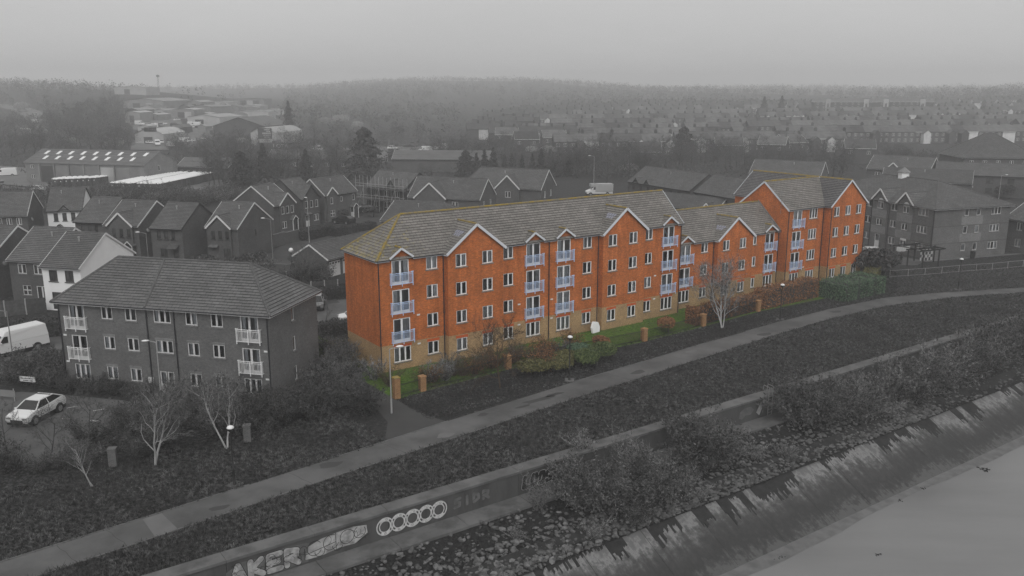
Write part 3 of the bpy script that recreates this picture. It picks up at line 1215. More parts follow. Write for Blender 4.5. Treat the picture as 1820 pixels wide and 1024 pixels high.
def segs_mesh(name, segs, mt, nside=3, minr=0.0):
    if not segs:
        return None
    P0 = np.array([s[1] for s in segs])
    P1 = np.array([s[2] for s in segs])
    R0 = np.maximum(np.array([s[3] for s in segs]), minr)
    R1 = np.maximum(np.array([s[4] for s in segs]), minr * 0.7)
    d = P1 - P0
    d /= np.maximum(np.linalg.norm(d, axis=1), 1e-6)[:, None]
    a = np.where(np.abs(d[:, :1]) < 0.8, np.array([[1.0, 0, 0]]), np.array([[0, 1.0, 0]]))
    s = np.cross(d, a)
    s /= np.linalg.norm(s, axis=1)[:, None]
    t = np.cross(d, s)
    n = len(segs)
    vs_ = np.zeros((n, 2, nside, 3))
    for i in range(nside):
        q = 2 * math.pi * i / nside
        o = s * math.cos(q) + t * math.sin(q)
        vs_[:, 0, i] = P0 + o * R0[:, None]
        vs_[:, 1, i] = P1 + o * R1[:, None]
    base = (np.arange(n) * 2 * nside)[:, None]
    fs = []
    for i in range(nside):
        j = (i + 1) % nside
        fs.append(np.concatenate([base + i, base + j, base + nside + j, base + nside + i], 1))
    return np_mesh(name, vs_.reshape(-1, 3), np.concatenate(fs), mt, smooth=nside > 4)


def twig_cloud(seed, segs, per=4, L=0.5, w=0.012, lv=2, droop=0.0):
    """fine end twigs as slim blades along the outer branches"""
    rg = np.random.default_rng(seed)
    src = [s for s in segs if s[0] >= lv]
    P0 = np.repeat(np.array([s[1] for s in src]), per, 0)
    P1 = np.repeat(np.array([s[2] for s in src]), per, 0)
    n = len(P0)
    q = P0 + (P1 - P0) * rg.random((n, 1))
    d = (P1 - P0) / np.maximum(np.linalg.norm(P1 - P0, axis=1), 1e-6)[:, None] + rg.normal(0, 0.75, (n, 3)) + np.array([0, 0, 0.2 - droop])
    d /= np.linalg.norm(d, axis=1)[:, None]
    ln = L * (0.5 + rg.random((n, 1)))
    sd = np.cross(d, rg.normal(0, 1, (n, 3)))
    sd /= np.linalg.norm(sd, axis=1)[:, None]
    v = np.stack([q - sd * w, q + sd * w, q + d * ln], 1)
    return v.reshape(-1, 3), np.arange(3 * n).reshape(-1, 3)


TREE = {}


def tree_proto(key, seed, height, trunk_m='bark', twig_m='twig_tree', levels=4, kids=(6, 5, 4), twigs=4, twl=0.5, tww=0.014, split=2, minr=0.008, trmin=0.02, **kw):
    segs = grow(seed, height, levels, kids, **kw)
    tr = segs_mesh('trunk', [s for s in segs if s[0] < split], M[trunk_m], 6, trmin)
    fine = [s for s in segs if s[0] >= split]
    a = segs_mesh('crown', fine, M[twig_m], 3, minr)
    if twigs:
        v, f = twig_cloud(seed + 1, segs, twigs, twl, tww, split)
        me = bpy.data.meshes.new('tmp')
        co = np.zeros(len(a.vertices) * 3, np.float32)
        a.vertices.foreach_get('co', co)
        va = co.reshape(-1, 3)
        fa = np.zeros(len(a.loops), np.int32)
        a.loops.foreach_get('vertex_index', fa)
        fa = fa.reshape(-1, 4)
        tri = np.concatenate([fa[:, [0, 1, 2]], fa[:, [0, 2, 3]], f + len(va)])
        bpy.data.meshes.remove(me)
        bpy.data.meshes.remove(a)
        a = np_mesh('crown', np.concatenate([va, v]), tri, M[twig_m])
    TREE[key] = (tr, a)
    return TREE[key]


def plant(key, x, y, z=0.0, scale=1.0, rot=None, label=None, cat='tree', group=None, name=None, parts=('trunk', 'crown'), crown=None):
    a, b = TREE[key]
    o = empty(name or 'bare_tree', (x, y, z), rnd.random() * 6.28 if rot is None else rot, label, cat, group, scale=scale)
    if a is not None:
        put(parts[0], a, o)
    if b is not None:
        put(parts[1], crown or b, o)
    return o


def leaf_cloud(rg, pts, nrm, size, flat=0.5):
    """small leaf faces at pts, roughly facing nrm"""
    n = len(pts)
    d = nrm * (1 - flat) + rg.normal(0, 1, (n, 3)) * flat
    d /= np.maximum(np.linalg.norm(d, axis=1), 1e-6)[:, None]
    a = np.cross(d, rg.normal(0, 1, (n, 3)))
    a /= np.maximum(np.linalg.norm(a, axis=1), 1e-6)[:, None]
    b = np.cross(d, a)
    k = size * (0.6 + 0.8 * rg.random((n, 1)))
    v = np.stack([pts - a * k * 0.55, pts + b * k * 0.35 , pts + a * k, pts - b * k * 0.35], 1)
    return v.reshape(-1, 3), np.arange(4 * n).reshape(-1, 4)


def bush_points(rg, n, rx, ry, rz, lumps=7, inner=0.45, box=False):
    if box:
        p = rg.uniform(-1, 1, (n, 3))
        ax = rg.integers(0, 5, n)
        for k, (i, sg) in enumerate(((0, 1), (0, -1), (1, 1), (1, -1), (2, 1))):
            q = ax == k
            p[q, i] = sg * (1 - 0.10 * rg.random(q.sum()) ** 2)
        nr = p.copy()
        m_ = np.argmax(np.abs(nr), 1)
        nn = np.zeros_like(nr)
        nn[np.arange(n), m_] = np.sign(nr[np.arange(n), m_])
        p[:, 2] = (p[:, 2] + 1) / 2
        w_ = 1 + 0.05 * np.sin(p[:, 0] * rx * 2.1 + 1) + 0.05 * np.sin(p[:, 0] * rx * 5.3) + 0.04 * rg.normal(0, 1, n)
        return p * np.array([rx, ry, rz]) * np.stack([np.ones(n), w_, w_], 1), nn
    cs = rg.normal(0, 1, (lumps, 3))
    cs /= np.linalg.norm(cs, axis=1)[:, None]
    cs[:, 2] = np.abs(cs[:, 2]) * 0.9
    d = rg.normal(0, 1, (n, 3))
    d /= np.linalg.norm(d, axis=1)[:, None]
    d[:, 2] = np.where(d[:, 2] < -0.25, -d[:, 2], d[:, 2])
    k = (d @ cs.T).max(1)
    rad = 0.74 + 0.28 * np.clip(k, 0, 1) ** 4 + 0.05 * np.sin(d[:, 0] * 9) * np.cos(d[:, 1] * 8 + d[:, 2] * 6)
    rad = rad * (1 - inner * rg.random(n) ** 2.2)
    p = d * rad[:, None] * np.array([rx, ry, rz * 0.5])
    p[:, 2] += rz * 0.5
    return p, d


def bush_proto(key, seed, rx, ry, rz, n, size, leaf_m, box=False, stems=True, lumps=7, inner=0.45):
    rg = np.random.default_rng(seed)
    p, nr = bush_points(rg, n, rx, ry, rz, lumps, inner, box)
    v, f = leaf_cloud(rg, p, nr, size, 0.55)
    lf = np_mesh('foliage', v, f, M[leaf_m])
    st = None
    if stems:
        sg = []
        for i in range(9):
            a = rg.random() * 6.283
            q = np.array([math.cos(a) * rx * 0.5 * rg.random(), math.sin(a) * ry * 0.5 * rg.random(), 0.0])
            e = q * 1.5 + np.array([0, 0, rz * 0.75])
            sg.append((0, q, e, 0.03, 0.012))
        st = segs_mesh('stems', sg, M['bark'], 4)
    TREE[key] = (st, lf)


def conifer_proto(key, seed, h, r, leaf_m='leaf_dark', n=3600, size=0.42, droop=0.25, shape=1.0):
    rg = np.random.default_rng(seed)
    t = rg.random(n) ** 1.15
    z = h * (0.05 + 0.95 * t)
    prof = r * (1 - t) ** (0.75 * shape) * (0.72 + 0.28 * np.sin(t * 34 + rg.normal(0, 0.5, n)))
    a = rg.random(n) * 6.283
    lob = 1 + 0.22 * np.sin(a * 5 + t * 20) + 0.14 * np.sin(a * 9 - t * 31)
    q = (0.45 + 0.55 * rg.random(n) ** 0.45)
    rr = prof * lob * q
    p = np.stack([np.cos(a) * rr, np.sin(a) * rr, z - droop * rr], 1)
    nr = np.stack([np.cos(a), np.sin(a), np.full(n, 0.35)], 1)
    v, f = leaf_cloud(rg, p, nr, size, 0.45)
    TREE[key] = (segs_mesh('trunk', [(0, np.array([0, 0, -0.1]), np.array([0, 0, h * 0.95]), h * 0.018, 0.02)], M['bark'], 6), np_mesh('foliage', v, f, M[leaf_m]))


def twig_bush_proto(key, seed, h, w, twig_m='twig', stems=16, twl=0.5, tww=0.012, per=4, leafm=None, leaves=0, lsize=0.1):
    """bare or nearly bare scrub: many stems fanning from the base"""
    rg = np.random.default_rng(seed)
    sg = []
    for s_ in range(stems):
        a = rg.random() * 6.283
        out = w * (0.25 + 0.75 * rg.random())
        p = np.array([math.cos(a), math.sin(a), 0]) * w * 0.25 * rg.random()
        d = np.array([math.cos(a) * out, math.sin(a) * out, h * (0.6 + 0.45 * rg.random())])
        n = 4
        L = np.linalg.norm(d) / n
        dd = d / np.linalg.norm(d)
        dd = dd + np.array([0, 0, 0.35])
        for i in range(n):
            dd = dd + rg.normal(0, 0.13, 3) - np.array([0, 0, 0.10])
            dd /= np.linalg.norm(dd)
            q = p + dd * L
            sg.append((1, p, q, 0.028 * (1 - i / n) + 0.008, 0.028 * (1 - (i + 1) / n) + 0.006))
            for k in range(2):
                e = dd + rg.normal(0, 0.55, 3) + np.array([0, 0, 0.15])
                e /= np.linalg.norm(e)
                m_ = p + (q - p) * rg.random()
                e1 = m_ + e * L * 0.9
                sg.append((2, m_, e1, 0.012, 0.006))
                for j in range(2):
                    g = e + rg.normal(0, 0.5, 3)
                    g /= np.linalg.norm(g)
                    m2 = m_ + (e1 - m_) * (0.3 + 0.7 * rg.random())
                    sg.append((3, m2, m2 + g * L * 0.6, 0.008, 0.004))
            p = q
    st = segs_mesh('stems', [s for s in sg if s[0] == 1], M[twig_m], 4, 0.008)
    fa = [s for s in sg if s[0] > 1]
    a = segs_mesh('x', fa, M[twig_m], 3, 0.006)
    co = np.zeros(len(a.vertices) * 3, np.float32)
    a.vertices.foreach_get('co', co)
    va = co.reshape(-1, 3)
    fi = np.zeros(len(a.loops), np.int32)
    a.loops.foreach_get('vertex_index', fi)
    fi = fi.reshape(-1, 4)
    bpy.data.meshes.remove(a)
    v, f = twig_cloud(seed + 5, sg, per, twl, tww, 1)
    tri = np.concatenate([fi[:, [0, 1, 2]], fi[:, [0, 2, 3]], f + len(va)])
    vv = np.concatenate([va, v])
    mi = np.zeros(len(tri), np.int32)
    ms = [M[twig_m]]
    if leaves:
        pts = v.reshape(-1, 3, 3)[:, 2]
        pts = pts[rg.integers(0, len(pts), leaves)] + rg.normal(0, 0.05, (leaves, 3))
        lv, lf = leaf_cloud(rg, pts, rg.normal(0, 1, (leaves, 3)), lsize, 0.6)
        tri = np.concatenate([tri, lf[:, [0, 1, 2]] + len(vv), lf[:, [0, 2, 3]] + len(vv)])
        mi = np.concatenate([mi, np.ones(2 * leaves, np.int32)])
        vv = np.concatenate([vv, lv])
        ms.append(M[leafm])
    TREE[key] = (st, np_mesh('twigs', vv, tri, ms, mi if leaves else None))


# prototypes
tree_proto('tree_a', 11, 12.0, kids=(8, 5, 4), spread=0.75, twigs=5, twl=0.7, tww=0.016, start=0.22)
tree_proto('tree_b', 12, 11.0, kids=(9, 5, 4), spread=0.85, twigs=5, twl=0.7, tww=0.016, start=0.18, ratio=0.58)
tree_proto('tree_c', 13, 10.0, kids=(7, 6, 4), spread=0.65, twigs=5, twl=0.6, tww=0.015, start=0.2, stems=2)
tree_proto('tree_small', 14, 5.0, kids=(7, 5, 3), spread=0.7, twigs=4, twl=0.35, tww=0.009, start=0.25, r0=0.07)
tree_proto('sapling', 15, 3.2, kids=(6, 4), levels=3, spread=0.6, twigs=3, twl=0.3, tww=0.007, start=0.25, r0=0.03, split=1)
tree_proto('birch_a', 21, 7.6, 'bark_pale', 'twig_pale', kids=(10, 6, 4), spread=0.5, twigs=4, twl=0.4, tww=0.006, start=0.25, stems=2, r0=0.085, up=0.3, split=2, minr=0.006, trmin=0.01, ratio=0.5, jit=0.2)
tree_proto('birch_b', 22, 7.4, 'bark_pale', 'twig_pale', kids=(10, 6, 4), spread=0.55, twigs=4, twl=0.4, tww=0.006, start=0.22, stems=3, r0=0.075, up=0.3, split=2, minr=0.006, trmin=0.01, ratio=0.5, jit=0.2)
tree_proto('birch_thin', 23, 5.2, 'bark_pale', 'twig_pale', kids=(6, 4, 3), levels=4, spread=0.55, twigs=2, twl=0.3, tww=0.005, start=0.3, stems=2, r0=0.055, up=0.3, split=2, minr=0.006, trmin=0.008, ratio=0.45, jit=0.22)
tree_proto('tree_brown', 24, 5.8, 'twig_brown', 'twig_brown', kids=(9, 6, 4), spread=0.7, twigs=6, twl=0.4, tww=0.007, start=0.22, r0=0.08)
twig_bush_proto('scrub_a', 31, 2.8, 2.3, 'twig', 26, 0.36, 0.018, 6, 'leaf_dark', 1200, 0.15)
twig_bush_proto('scrub_b', 32, 2.4, 2.3, 'twig_pale', 26, 0.34, 0.017, 6, 'leaf_dark', 1300, 0.15)
twig_bush_proto('scrub_c', 33, 3.4, 2.4, 'twig', 26, 0.38, 0.018, 6, 'leaf_mid', 2200, 0.16)
twig_bush_proto('scrub_leafy', 34, 2.2, 1.9, 'twig', 16, 0.4, 0.014, 4, 'leaf_mid', 1800, 0.13)
twig_bush_proto('reed_fan', 35, 3.2, 1.6, 'twig_pale', 14, 0.7, 0.014, 2)
twig_bush_proto('scrub_low', 36, 1.0, 1.3, 'twig_pale', 14, 0.35, 0.010, 4)
twig_bush_proto('garden_twigs', 37, 1.5, 1.3, 'twig_brown', 14, 0.3, 0.008, 4, 'leaf_olive', 700, 0.07)
twig_bush_proto('garden_pale', 38, 1.7, 1.1, 'twig_pale', 14, 0.35, 0.008, 5)
twig_bush_proto('garden_copper', 39, 1.5, 1.2, 'twig_brown', 14, 0.3, 0.008, 3, 'leaf_copper', 1000, 0.08)
bush_proto('evergreen', 41, 1.6, 1.6, 2.2, 2600, 0.16, 'leaf_dark')
bush_proto('evergreen_mid', 42, 1.4, 1.4, 1.8, 2200, 0.14, 'leaf_mid')
bush_proto('laurel', 43, 1.8, 1.6, 2.0, 3600, 0.15, 'leaf_green')
bush_proto('blue_shrub', 44, 1.6, 1.4, 1.7, 3000, 0.14, 'leaf_bluegreen')
bush_proto('olive_shrub', 45, 1.6, 1.4, 1.5, 3000, 0.12, 'leaf_olive')
bush_proto('copper_ball', 46, 1.0, 1.0, 1.75, 2600, 0.10, 'leaf_copper', lumps=14, inner=0.3)
bush_proto('copper_shrub', 47, 1.3, 1.0, 1.5, 2600, 0.11, 'leaf_copper')
bush_proto('blossom_tree', 48, 3.2, 3.0, 4.2, 2600, 0.30, 'blossom', inner=0.8)
bush_proto('grey_shrub', 49, 1.5, 1.4, 1.6, 2400, 0.13, 'leaf_grey')
conifer_proto('conifer', 51, 11.0, 4.2)
conifer_proto('conifer_tall', 52, 15.0, 4.0, size=0.5)
conifer_proto('conifer_round', 53, 12.0, 6.4, n=6500, size=0.5, shape=0.62)
conifer_proto('conifer_slim', 54, 8.0, 2.0, n=2200)


def tufts(name, xy, zf, mt, h=0.10, w=0.018, blades=3, seed=1, label=None, cat=None):
    """grass: blades in tufts on a ground height function"""
    rg = np.random.default_rng(seed)
    n = len(xy)
    c = np.repeat(np.column_stack([xy, zf]), blades, 0)
    k = len(c)
    c[:, :2] += rg.normal(0, 0.05, (k, 2))
    a = rg.random(k) * 6.283
    s = np.stack([np.cos(a), np.sin(a), np.zeros(k)], 1)
    hh = h * np.repeat(0.45 + 1.1 * rg.random(n) ** 1.6, blades) * (0.7 + 0.6 * rg.random(k))
    tip = c + np.stack([rg.normal(0, 0.6, k) * hh, rg.normal(0, 0.6, k) * hh, hh], 1)
    v = np.stack([c - s * w, c + s * w, tip], 1).reshape(-1, 3)
    me = np_mesh(name, v, np.arange(3 * k).reshape(-1, 3), mt)
    return tag(put(name, me), label, cat, None, 'stuff')
# ------------------------------------------------------------------ the setting: land, promenade, sea wall, shore
def land():
    sv_ = lambda n, k, p: np.sign(np.linspace(-1, 1, n)) * np.abs(np.linspace(-1, 1, n)) ** p * k
    ss = np.concatenate([-np.geomspace(2800, 40, 50), np.linspace(-30, 120, 22), np.geomspace(130, 2900, 54)])
    vv = np.concatenate([[-22.72], np.linspace(-20, 100, 20), np.geomspace(110, 2800, 66)])
    S, Vv = np.meshgrid(ss, vv, indexing='ij')
    X = C1[0] + S * U[0] + Vv * V[0]
    Y = C1[1] + S * U[1] + Vv * V[1]
    Z = terrain(X, Y)
    Z = np.where(Y < 20, 0.0, Z)
    a, b = S.shape
    idx = np.arange(a * b).reshape(a, b)
    f = np.stack([idx[:-1, :-1], idx[1:, :-1], idx[1:, 1:], idx[:-1, 1:]], -1).reshape(-1, 4)
    o = put('ground', np_mesh('ground', np.stack([X, Y, Z], -1).reshape(-1, 3), f, M['grass_ground'], smooth=True))
    tag(o, 'dark winter grass and rough ground of the whole district', 'ground', None, 'structure')


land()


def sheet(name, pts, mt, z=0.004, label=None, kind='structure', frame=True, cat=None, thick=0.0):
    mb = MB()
    P = [W(p[0], p[1], z) if frame else (p[0], p[1], z) for p in pts]
    if thick:
        Q = [(p[0], p[1], z - thick) for p in P]
        for i in range(len(P)):
            j = (i + 1) % len(P)
            mb.face([Q[i], Q[j], P[j], P[i]])
    mb.face(P)
    me = mb.mesh(name, mt)
    bm = bmesh.new()
    bm.from_mesh(me)
    bmesh.ops.recalc_face_normals(bm, faces=bm.faces)
    bmesh.ops.triangulate(bm, faces=[f for f in bm.faces if len(f.verts) > 4])
    bm.to_mesh(me)
    bm.free()
    o = put(name, me)
    return tag(o, label, cat, None, kind)


def ribbon(name, line, width, mt, z=0.006, label=None, frame=True, onland=False, cat=None, kind='structure'):
    mb = MB()
    P = [np.array(W(*p)[:2] if frame else p, float) for p in line]
    L_, R_ = [], []
    for i, p in enumerate(P):
        d = P[min(i + 1, len(P) - 1)] - P[max(i - 1, 0)]
        d /= np.linalg.norm(d)
        n = np.array([-d[1], d[0]])
        w = width[i] if isinstance(width, (list, tuple)) else width
        L_.append(p + n * w / 2)
        R_.append(p - n * w / 2)
    zz = lambda q: z + (float(terrain(q[0], q[1])) if onland else 0.0)
    for i in range(len(P) - 1):
        mb.face([(*R_[i], zz(R_[i])), (*R_[i + 1], zz(R_[i + 1])), (*L_[i + 1], zz(L_[i + 1])), (*L_[i], zz(L_[i]))])
    return tag(put(name, mb.mesh(name, mt)), label, cat, None, kind)


# promenade path
PU = [(-80, -22.0), (-45, -18.3), (-31, -16.7), (-23.4, -15.9), (-10.5, -14.4), (-0.9, -13.1), (12.6, -11.6), (22.5, -10.8), (32, -9.9), (42.4, -9.2), (52, -8.9), (62.7, -9.4), (72, -12.2), (82, -16.3), (96, -22.2)]
PL = [(-80, -22.4), (-45, -20.9), (-31, -19.5), (-23.5, -18.7), (-11.8, -17.2), (-4.0, -16.4), (10, -14.8), (19.2, -14.0), (30, -12.9), (38.6, -12.1), (49, -11.4), (59.3, -11.6), (70, -13.9), (79.4, -17.5), (92, -22.5)]
mb = MB()
for i in range(len(PU) - 1):
    mb.face([W(*PL[i], 0.012), W(*PL[i + 1], 0.012), W(*PU[i + 1], 0.012), W(*PU[i], 0.012)])
PATH_PATCHES = [(-34, 0.5, 0.9), (-19.5, 0.35, 0.6), (-11.5, 0.7, 0.8), (-2.5, 0.3, 0.7), (2.0, 0.75, 0.5), (19, 0.4, 0.8), (27.5, 0.7, 0.7), (38, 0.3, 0.9), (52, 0.6, 0.8)]
tag(put('promenade_path', mb.mesh('promenade_path', M['asphalt'])), 'long grey tarmac footpath along the grass', None, None, 'structure')
for edge, off in ((PU, 0.0), (PL, 0.0)):
    for i in range(len(edge) - 1):
        if edge is PU and i == 5:
            continue
        a, b = np.array(edge[i]), np.array(edge[i + 1])
        n = max(1, int(np.linalg.norm(b - a) / 5.0))
        for k in range(n):
            p, q = a + (b - a) * (k + 0.004) / n, a + (b - a) * (k + 0.996) / n
            if rnd.random() < 0.25:
                continue
            e = MB()
            e.beam(W(*p, 0.01 + rnd.random() * 0.02), W(*q, 0.01 + rnd.random() * 0.02), 0.07, 0.07)
            put('path_edging', e.mesh('path_edging', M['kerb']), bpy.data.objects['promenade_path'])
for s_, sl in ((-28.2, 1), (-25.6, 1), (-14.2, 1), (-7.0, 1), (3.1, 1), (9.5, 1), (16.4, 1), (24.6, 1), (33.0, 1), (46, 1)):
    vu = np.interp(s_, [p[0] for p in PU], [p[1] for p in PU])
    vl = np.interp(s_ + 0.6, [p[0] for p in PL], [p[1] for p in PL])
    j = MB()
    a, b = np.array([s_, vu - 0.1]), np.array([s_ + 0.6, vl + 0.1])
    for k in range(5):
        p, q = a + (b - a) * k / 5, a + (b - a) * (k + 1) / 5
        w1 = 0.018
        o1, o2 = 0.05 * math.sin(k * 2.1 + s_), 0.05 * math.sin((k + 1) * 2.1 + s_)
        j.face([W(p[0] - w1 + o1, p[1], 0.016), W(p[0] + w1 + o1, p[1], 0.016), W(q[0] + w1 + o2, q[1], 0.016), W(q[0] - w1 + o2, q[1], 0.016)])
    put('path_joint', j.mesh('path_joint', M['asphalt_dark']), bpy.data.objects['promenade_path'])
pb = MB()
pb.face([W(-23.5, -18.65, 0.017), W(-22.2, -18.5, 0.017), W(-22.5, -15.95, 0.017), W(-23.6, -16.05, 0.017)])
put('pale_patch', pb.mesh('pale_patch', M['concrete_slab']), bpy.data.objects['promenade_path'])['label'] = 'pale concrete patch across the path'
# damp stain on the path by the shrubs
ds = MB()
for c, r1, r2 in (((7.4, -13.4), 1.5, 0.42), ((9.3, -13.1), 0.9, 0.3), ((5.6, -13.9), 0.7, 0.25)):
    ds.face([W(c[0] + r1 * math.cos(a) * (1 + 0.25 * math.sin(3 * a + c[0])), c[1] + r2 * math.sin(a) * (1 + 0.3 * math.cos(2 * a)), 0.0165) for a in np.linspace(0, 6.2, 18)])
put('damp_stain', ds.mesh('damp_stain', M['asphalt_dark']), bpy.data.objects['promenade_path'])
for k, (s_, f_, r_) in enumerate(PATH_PATCHES):
    vu = np.interp(s_, [p[0] for p in PU], [p[1] for p in PU])
    vl = np.interp(s_, [p[0] for p in PL], [p[1] for p in PL])
    vc = vl + (vu - vl) * f_
    q = MB()
    q.face([W(s_ + r_ * math.cos(a) * (1 + 0.2 * math.sin(3 * a + k)), vc + 0.55 * r_ * math.sin(a) * (1 + 0.25 * math.cos(2 * a + k)), 0.0162) for a in np.linspace(0, 6.1, 14)])
    put('path_patch', q.mesh('path_patch', M['asphalt_dark'] if k % 3 else M['concrete_slab']), bpy.data.objects['promenade_path'])
# side path
ribbon('side_path', [(-3.6, -14.2), (-3.3, -10.8), (-3.0, -6.5), (-3.2, 0), (-3.4, 8), (-3.0, 16)], [6.2, 3.0, 2.0, 1.9, 1.9, 1.9], M['asphalt_dark'], 0.008, 'narrow tarmac side path beside the end wall of the brick flats')
# dark soil strip in front of the railings
sheet('soil_strip', [(-1.6, -12.9), (12.6, -11.3), (22.5, -10.5), (32, -9.6), (42.4, -8.9), (52, -8.6), (60, -8.8), (68, -8.2), (71, -4.5), (57, -5.6), (45, -5.2), (35, -6.0), (26, -6.6), (10, -5.9), (1, -6.6), (-1.8, -7.0)], M['soil'], 0.006, 'dark bare soil strip between the garden railings and the path')
# the flats' green garden
sheet('lawn', [(-2.0, -6.7), (1, -6.3), (10, -5.6), (26, -6.2), (35.2, -5.7), (45, -4.9), (57, -5.3), (70.5, -4.3), (71.5, 1), (55, 2), (0, 2), (-1.0, 9.5), (-2.2, 9.5), (-2.2, 0)], M['lawn_green'], 0.010, 'narrow green lawn at the foot of the brick flats')

# roads and yards
ribbon('estate_road', [(-80, 58), (-62, 68.5), (-48, 79.0), (-38, 87), (-27, 92.5), (-16, 97), (0, 108), (14, 119), (26, 128), (50, 137), (56, 129), (64, 150)], [7, 7, 7.5, 8, 10, 10.5, 10, 10, 9, 9, 6, 6], M['asphalt'], 0.006, 'tarmac estate road behind the flats', frame=False)
ribbon('side_road', [(-23, 98), (-31, 114), (-36.2, 126), (-34.5, 136), (-31.5, 150), (-27, 165), (-24, 176)], [6, 6, 5.5, 5.2, 6, 8, 8], M['asphalt_dark'], 0.009, 'narrow side road climbing between the brick houses', frame=False)
sheet('car_park', [(-47, 57.5), (-31.6, 54.6), (-30.6, 57.5), (-29.0, 65.9), (-36, 67.6), (-41, 68.6), (-48, 66)], M['asphalt'], 0.011, 'small tarmac car park beside the grey flats', frame=False)
sheet('warehouse_yard', [(-165, 205), (-120, 204), (-78, 205), (-72, 250), (-100, 268), (-170, 262)], M['asphalt_far'], 0.012, 'pale gravel yard round the brick depot', frame=False)
sheet('court', [(50, 121.5), (58, 121.5), (60.5, 124.5), (57, 131), (52, 146), (42, 150), (44, 128)], M['asphalt'], 0.011, 'paved court beside the block with the drying frame', frame=False)
ribbon('paving', [(60.2, 124.3), (74.8, 129.3), (80, 131)], 0.9, M['concrete_slab'], 0.013, 'strip of pale paving along the foot of the far grey block', frame=False)
hw = [hit(x, y)[:2] for x, y in ((-30, 186), (12, 189), (35, 194), (55, 202), (66, 213), (66, 226), (58, 240))]
ribbon('main_road', hw, 13, M['asphalt_far'], 0.25, 'far main road curving through the trees', frame=False, onland=True)
ih = [hit(x, y)[:2] for x, y in ((352, 262), (338, 248), (322, 236), (306, 222), (299, 208), (296, 198), (306, 192))]
ribbon('industrial_road', ih, [9, 9, 10, 11, 12, 13, 13], M['asphalt_far'], 0.25, 'straight road climbing through the far trading estate', frame=False, onland=True)
yards = [[(238, 232), (300, 232), (296, 216), (225, 214)], [(330, 262), (392, 262), (392, 232), (322, 228)], [(232, 268), (300, 268), (296, 252), (236, 250)], [(500, 300), (690, 292), (690, 262), (500, 266)], [(0, 330), (55, 335), (46, 300), (-10, 296)], [(700, 288), (800, 286), (790, 262), (700, 262)]]
for i, q in enumerate(yards):
    P = [hit(*p) for p in q]
    mb = MB()
    n = 6
    for a in range(n):
        for b in range(n):
            def at(u_, v_):
                p = (np.array(P[0]) * (1 - u_) + np.array(P[1]) * u_) * (1 - v_) + (np.array(P[3]) * (1 - u_) + np.array(P[2]) * u_) * v_
                return (p[0], p[1], float(terrain(p[0], p[1])) + 0.3)
            mb.face([at(a / n, b / n), at((a + 1) / n, b / n), at((a + 1) / n, (b + 1) / n), at(a / n, (b + 1) / n)])
    tag(put('yard', mb.mesh('yard', M['asphalt_far'])), 'pale trading estate yard', None, None, 'structure')

# ---- sea wall
sea = empty('sea_wall', W(-30, -23.7), TH, 'long concrete sea wall with a flat coping and graffiti', 'wall')
# local frame: x along (s+30), y inland (v+23.7)
cuts = [-60.0]
while cuts[-1] < 150:
    cuts.append(cuts[-1] + 4.6 + rnd.random() * 0.8)
for i in range(len(cuts) - 1):
    a, b = cuts[i] + 0.012, cuts[i + 1] - 0.012
    c = MB()
    k = 0.02 * rnd.random()
    c.box(a, b, -0.06, 0.98, 0.0 + k, 0.16 + k)
    c.obj('coping_slab', M['concrete'], sea)
for i in range(0, len(cuts) - 2, 2):
    a, b = cuts[i] + 0.01, cuts[min(i + 2, len(cuts) - 1)] - 0.01
    c = MB()
    c.box(a, b, 0.02 + 0.015 * rnd.random(), 0.9, -1.75, -0.004)
    c.obj('wall_panel', M['concrete_wall'], sea)
lg = []
for i in range(len(cuts) - 1):
    a, b = cuts[i] + 0.015, cuts[i + 1] - 0.015
    c = MB()
    c.box(a, b, -1.5 - 0.12 * rnd.random(), 0.015, -2.0, -1.55 - 0.03 * rnd.random())
    c.obj('ledge_slab', M['concrete'], sea)

# ---- shore below the wall
mb = MB()
NS = 120
prof = [(-25.2, -1.72), (-26.5, -2.0), (-28.0, -2.55), (-29.6, -3.15)]
for i in range(NS):
    s0, s1 = -80 + 240 * i / NS, -80 + 240 * (i + 1) / NS
    for j in range(3):
        h = lambda s, k: 0.12 * math.sin(s * 0.9 + k * 2) * (1 if 0 < k < 3 else 0)
        mb.face([W(s0, prof[j][0], prof[j][1] + h(s0, j)), W(s0, prof[j + 1][0], prof[j + 1][1] + h(s0, j + 1)), W(s1, prof[j + 1][0], prof[j + 1][1] + h(s1, j + 1)), W(s1, prof[j][0], prof[j][1] + h(s1, j))])
tag(put('rubble_bank', mb.mesh('rubble_bank', M['soil'])), 'dark earth bank below the sea wall', None, None, 'structure')

ap = empty('apron', W(0, -28.9, -2.9), TH, 'sloping concrete sea defence apron with weed stains')
ap['kind'] = 'structure'
dv, dz = -5.1, -2.75
SL = math.hypot(dv, dz)
x = -60.0
while x < 150:
    w = 4.9
    c = MB()
    j0, j1 = 0.02 * rnd.random(), 0.02 * rnd.random()
    n = 6
    for k in range(n):
        t0, t1 = k / n, (k + 1) / n
        c.face([(x + 0.02, dv * t1, dz * t1 + j0), (x + w - 0.02, dv * t1, dz * t1 + j1), (x + w - 0.02, dv * t0, dz * t0 + j1), (x + 0.02, dv * t0, dz * t0 + j0)], 0,
               [(x, SL * t1), (x + w, SL * t1), (x + w, SL * t0), (x, SL * t0)])
    c.obj('apron_slab', M['apron'], ap)
    x += w
c = MB()
c.face([(-60, dv - 0.2, dz - 0.18), (150, dv - 0.2, dz - 0.18), (150, 0.2, -0.02), (-60, 0.2, -0.02)])
c.obj('slab_bed', M['tar'], ap)

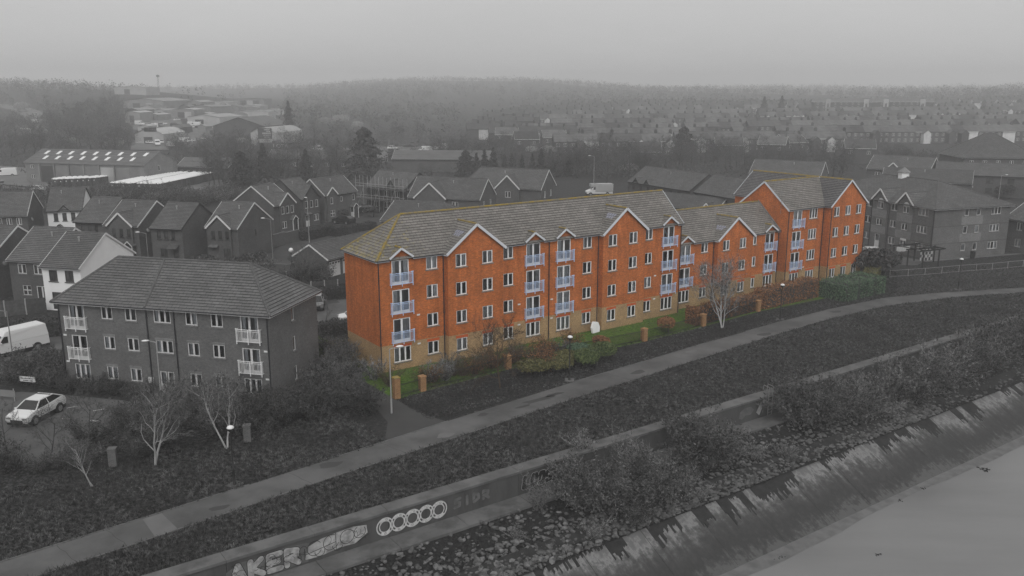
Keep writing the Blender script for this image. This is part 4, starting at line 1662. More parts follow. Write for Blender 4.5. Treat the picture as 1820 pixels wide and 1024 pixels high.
# tar overlay with a broken, fringed lower edge
mb = MB()
x = -40.0
rg = np.random.default_rng(5)
pl_ = lambda a, t, h: W(a, -28.6 + dv * (t / SL), -2.9 + dz * (t / SL) + 0.16 + h)
dn = lambda q: (q[0], q[1], q[2] - 0.2)
while x < 130:
    big = 0.5 + 0.5 * math.sin(x * 0.42) * math.cos(x * 0.19 + 1)
    plate = 0.25 + 1.3 * rg.random()
    Lp = 0.9 + (0.8 + 2.6 * big) * rg.random() ** 1.1
    if rg.random() < (0.14 if x < 38 else 0.45):
        Lp = 0.5 + 0.3 * rg.random()
    hh = 0.02 + 0.04 * rg.random()
    end = x + plate
    while x < end:
        w = 0.07 + 0.15 * rg.random()
        t1 = Lp * (0.72 + 0.4 * rg.random())
        t2 = t1 - 0.18 * rg.random()
        A_, B_, C_, D_ = pl_(x, -0.5, hh), pl_(x + w, -0.5, hh), pl_(x + w, t2, hh), pl_(x, t1, hh)
        mb.face([A_, D_, C_, B_])
        mb.face([D_, dn(D_), dn(C_), C_])
        mb.face([A_, dn(A_), dn(D_), D_])
        mb.face([B_, C_, dn(C_), dn(B_)])
        x += w
tag(put('tar_fringe', mb.mesh('tar_fringe', M['tar'])), 'black broken fringe of tar overlay along the apron top', 'tar', None, 'stuff')

mb = MB()
mb.face([W(-260, -260, -5.52), W(320, -260, -5.52), W(320, -33.2, -5.52), W(-260, -33.2, -5.52)])
tag(put('water', mb.mesh('water', M['mud'])), 'calm pale muddy water of the estuary', 'water', None, 'structure')
# tide line of silt along the foot of the apron
mb = MB()
for i in range(90):
    s0, s1 = -50 + 2 * i, -50 + 2 * (i + 1)
    e = lambda s: 0.10 * math.sin(s * 0.31) + 0.06 * math.sin(s * 0.9 + 1)
    mb.face([W(s0, -34.6 + e(s0) - 0.2 * math.sin(s0 * 0.17), -5.512), W(s1, -34.6 + e(s1) - 0.2 * math.sin(s1 * 0.17), -5.512), W(s1, -33.5, -5.47), W(s0, -33.5, -5.47)])
tag(put('silt_strip', mb.mesh('silt_strip', M['kerb'])), 'paler silt along the foot of the concrete slope', None, None, 'structure')

for i, (px_, py) in enumerate(((1752, 835), (1600, 890), (1386, 990), (1332, 992), (1640, 868), (1560, 985))):
    p_ = math.atan((512 - 155) / 1540.0)
    a_, b_ = (px_ - 910) / 1540.0, -(py - 512) / 1540.0
    t_ = (-5.5 - CAMH) / (-math.sin(p_) + b_ * math.cos(p_))
    wx, wy = a_ * t_, (math.cos(p_) + b_ * math.sin(p_)) * t_
    mb = MB()
    rq = random.Random(i)
    for k in range(9 if i else 16):
        u_, v_ = rq.gauss(0, 0.35), rq.gauss(0, 0.22)
        mb.box(u_ * 0.7 - 0.08, u_ * 0.7 + 0.08, v_ * 0.7 - 0.03, v_ * 0.7 + 0.03, -0.02, 0.03 + 0.03 * rq.random(), 0, Matrix.Rotation(rq.random() * 3, 4, 'Z'))
    tag(put('seaweed_clump', mb.mesh('seaweed_clump', M['tar']), None, (wx, wy, -5.51), 0.0, 1.0 if i == 0 else 0.6), ['largest dark weed clump floating at the right', 'dark weed clump at the foot of the slope, second from the right', 'small dark weed clump near the bottom edge', 'dark weed clump leftmost along the water edge', 'small weed clump between the larger two', 'small weed clump low in the open water'][i], 'seaweed')

# ---- rip-rap
def rock_mesh(seed):
    rg_ = np.random.default_rng(seed)
    bm = bmesh.new()
    bmesh.ops.create_icosphere(bm, subdivisions=1, radius=1.0)
    k = rg_.uniform(0.6, 1.15, 3)
    for v_ in bm.verts:
        q = 1 + rg_.normal(0, 0.16)
        v_.co = Vector((v_.co.x * k[0] * q, v_.co.y * k[1] * q, v_.co.z * 0.7 * k[2] * q))
    me = bpy.data.meshes.new('rock')
    bm.to_mesh(me)
    bm.free()
    me.materials.append(M['rock'])
    return me


RK = [rock_mesh(100 + i) for i in range(7)]


def bank_z(v_):
    return float(np.interp(-v_, [25.2, 26.5, 28.0, 29.6], [-1.72, -2.0, -2.55, -3.15][::1])) if True else 0


rocks = []
rg = np.random.default_rng(9)
for i in range(15000):
    s_ = rg.uniform(-32, 75)
    v_ = -29.5 + 4.4 * rg.random() ** 1.25
    dens = 0.45 + 0.55 * math.sin(s_ * 0.12 + 0.4) ** 2
    if s_ < 3:
        dens = 0.9
    if -27.2 < v_:
        dens *= 0.35 + 0.4 * (8 < s_ < 30)
    if s_ > 40:
        dens *= 0.25
    if rg.random() > dens:
        continue
    rocks.append((s_, v_, 0.075 + 0.17 * rg.random() ** 2.2))
camv = (C1 * -1)
cs_, cv_ = float(camv @ U), float(camv @ V)
vis = [r for r in rocks if -12 < r[0] < 60]
vis.sort(key=lambda r: -r[2] / math.hypot(r[0] - cs_, r[1] - cv_))
near = set(id(r) for r in vis[:290])
V_, F_ = [], []
nv = 0
base_v = []
for me in RK:
    co = np.zeros(len(me.vertices) * 3, np.float32)
    me.vertices.foreach_get('co', co)
    fi = np.zeros(len(me.loops), np.int32)
    me.loops.foreach_get('vertex_index', fi)
    base_v.append((co.reshape(-1, 3), fi.reshape(-1, 3)))
for r in rocks:
    P = W(r[0], r[1], bank_z(r[1]) + r[2] * 0.25)
    k = int(rg.integers(0, 7))
    a = rg.random() * 6.283
    if id(r) in near:
        o = put('rock', RK[k], None, P, (rg.normal(0, 0.3), rg.normal(0, 0.3), a), r[2])
        tag(o, 'grey rubble rock lying on the bank below the sea wall', 'rock', 'rocks on the shore bank')
    else:
        co, fi = base_v[k]
        c_, s2 = math.cos(a), math.sin(a)
        q = co * r[2]
        V_.append(np.stack([q[:, 0] * c_ - q[:, 1] * s2 + P[0], q[:, 0] * s2 + q[:, 1] * c_ + P[1], q[:, 2] + P[2]], 1))
        F_.append(fi + nv)
        nv += len(co)
tag(put('rubble', np_mesh('rubble', np.concatenate(V_), np.concatenate(F_), M['rock_mass'])), 'small grey rubble strewn along the shore bank', 'rubble', None, 'stuff')

# ---- grass tufts on the open grass
rg = np.random.default_rng(3)
n = 60000
S = rg.uniform(-48, 100, n)
t = rg.random(n)
pl = np.interp(S, [p[0] for p in PL], [p[1] for p in PL])
vlo = np.full(n, -22.6)
XY = []
vv = vlo + (pl + 0.06 - vlo) * t
ok = pl > -22.3
XY.append(np.column_stack([S, vv])[ok])
n2 = 26000
S = rg.uniform(-48, -4, n2)
pu = np.interp(S, [p[0] for p in PU], [p[1] for p in PU])
vv = pu - 0.06 + (9.5 * rg.random(n2)) * np.interp(S, [-48, -20, -4], [1.0, 1.0, 0.75])
keep = ~((S > -6.5) & (vv > -14.2 + (S + 6.5) * 0.3)) & (vv < -4)
XY.append(np.column_stack([S, vv])[keep])
n3 = 14000
S = rg.uniform(58, 105, n3)
pu = np.interp(S, [p[0] for p in PU], [p[1] for p in PU])
XY.append(np.column_stack([S, pu + 0.15 + 14 * rg.random(n3)])[S > 66])
XY = np.concatenate(XY)
wxy = C1 + XY[:, :1] * U + XY[:, 1:] * V
clump = np.sin(wxy[:, 0] * 1.7 + np.sin(wxy[:, 1] * 0.9) * 2) * np.cos(wxy[:, 1] * 1.3 + wxy[:, 0] * 0.4)
wxy = wxy[rg.random(len(wxy)) < 0.45 + 0.55 * (clump > 0)]
tufts('grass', wxy, np.zeros(len(wxy)), M['grass_blade'], 0.17, 0.026, 3, 4, 'dark rough grass on both sides of the promenade path', 'grass')
n = 9000
S = rg.uniform(-1.9, 70, n)
Vv = np.interp(S, [-2, 10, 26, 45, 57, 70], [-6.4, -5.4, -6.0, -4.8, -5.1, -4.2])
Vv = Vv * rg.random(n)
g = C1 + np.column_stack([S]) * U + Vv[:, None] * V
tufts('lawn_grass', g, np.full(n, 0.01), M['lawn_blade'], 0.13, 0.018, 3, 6, 'green grass of the lawn in front of the brick flats', 'grass')
n = 17000
S = rg.uniform(-2, 70, n)
Vv = rg.uniform(-12, -5.5, n)
pu = np.interp(S, [p[0] for p in PU], [p[1] for p in PU])
k = Vv > pu + 0.2
g = C1 + S[k][:, None] * U + Vv[k][:, None] * V
tufts('weeds', g, np.full(k.sum(), 0.006), M['grass_blade'], 0.11, 0.024, 3, 8, 'sparse dark weeds on the soil strip by the railings', 'weeds')
# ------------------------------------------------------------------ the brick flats (one building, three joined blocks)
def merge(dst, src, dx, dy):
    for ch in list(src.children):
        ch.parent = dst
        ch.location.x += dx
        ch.location.y += dy
    bpy.data.objects.remove(src)


def merge_rot(dst, src, dx, dy, ang):
    c, s = math.cos(ang), math.sin(ang)
    for ch in list(src.children):
        x, y = ch.location.x, ch.location.y
        ch.parent = dst
        ch.location.x, ch.location.y = dx + c * x - s * y, dy + s * x + c * y
        ch.rotation_euler.z += ang
    bpy.data.objects.remove(src)


def cols(kind, s, zs, w, h, bal=False):
    return [('F', kind, s, z, w, h, bal) for z in zs]


Z4, Z3 = (8.85, 6.22, 3.56, 0.90), (6.22, 3.56, 0.90)
wA = []
for s in (4.82, 7.55, 10.43, 13.2, 23.02, 25.92, 28.78, 31.55):
    wA += cols('w2s', s, Z4, 1.15, 1.2)
for s in (1.36, 15.9, 19.7, 34.27):
    wA += cols('fd', s, (7.85, 5.2, 2.55), 1.71, 2.2, True) + cols('w3', s, (0.72,), 1.71, 1.4)
OM = dict(wall='brick_orange', base='brick_brown', base_z=2.45, roof='tile_brown_lichen', trim='fascia_blue_white', st='orange', ridge='ridge_lichen', oh=0.2, lintel='lintel_orange', balcony='balcony_blue')
flats = building('apartment_building', 'long orange brick block of flats with blue balconies and gables', 'building', C1, 35.0, 37.1, 6.8, 10.0, 13.5,
                 wins=wA, gables=[(6.7, 12.8, 0.6, 12.65), (25.2, 31.1, 0.6, 12.65), (1.2, 3.3, 0, 11.12, 10.26), (15.75, 17.85, 0, 11.12, 10.26), (19.55, 21.65, 0, 11.12, 10.26), (34.1, 36.2, 0, 11.12, 10.26)],
                 hipl=4.1, core=(2.5, 5.1, 7.75), pipes=[(0.06, -0.06), (6.55, -0.07), (18.65, -0.07), (25.0, -0.07), (36.95, -0.07)],
                 vents=[(3.75, 2.05, 0), (3.75, 4.75, 0), (14.9, 2.05, 0), (14.9, 4.1, 0), (18.9, 2.1, 0), (18.9, 4.05, 0), (33.1, 2.1, 0), (33.1, 4.7, 0)], **OM)
wB = []
for s in (4.45, 7.45, 10.35, 13.05):
    wB += cols('w2s', s, Z3, 1.12 if s < 13 else 1.05, 1.2)
for s in (1.05, 15.7):
    wB += cols('fd', s, (5.2, 2.55), 1.7, 2.2, True) + cols('w3', s, (0.72,), 1.7, 1.4)
OM2 = dict(OM)
OM2['roof'] = 'tile_brown'
blkB = building('b', None, None, W(37.1, 1.1), 35.0, 18.3, 7.0, 7.36, 10.8, wins=wB,
                gables=[(6.6, 12.7, 0.6, 9.95), (0.85, 2.95, 0, 8.42, 7.62), (15.5, 17.6, 0, 8.42, 7.62)], core=(2.5, 5.1), pipes=[(0.12, -0.07), (6.45, -0.07), (18.1, -0.07)], verge=0.02, **OM2)
merge(flats, blkB, 37.1, 1.1)
wC = cols('fd', 1.05, (7.85, 5.2, 2.55), 1.71, 2.2, True) + cols('w3', 1.05, (0.72,), 1.71, 1.4) + cols('w3', 4.2, (8.75, 6.12, 3.46, 0.8), 1.62, 1.32)
blkC = building('b', None, None, W(55.4, 0), 35.0, 10.6, 7.6, 10.0, 13.35, wins=wC, core=(2.5, 5.1, 7.75), pipes=[(0.1, -0.07), (6.95, -0.07)], noright=True, vents=[(3.5, 2.6, 0)], **OM2)
merge(flats, blkC, 55.4, 0)
wD = []
for s in (63.2, 65.55, 67.85):
    for k, z in enumerate(Z4):
        if s == 67.85 and k == 3:
            wD.append(('L', 'fd', 70.0 - s - 1.12, 0.15, 1.12, 2.05))
        else:
            wD.append(('L', 'w2s', 70.0 - s - 1.12, z, 1.12, 1.2))
OM3 = dict(OM2)
OM3['roof'] = 'tile_slate'
blkD = building('b', None, None, W(70, -1), 125.0, 15.5, 7.5, 10.0, 13.3, wins=wD, core=(2.5, 5.1, 7.75), pipes=[(-0.07, 7.4), (-0.07, 0.1)], verge=0.16, **OM3)
merge_rot(flats, blkD, 70.0, -1.0, math.pi / 2)
# newer, bluer tiles let into the bay roofs
for (sx0, y0_, zf, sl, off) in ((7.9, -0.2, 10.12, 0.774, 6.48), (26.4, -0.2, 10.12, 0.80, 24.98), (44.5, 0.9, 7.48, 0.75, 43.48)):
    for k in range(7):
        r_, c_ = k // 4, k % 4
        s0 = sx0 + 0.62 - r_ * 0.28
        yy = y0_ + 0.35 * c_ + 0.15 * r_
        z0 = zf + (s0 - off) * sl + 0.085
        tq = MB()
        tq.face([(s0, yy, z0), (s0, yy + 0.26, z0), (s0 + 0.26, yy + 0.26, z0 + 0.26 * sl), (s0 + 0.26, yy, z0 + 0.26 * sl)])
        tq.obj('replacement_tile', M['new_tile'], flats)
# lead flashing where the middle roof meets the taller block, and an aerial
fl = MB()
fl.beam((55.3, 0.9, 7.62), (55.3, 4.62, 10.95), 0.06, 0.16)
fl.obj('flashing', M['grey_metal'], flats)
ae = MB()
ae.tube((55.2, 1.0, 9.6), (55.2, 1.0, 12.6), 0.02)
for i in range(5):
    ae.tube((54.9, 1.0, 12.0 + 0.1 * i), (55.5, 1.0, 12.0 + 0.1 * i), 0.01, None, 4)
ae.obj('aerial', M['grey_metal'], flats)

# ------------------------------------------------------------------ grey three-storey flats
wG = []
for s, w in ((1.0, 1.5), (16.82, 1.57)):
    wG += cols('fd', s, (5.25, 2.65), w, 2.08, True) + cols('w3', s, (0.9,), w, 1.32)
for s in (4.12, 6.37, 11.95, 14.22):
    wG += cols('w2', s, (6.28, 3.72, 1.12), 1.06, 1.1)
wG += cols('w3', 9.03, (6.3, 3.75), 1.58, 1.08) + cols('door', 9.15, (0.1,), 0.62, 2.1) + cols('door', 9.85, (0.1,), 0.62, 2.1)
wG += [('R', 'w1', 3.65, z, 0.46, 1.22) for z in (6.1, 3.55, 1.0)]
grey = building('grey_flats', 'dark grey three-storey brick flats with hipped roof and white balconies beside the car park', 'building', (-37.7, 69.7), -13.8, 19.3, 8.2, 7.38, 10.65,
                wall='brick_grey', roof='tile_grey', trim='white_paint', st='grey', ridge='ridge_grey', wins=wG, hipl=3.1, hipr=3.7, oh=0.35, core=(2.5, 5.1), balcony='white_upvc',
                pipes=[(0.08, -0.07), (8.42, -0.07), (10.95, -0.07), (19.2, -0.07)], vents=[(0.25, 2.3, 0), (0.25, 4.6, 0), (18.75, 2.2, 0), (18.75, 4.5, 0)])
rc = MB()
ridge_caps(rc, (7.6, 4.1, 10.68), (8.5, -0.33, 7.56), 0.12)
rc.obj('party_wall_tiles', M['ridge_grey'], grey)
lb = MB()
for s in (4.12, 6.37, 9.03, 11.95, 14.22):
    for z in (3.72 + 1.1, 1.12 + 1.1):
        if s == 9.03 and z < 3:
            continue
        lb = MB()
        w = 1.58 if s == 9.03 else 1.06
        lb.box(s - 0.05, s + w + 0.05, -0.012, 0.03, z + 0.004, z + 0.22)
        lb.obj('lintel', M['brick_grey_light'], grey)
nb = MB()
nb.box(8.0, 8.5, -0.03, 0.0, 1.0, 1.6)
nb.obj('notice_board', M['sign_white'], grey)

# ------------------------------------------------------------------ far grey block with arched windows
wR = []
for s, k, w in ((11.8, 'w2', 1.3), (14.5, 'arch', 1.25), (17.3, 'w2', 1.3), (19.85, 'arch', 1.25), (22.8, 'w3', 1.95)):
    for z in (6.25, 3.65, 1.05):
        kind = k
        if k == 'arch' and (z == 3.65 or (z == 1.05 and s < 15)):
            kind = 'w2'
        if s == 14.5 and z == 1.05:
            wR.append(('F', 'door', 14.5, 0.1, 1.0, 2.1))
            continue
        wR.append(('F', kind, s, z, w, 1.1 if k != 'arch' else 1.0))
for s, k, w in ((5.6, 'w1', 0.8), (7.85, 'w1', 0.8), (10.7, 'w3', 1.9)):
    for z in (6.25, 3.65, 1.0):
        wR.append(('R', k, s, z, w, 1.12))
blkR = building('grey_block', 'grey three-storey block with hipped roof and two arched-window gables behind the drying frame', 'building', (53.0, 149.8), -70.7, 26.0, 14.4, 7.36, 10.65,
                wall='brick_grey', roof='tile_grey', st='grey', ridge='ridge_grey', wins=wR, gables=[(13.4, 16.6, 0.12, 9.35), (18.7, 21.9, 0.12, 9.35)], hipl=7.2, hipr=7.2, oh=0.4, core=(2.5, 5.1), pipes=[(25.9, -0.07), (13.2, -0.07), (17.0, -0.07)])
for s0, s1 in ((13.42, 16.58), (18.72, 21.88)):
    p = MB()
    for z0, z1 in ((2.35, 3.5), (4.85, 6.1)):
        p.box(s0, s1, -0.135, -0.122, z0, z1)
    p.obj('brick_panel', M['brick_grey_light'], blkR)
p = MB()
for z0, z1 in ((2.3, 3.62), (4.8, 6.2)):
    p.box(26.002, 26.012, 5.1, 9.2, z0, z1)
p.obj('brick_panel', M['brick_grey_light'], blkR)
p = MB()
for z in (2.25, 4.8):
    p.box(-0.014, 26.014, -0.014, -0.001, z, z + 0.12)
    p.box(26.001, 26.015, 0.0, 14.4, z, z + 0.12)
p.obj('brick_band', M['brick_grey_house'], blkR)
cu = MB()
cu.lathe([(0.85, 10.2), (0.85, 11.35)], 6, 0, (11.6, 7.2, 0))
co = cu.obj('cupola', M['render_white'], blkR)
cu = MB()
cu.lathe([(1.05, 11.33), (1.05, 11.4), (0.02, 12.2)], 6, 0, (11.6, 7.2, 0))
cu.obj('cupola_roof', M['sheet_mid'], co)

# ------------------------------------------------------------------ estate houses
def trio(z=3.5, s=(0.95, 2.15, 3.3), w=0.62, h=1.25, kind='w1'):
    return [('F', kind, a, z, w, h) for a in s]


building('detached_house', 'grey brick house with side gable at the left edge, beside the white-gabled house', 'house', (-69.2, 102.1), -12.8, 7.8, 9.4, 4.9, 8.3, wins=trio(3.5, (1, 3, 5), 1.0, 1.2, 'w2'))
building('brick_semi', 'dark brick half of the pair left of the white-gabled house', 'house', (-59.1, 99.8), -12.8, 5.6, 9.4, 4.9, 8.3, noright=False,
         wins=[('F', 'w2', 1.15, 3.5, 1.15, 1.15), ('F', 'w2', 3.3, 3.5, 1.15, 1.15), ('F', 'wbar', 1.5, 0.95, 1.15, 1.15), ('F', 'fd', 3.4, 0.1, 1.5, 2.0)])
building('white_semi', 'white rendered house with white gable end behind the grey flats', 'house', (-53.2, 96.0), -12.8, 5.0, 9.4, 4.9, 8.3, wall='render_white', st='brown',
         wins=[('F', 'w2', 0.85, 3.4, 1.1, 1.3), ('F', 'w2', 2.95, 3.4, 1.1, 1.3), ('F', 'fd', 0.95, 0.15, 1.5, 2.0), ('R', 'w1', 5.6, 3.2, 0.5, 0.8)])
building('gabled_house', 'grey house with plain slate roof and three white windows at the left edge', 'house', (-85.5, 134.0), 14.0, 9.0, 9.0, 4.9, 8.4, wins=trio(3.6, (4.6, 6.0, 7.4), 0.75, 1.1, 'w2'))
building('white_gablet_house', 'white rendered house with dark windows and a small roof gablet', 'house', (-75.9, 140.6), 15.0, 5.2, 9.0, 4.9, 8.4, wall='render_white', trim='brown_frame', st='brown', wins=trio(3.4, (0.9, 2.2, 3.5), 0.65, 1.3) + [('F', 'w2', 3.3, 0.9, 1.2, 1.2)],
         gables=[(1.7, 3.5, 0, 5.95, 4.95)], porch=(1.7, 2.2, 'gable'))
building('row_house', 'plain dark brick house, leftmost of the row of four facing the grey flats', 'house', (-65.8, 129.3), -13.0, 5.1, 9.2, 4.9, 8.3, trim='brown_frame', st='brown', wins=trio())
building('row_house', 'dark brick house with white-edged gable, second from left in the row of four', 'house', (-60.0, 126.4), -14.0, 5.7, 9.2, 4.9, 8.2, st='brown', wins=trio(3.4, (1.5, 2.75, 4.0)), gables=[(0.9, 4.9, 0.4, 7.0)], porch=(4.4, 2.2, 'gable'))
building('row_house', 'plain dark brick house with canopy over dark door, third in the row of four', 'house', (-52.0, 123.4), -14.0, 5.1, 9.2, 4.9, 8.2, trim='brown_frame', st='brown', wins=trio() + [('F', 'w2', 1.3, 0.9, 1.15, 1.25), ('F', 'door', 3.4, 0.05, 0.9, 2.05)], porch=(3.7, 2.3, 'lean'))
building('row_house', 'dark brick house with white-edged gables, rightmost of the row of four beside the side road', 'house', (-44.3, 124.2), -15.5, 5.2, 9.2, 4.9, 8.25, st='brown', wins=trio(3.4, (1.05, 2.2, 3.35)) + [('F', 'w2', 2.9, 0.9, 1.15, 1.25), ('R', 'w1', 4.4, 3.4, 0.4, 0.9)], gables=[(0.5, 4.2, 0.4, 6.9)], porch=(1.4, 2.3, 'lean'))
building('road_house', 'brick house with left gable end, nearest of the three up the side road', 'house', (-40.8, 147.3), 63.0, 5.3, 9.2, 4.9, 8.2, wins=trio(3.4, (1.6, 2.8, 4.0), 0.75, 1.3) + [('F', 'w2', 1.6, 0.9, 1.2, 1.2)], gables=[(1.2, 5.1, 0.35, 7.0)], porch=(4.3, 2.2, 'gable'))
building('road_house', 'brick house with white front door, middle of the three up the side road', 'house', (-38.2, 155.5), 59.0, 5.0, 9.2, 4.9, 8.4, trim='brown_frame', wins=trio(3.4, (0.9, 2.2, 3.5), 0.75, 1.3) + [('F', 'w2', 3.0, 0.9, 1.2, 1.2), ('F', 'door', 0.9, 0.05, 0.95, 2.1)], gables=[(0.5, 4.5, 0.35, 7.5)], porch=(1.4, 2.3, 'lean'))
building('road_house', 'brick house with small white gable, farthest of the three up the side road', 'house', (-35.2, 161.9), 56.0, 8.6, 7.0, 4.9, 7.9, wins=[('F', 'w1', 1.3, 3.3, 0.7, 1.2), ('F', 'w1', 4.2, 3.5, 0.6, 0.9), ('F', 'w1', 7.4, 3.4, 0.7, 1.2), ('F', 'wbar', 1.2, 0.9, 1.2, 1.2), ('F', 'door', 6.9, 0.05, 0.95, 2.1)], gables=[(0.5, 3.0, 0.3, 6.5)], porch=(7.3, 2.2, 'gable'))
building('wide_house', 'wide house with two white-edged gables seen over the left part of the orange flats roof', 'house', (-19.1, 159.7), -18.0, 14.0, 8.6, 4.9, 8.4, wins=[('F', 'w2', 8.6, 3.3, 1.2, 1.2), ('R', 'w2', 1.6, 3.2, 1.1, 1.3), ('R', 'w2', 5.2, 3.2, 1.1, 1.3)], gables=[(1.6, 7.6, 0.8, 7.9)])
building('wide_house', 'wide house with two white-edged gables just left of the white motorhome', 'house', (-10.0, 177.6), -22.0, 17.0, 8.6, 4.9, 8.6, wins=[('F', 'w2', 9.6, 3.3, 1.2, 1.2), ('R', 'w2', 1.6, 3.2, 1.1, 1.3), ('R', 'w2', 5.2, 3.2, 1.1, 1.3)], gables=[(7.6, 12.6, 0.8, 7.7)], hipl=2.0)
building('scaffolded_house', 'dark house wrapped in scaffolding on its front', 'house', (-30.0, 178.8), -36.0, 11.0, 8.0, 4.9, 8.0, trim='brown_frame', wins=trio(3.2, (2, 5, 8), 1.1, 1.2, 'w2') + trio(0.9, (2, 5, 8), 1.1, 1.2, 'w2'), gables=[(6.0, 8.4, 0.0, 6.6, 5.0)])
building('white_gable_house', 'narrow house with white rendered gable right of the scaffolding', 'house', (-20.4, 171.8), -36.0, 3.4, 7.0, 4.7, 7.4, wall='render_white', trim='brown_frame', st='brown', wins=[('R', 'w1', 2.0, 2.6, 1.0, 1.6), ('F', 'w1', 1.0, 2.8, 0.8, 1.2)])
building('low_house', 'house with white-edged gable directly behind the left ridge of the orange flats', 'house', (-19.9, 130.9), -19.0, 12.0, 9.6, 4.9, 7.5, hipr=3.6, wins=trio(3.3, (2, 5, 8), 1.0, 1.1, 'w2'))
building('garage_block', 'low garage with white door beside the left end of the orange flats', 'garage', (-24.6, 112.8), 62.0, 13.0, 5.6, 2.35, 4.3, wins=[('F', 'garage', 0.45, 0.02, 2.35, 2.05), ('F', 'garage', 3.3, 0.02, 2.35, 2.05), ('F', 'garage', 6.2, 0.02, 2.35, 2.05)], gables=[])
tw = [('F', 'w2', 1.4 + 2.5 * i, 3.6, 0.95, 1.0) for i in range(7)]
building('terrace_row', 'long two-storey terrace with narrow dark windows, left of the two behind the flats', 'house', (25.0, 186.6), -61.4, 20.3, 9.0, 4.9, 8.1, trim='brown_frame', st='brown', wins=tw, gables=[(2.2, 4.0, 0, 6.1, 5.0), (6.0, 7.6, 0, 6.0, 5.0)])
building('terrace_row', 'long two-storey terrace with narrow dark windows, right of the two behind the flats', 'house', (35.4, 167.5), -63.5, 19.0, 9.0, 4.9, 8.2, trim='brown_frame', st='brown', wins=tw)
building('garage_row', 'low tiled garage row between the terraces and the orange flats', 'garage', (28.0, 167.2), -46.0, 13.5, 6.0, 2.5, 4.7, gables=[(10.5, 12.5, 0.2, 4.0)])
building('rear_house', 'grey-roofed house behind the tall right end of the orange flats', 'house', (56.0, 205.0), -30.0, 16.0, 9.0, 4.9, 8.0, wins=trio(3.3, (2, 5, 8), 1.0, 1.1, 'w2'))
building('cottage_house', 'two-storey house with small front gable behind the cupola roof', 'house', (88.4, 216.9), -40.0, 14.5, 9.5, 4.9, 8.2, wins=[('F', 'w2', 2.0, 3.2, 1.3, 1.2), ('F', 'w1', 5.6, 3.2, 0.8, 1.2)], gables=[(4.6, 8.0, 0.4, 6.9)])
building('long_house', 'long tiled house directly behind the cupola', 'house', (83.0, 195.0), -28.0, 18.0, 9.0, 4.4, 7.0)
building('row_block', 'long grey terrace with dark windows at the right edge, below the pyramid roof', 'house', (100.5, 206.5), -26.0, 32.0, 9.0, 4.6, 7.3, st='brown', trim='brown_frame', wins=[('F', 'w2', 6.5 + 4.3 * i, 3.1, 1.4, 1.2) for i in range(5)] + [('F', 'w2', 6.5 + 4.3 * i, 0.8, 1.4, 1.2) for i in range(5)])
building('pyramid_block', 'three-storey block under a steep pyramid roof at the right edge', 'building', (113.5, 219.5), -6.0, 18.0, 16.0, 7.4, 13.2, hipl=7.9, hipr=7.9, wins=[('F', 'w2', 1.5 + 3.2 * i, 5.7, 1.0, 1.2) for i in range(5)])
building('edge_block', 'two-storey grey block at the right edge beside the far grey block', 'building', (76.6, 133.2), -70.7, 9.0, 9.0, 4.9, 7.9, st='grey', wall='brick_grey', roof='tile_grey', core=(2.5,), wins=[('F', 'w2', 2.0, 3.5, 1.0, 1.2), ('F', 'w2', 2.0, 0.95, 1.0, 1.2), ('F', 'w2', 5.0, 3.5, 1.0, 1.2), ('F', 'w2', 5.0, 0.95, 1.0, 1.2)])

# depot
wd = [('F', 'w2', 1.6, 3.6, 1.2, 1.0), ('F', 'w2', 1.6, 0.9, 1.2, 1.0)]
depot = building('depot', 'long low brick depot with rooflights and roller doors', 'warehouse', (-131.0, 234.6), -14.7, 37.0, 14.0, 5.0, 8.3, wall='brick_grey_light', roof='sheet_roof', trim='sheet_mid', wins=wd + [('R', 'w1', 5.8, 3.2, 0.8, 1.4)], course=1.4, caps=False, gutter=False)
for i in range(6):
    c = MB()
    x0 = 5.0 + i * 4.7
    c.box(x0, x0 + 4.0, -0.06, 0.02, 0.02, 4.3)
    for k in range(1, 14):
        c.box(x0 + 0.02, x0 + 3.98, -0.085, -0.06, k * 0.31 - 0.02, k * 0.31 + 0.02)
    c.obj('roller_door', M['sheet_dark'] if i == 0 else (M['sheet_light'] if i == 4 else M['sheet_mid']), depot)
    c = MB()
    c.box(x0 - 0.5, x0 - 0.15, -0.4, 0.02, 0.0, 4.9)
    c.obj('pier', M['sheet_mid'], depot)
mz = (8.3 - 5.12) / 7.35
for i in range(9):
    for row, (v0, v1) in enumerate(((1.6, 3.2), (4.2, 5.8))):
        x0 = 2.6 + i * 3.9 + (1.7 if row == 0 else 0)
        if x0 > 35:
            continue
        c = MB()
        z0, z1 = 5.12 + mz * (v0 + 0.35) + 0.12, 5.12 + mz * (v1 + 0.35) + 0.12
        c.face([(x0, v0, z0), (x0 + 1.0, v0, z0), (x0 + 1.0, v1, z1), (x0, v1, z1)])
        c.face([(x0, v0, z0), (x0, v0, z0 - 0.2), (x0 + 1.0, v0, z0 - 0.2), (x0 + 1.0, v0, z0)])
        c.obj('rooflight', M['toilet_roof'], depot)
building('annexe', 'low brick annexe behind the right end of the depot', 'building', (-93.0, 242.0), -14.7, 16.0, 8.0, 3.2, 5.6, wins=trio(1.2, (1, 3, 5), 0.9, 1.2), roof='sheet_roof', course=1.4, caps=False)
building('long_hall', 'long dark low hall among trees behind the scaffolded house', 'building', (-36.0, 262.0), -5.0, 30.0, 9.0, 3.6, 6.2, roof='sheet_roof', course=1.4, caps=False)
building('long_hall', 'long dark low hall behind the conifer row', 'building', (-75.0, 268.0), -5.0, 32.0, 9.0, 3.4, 6.0, roof='sheet_roof', course=1.4, caps=False, wins=[('F', 'w2', 3 + 5 * i, 1.2, 1.2, 1.2) for i in range(5)])

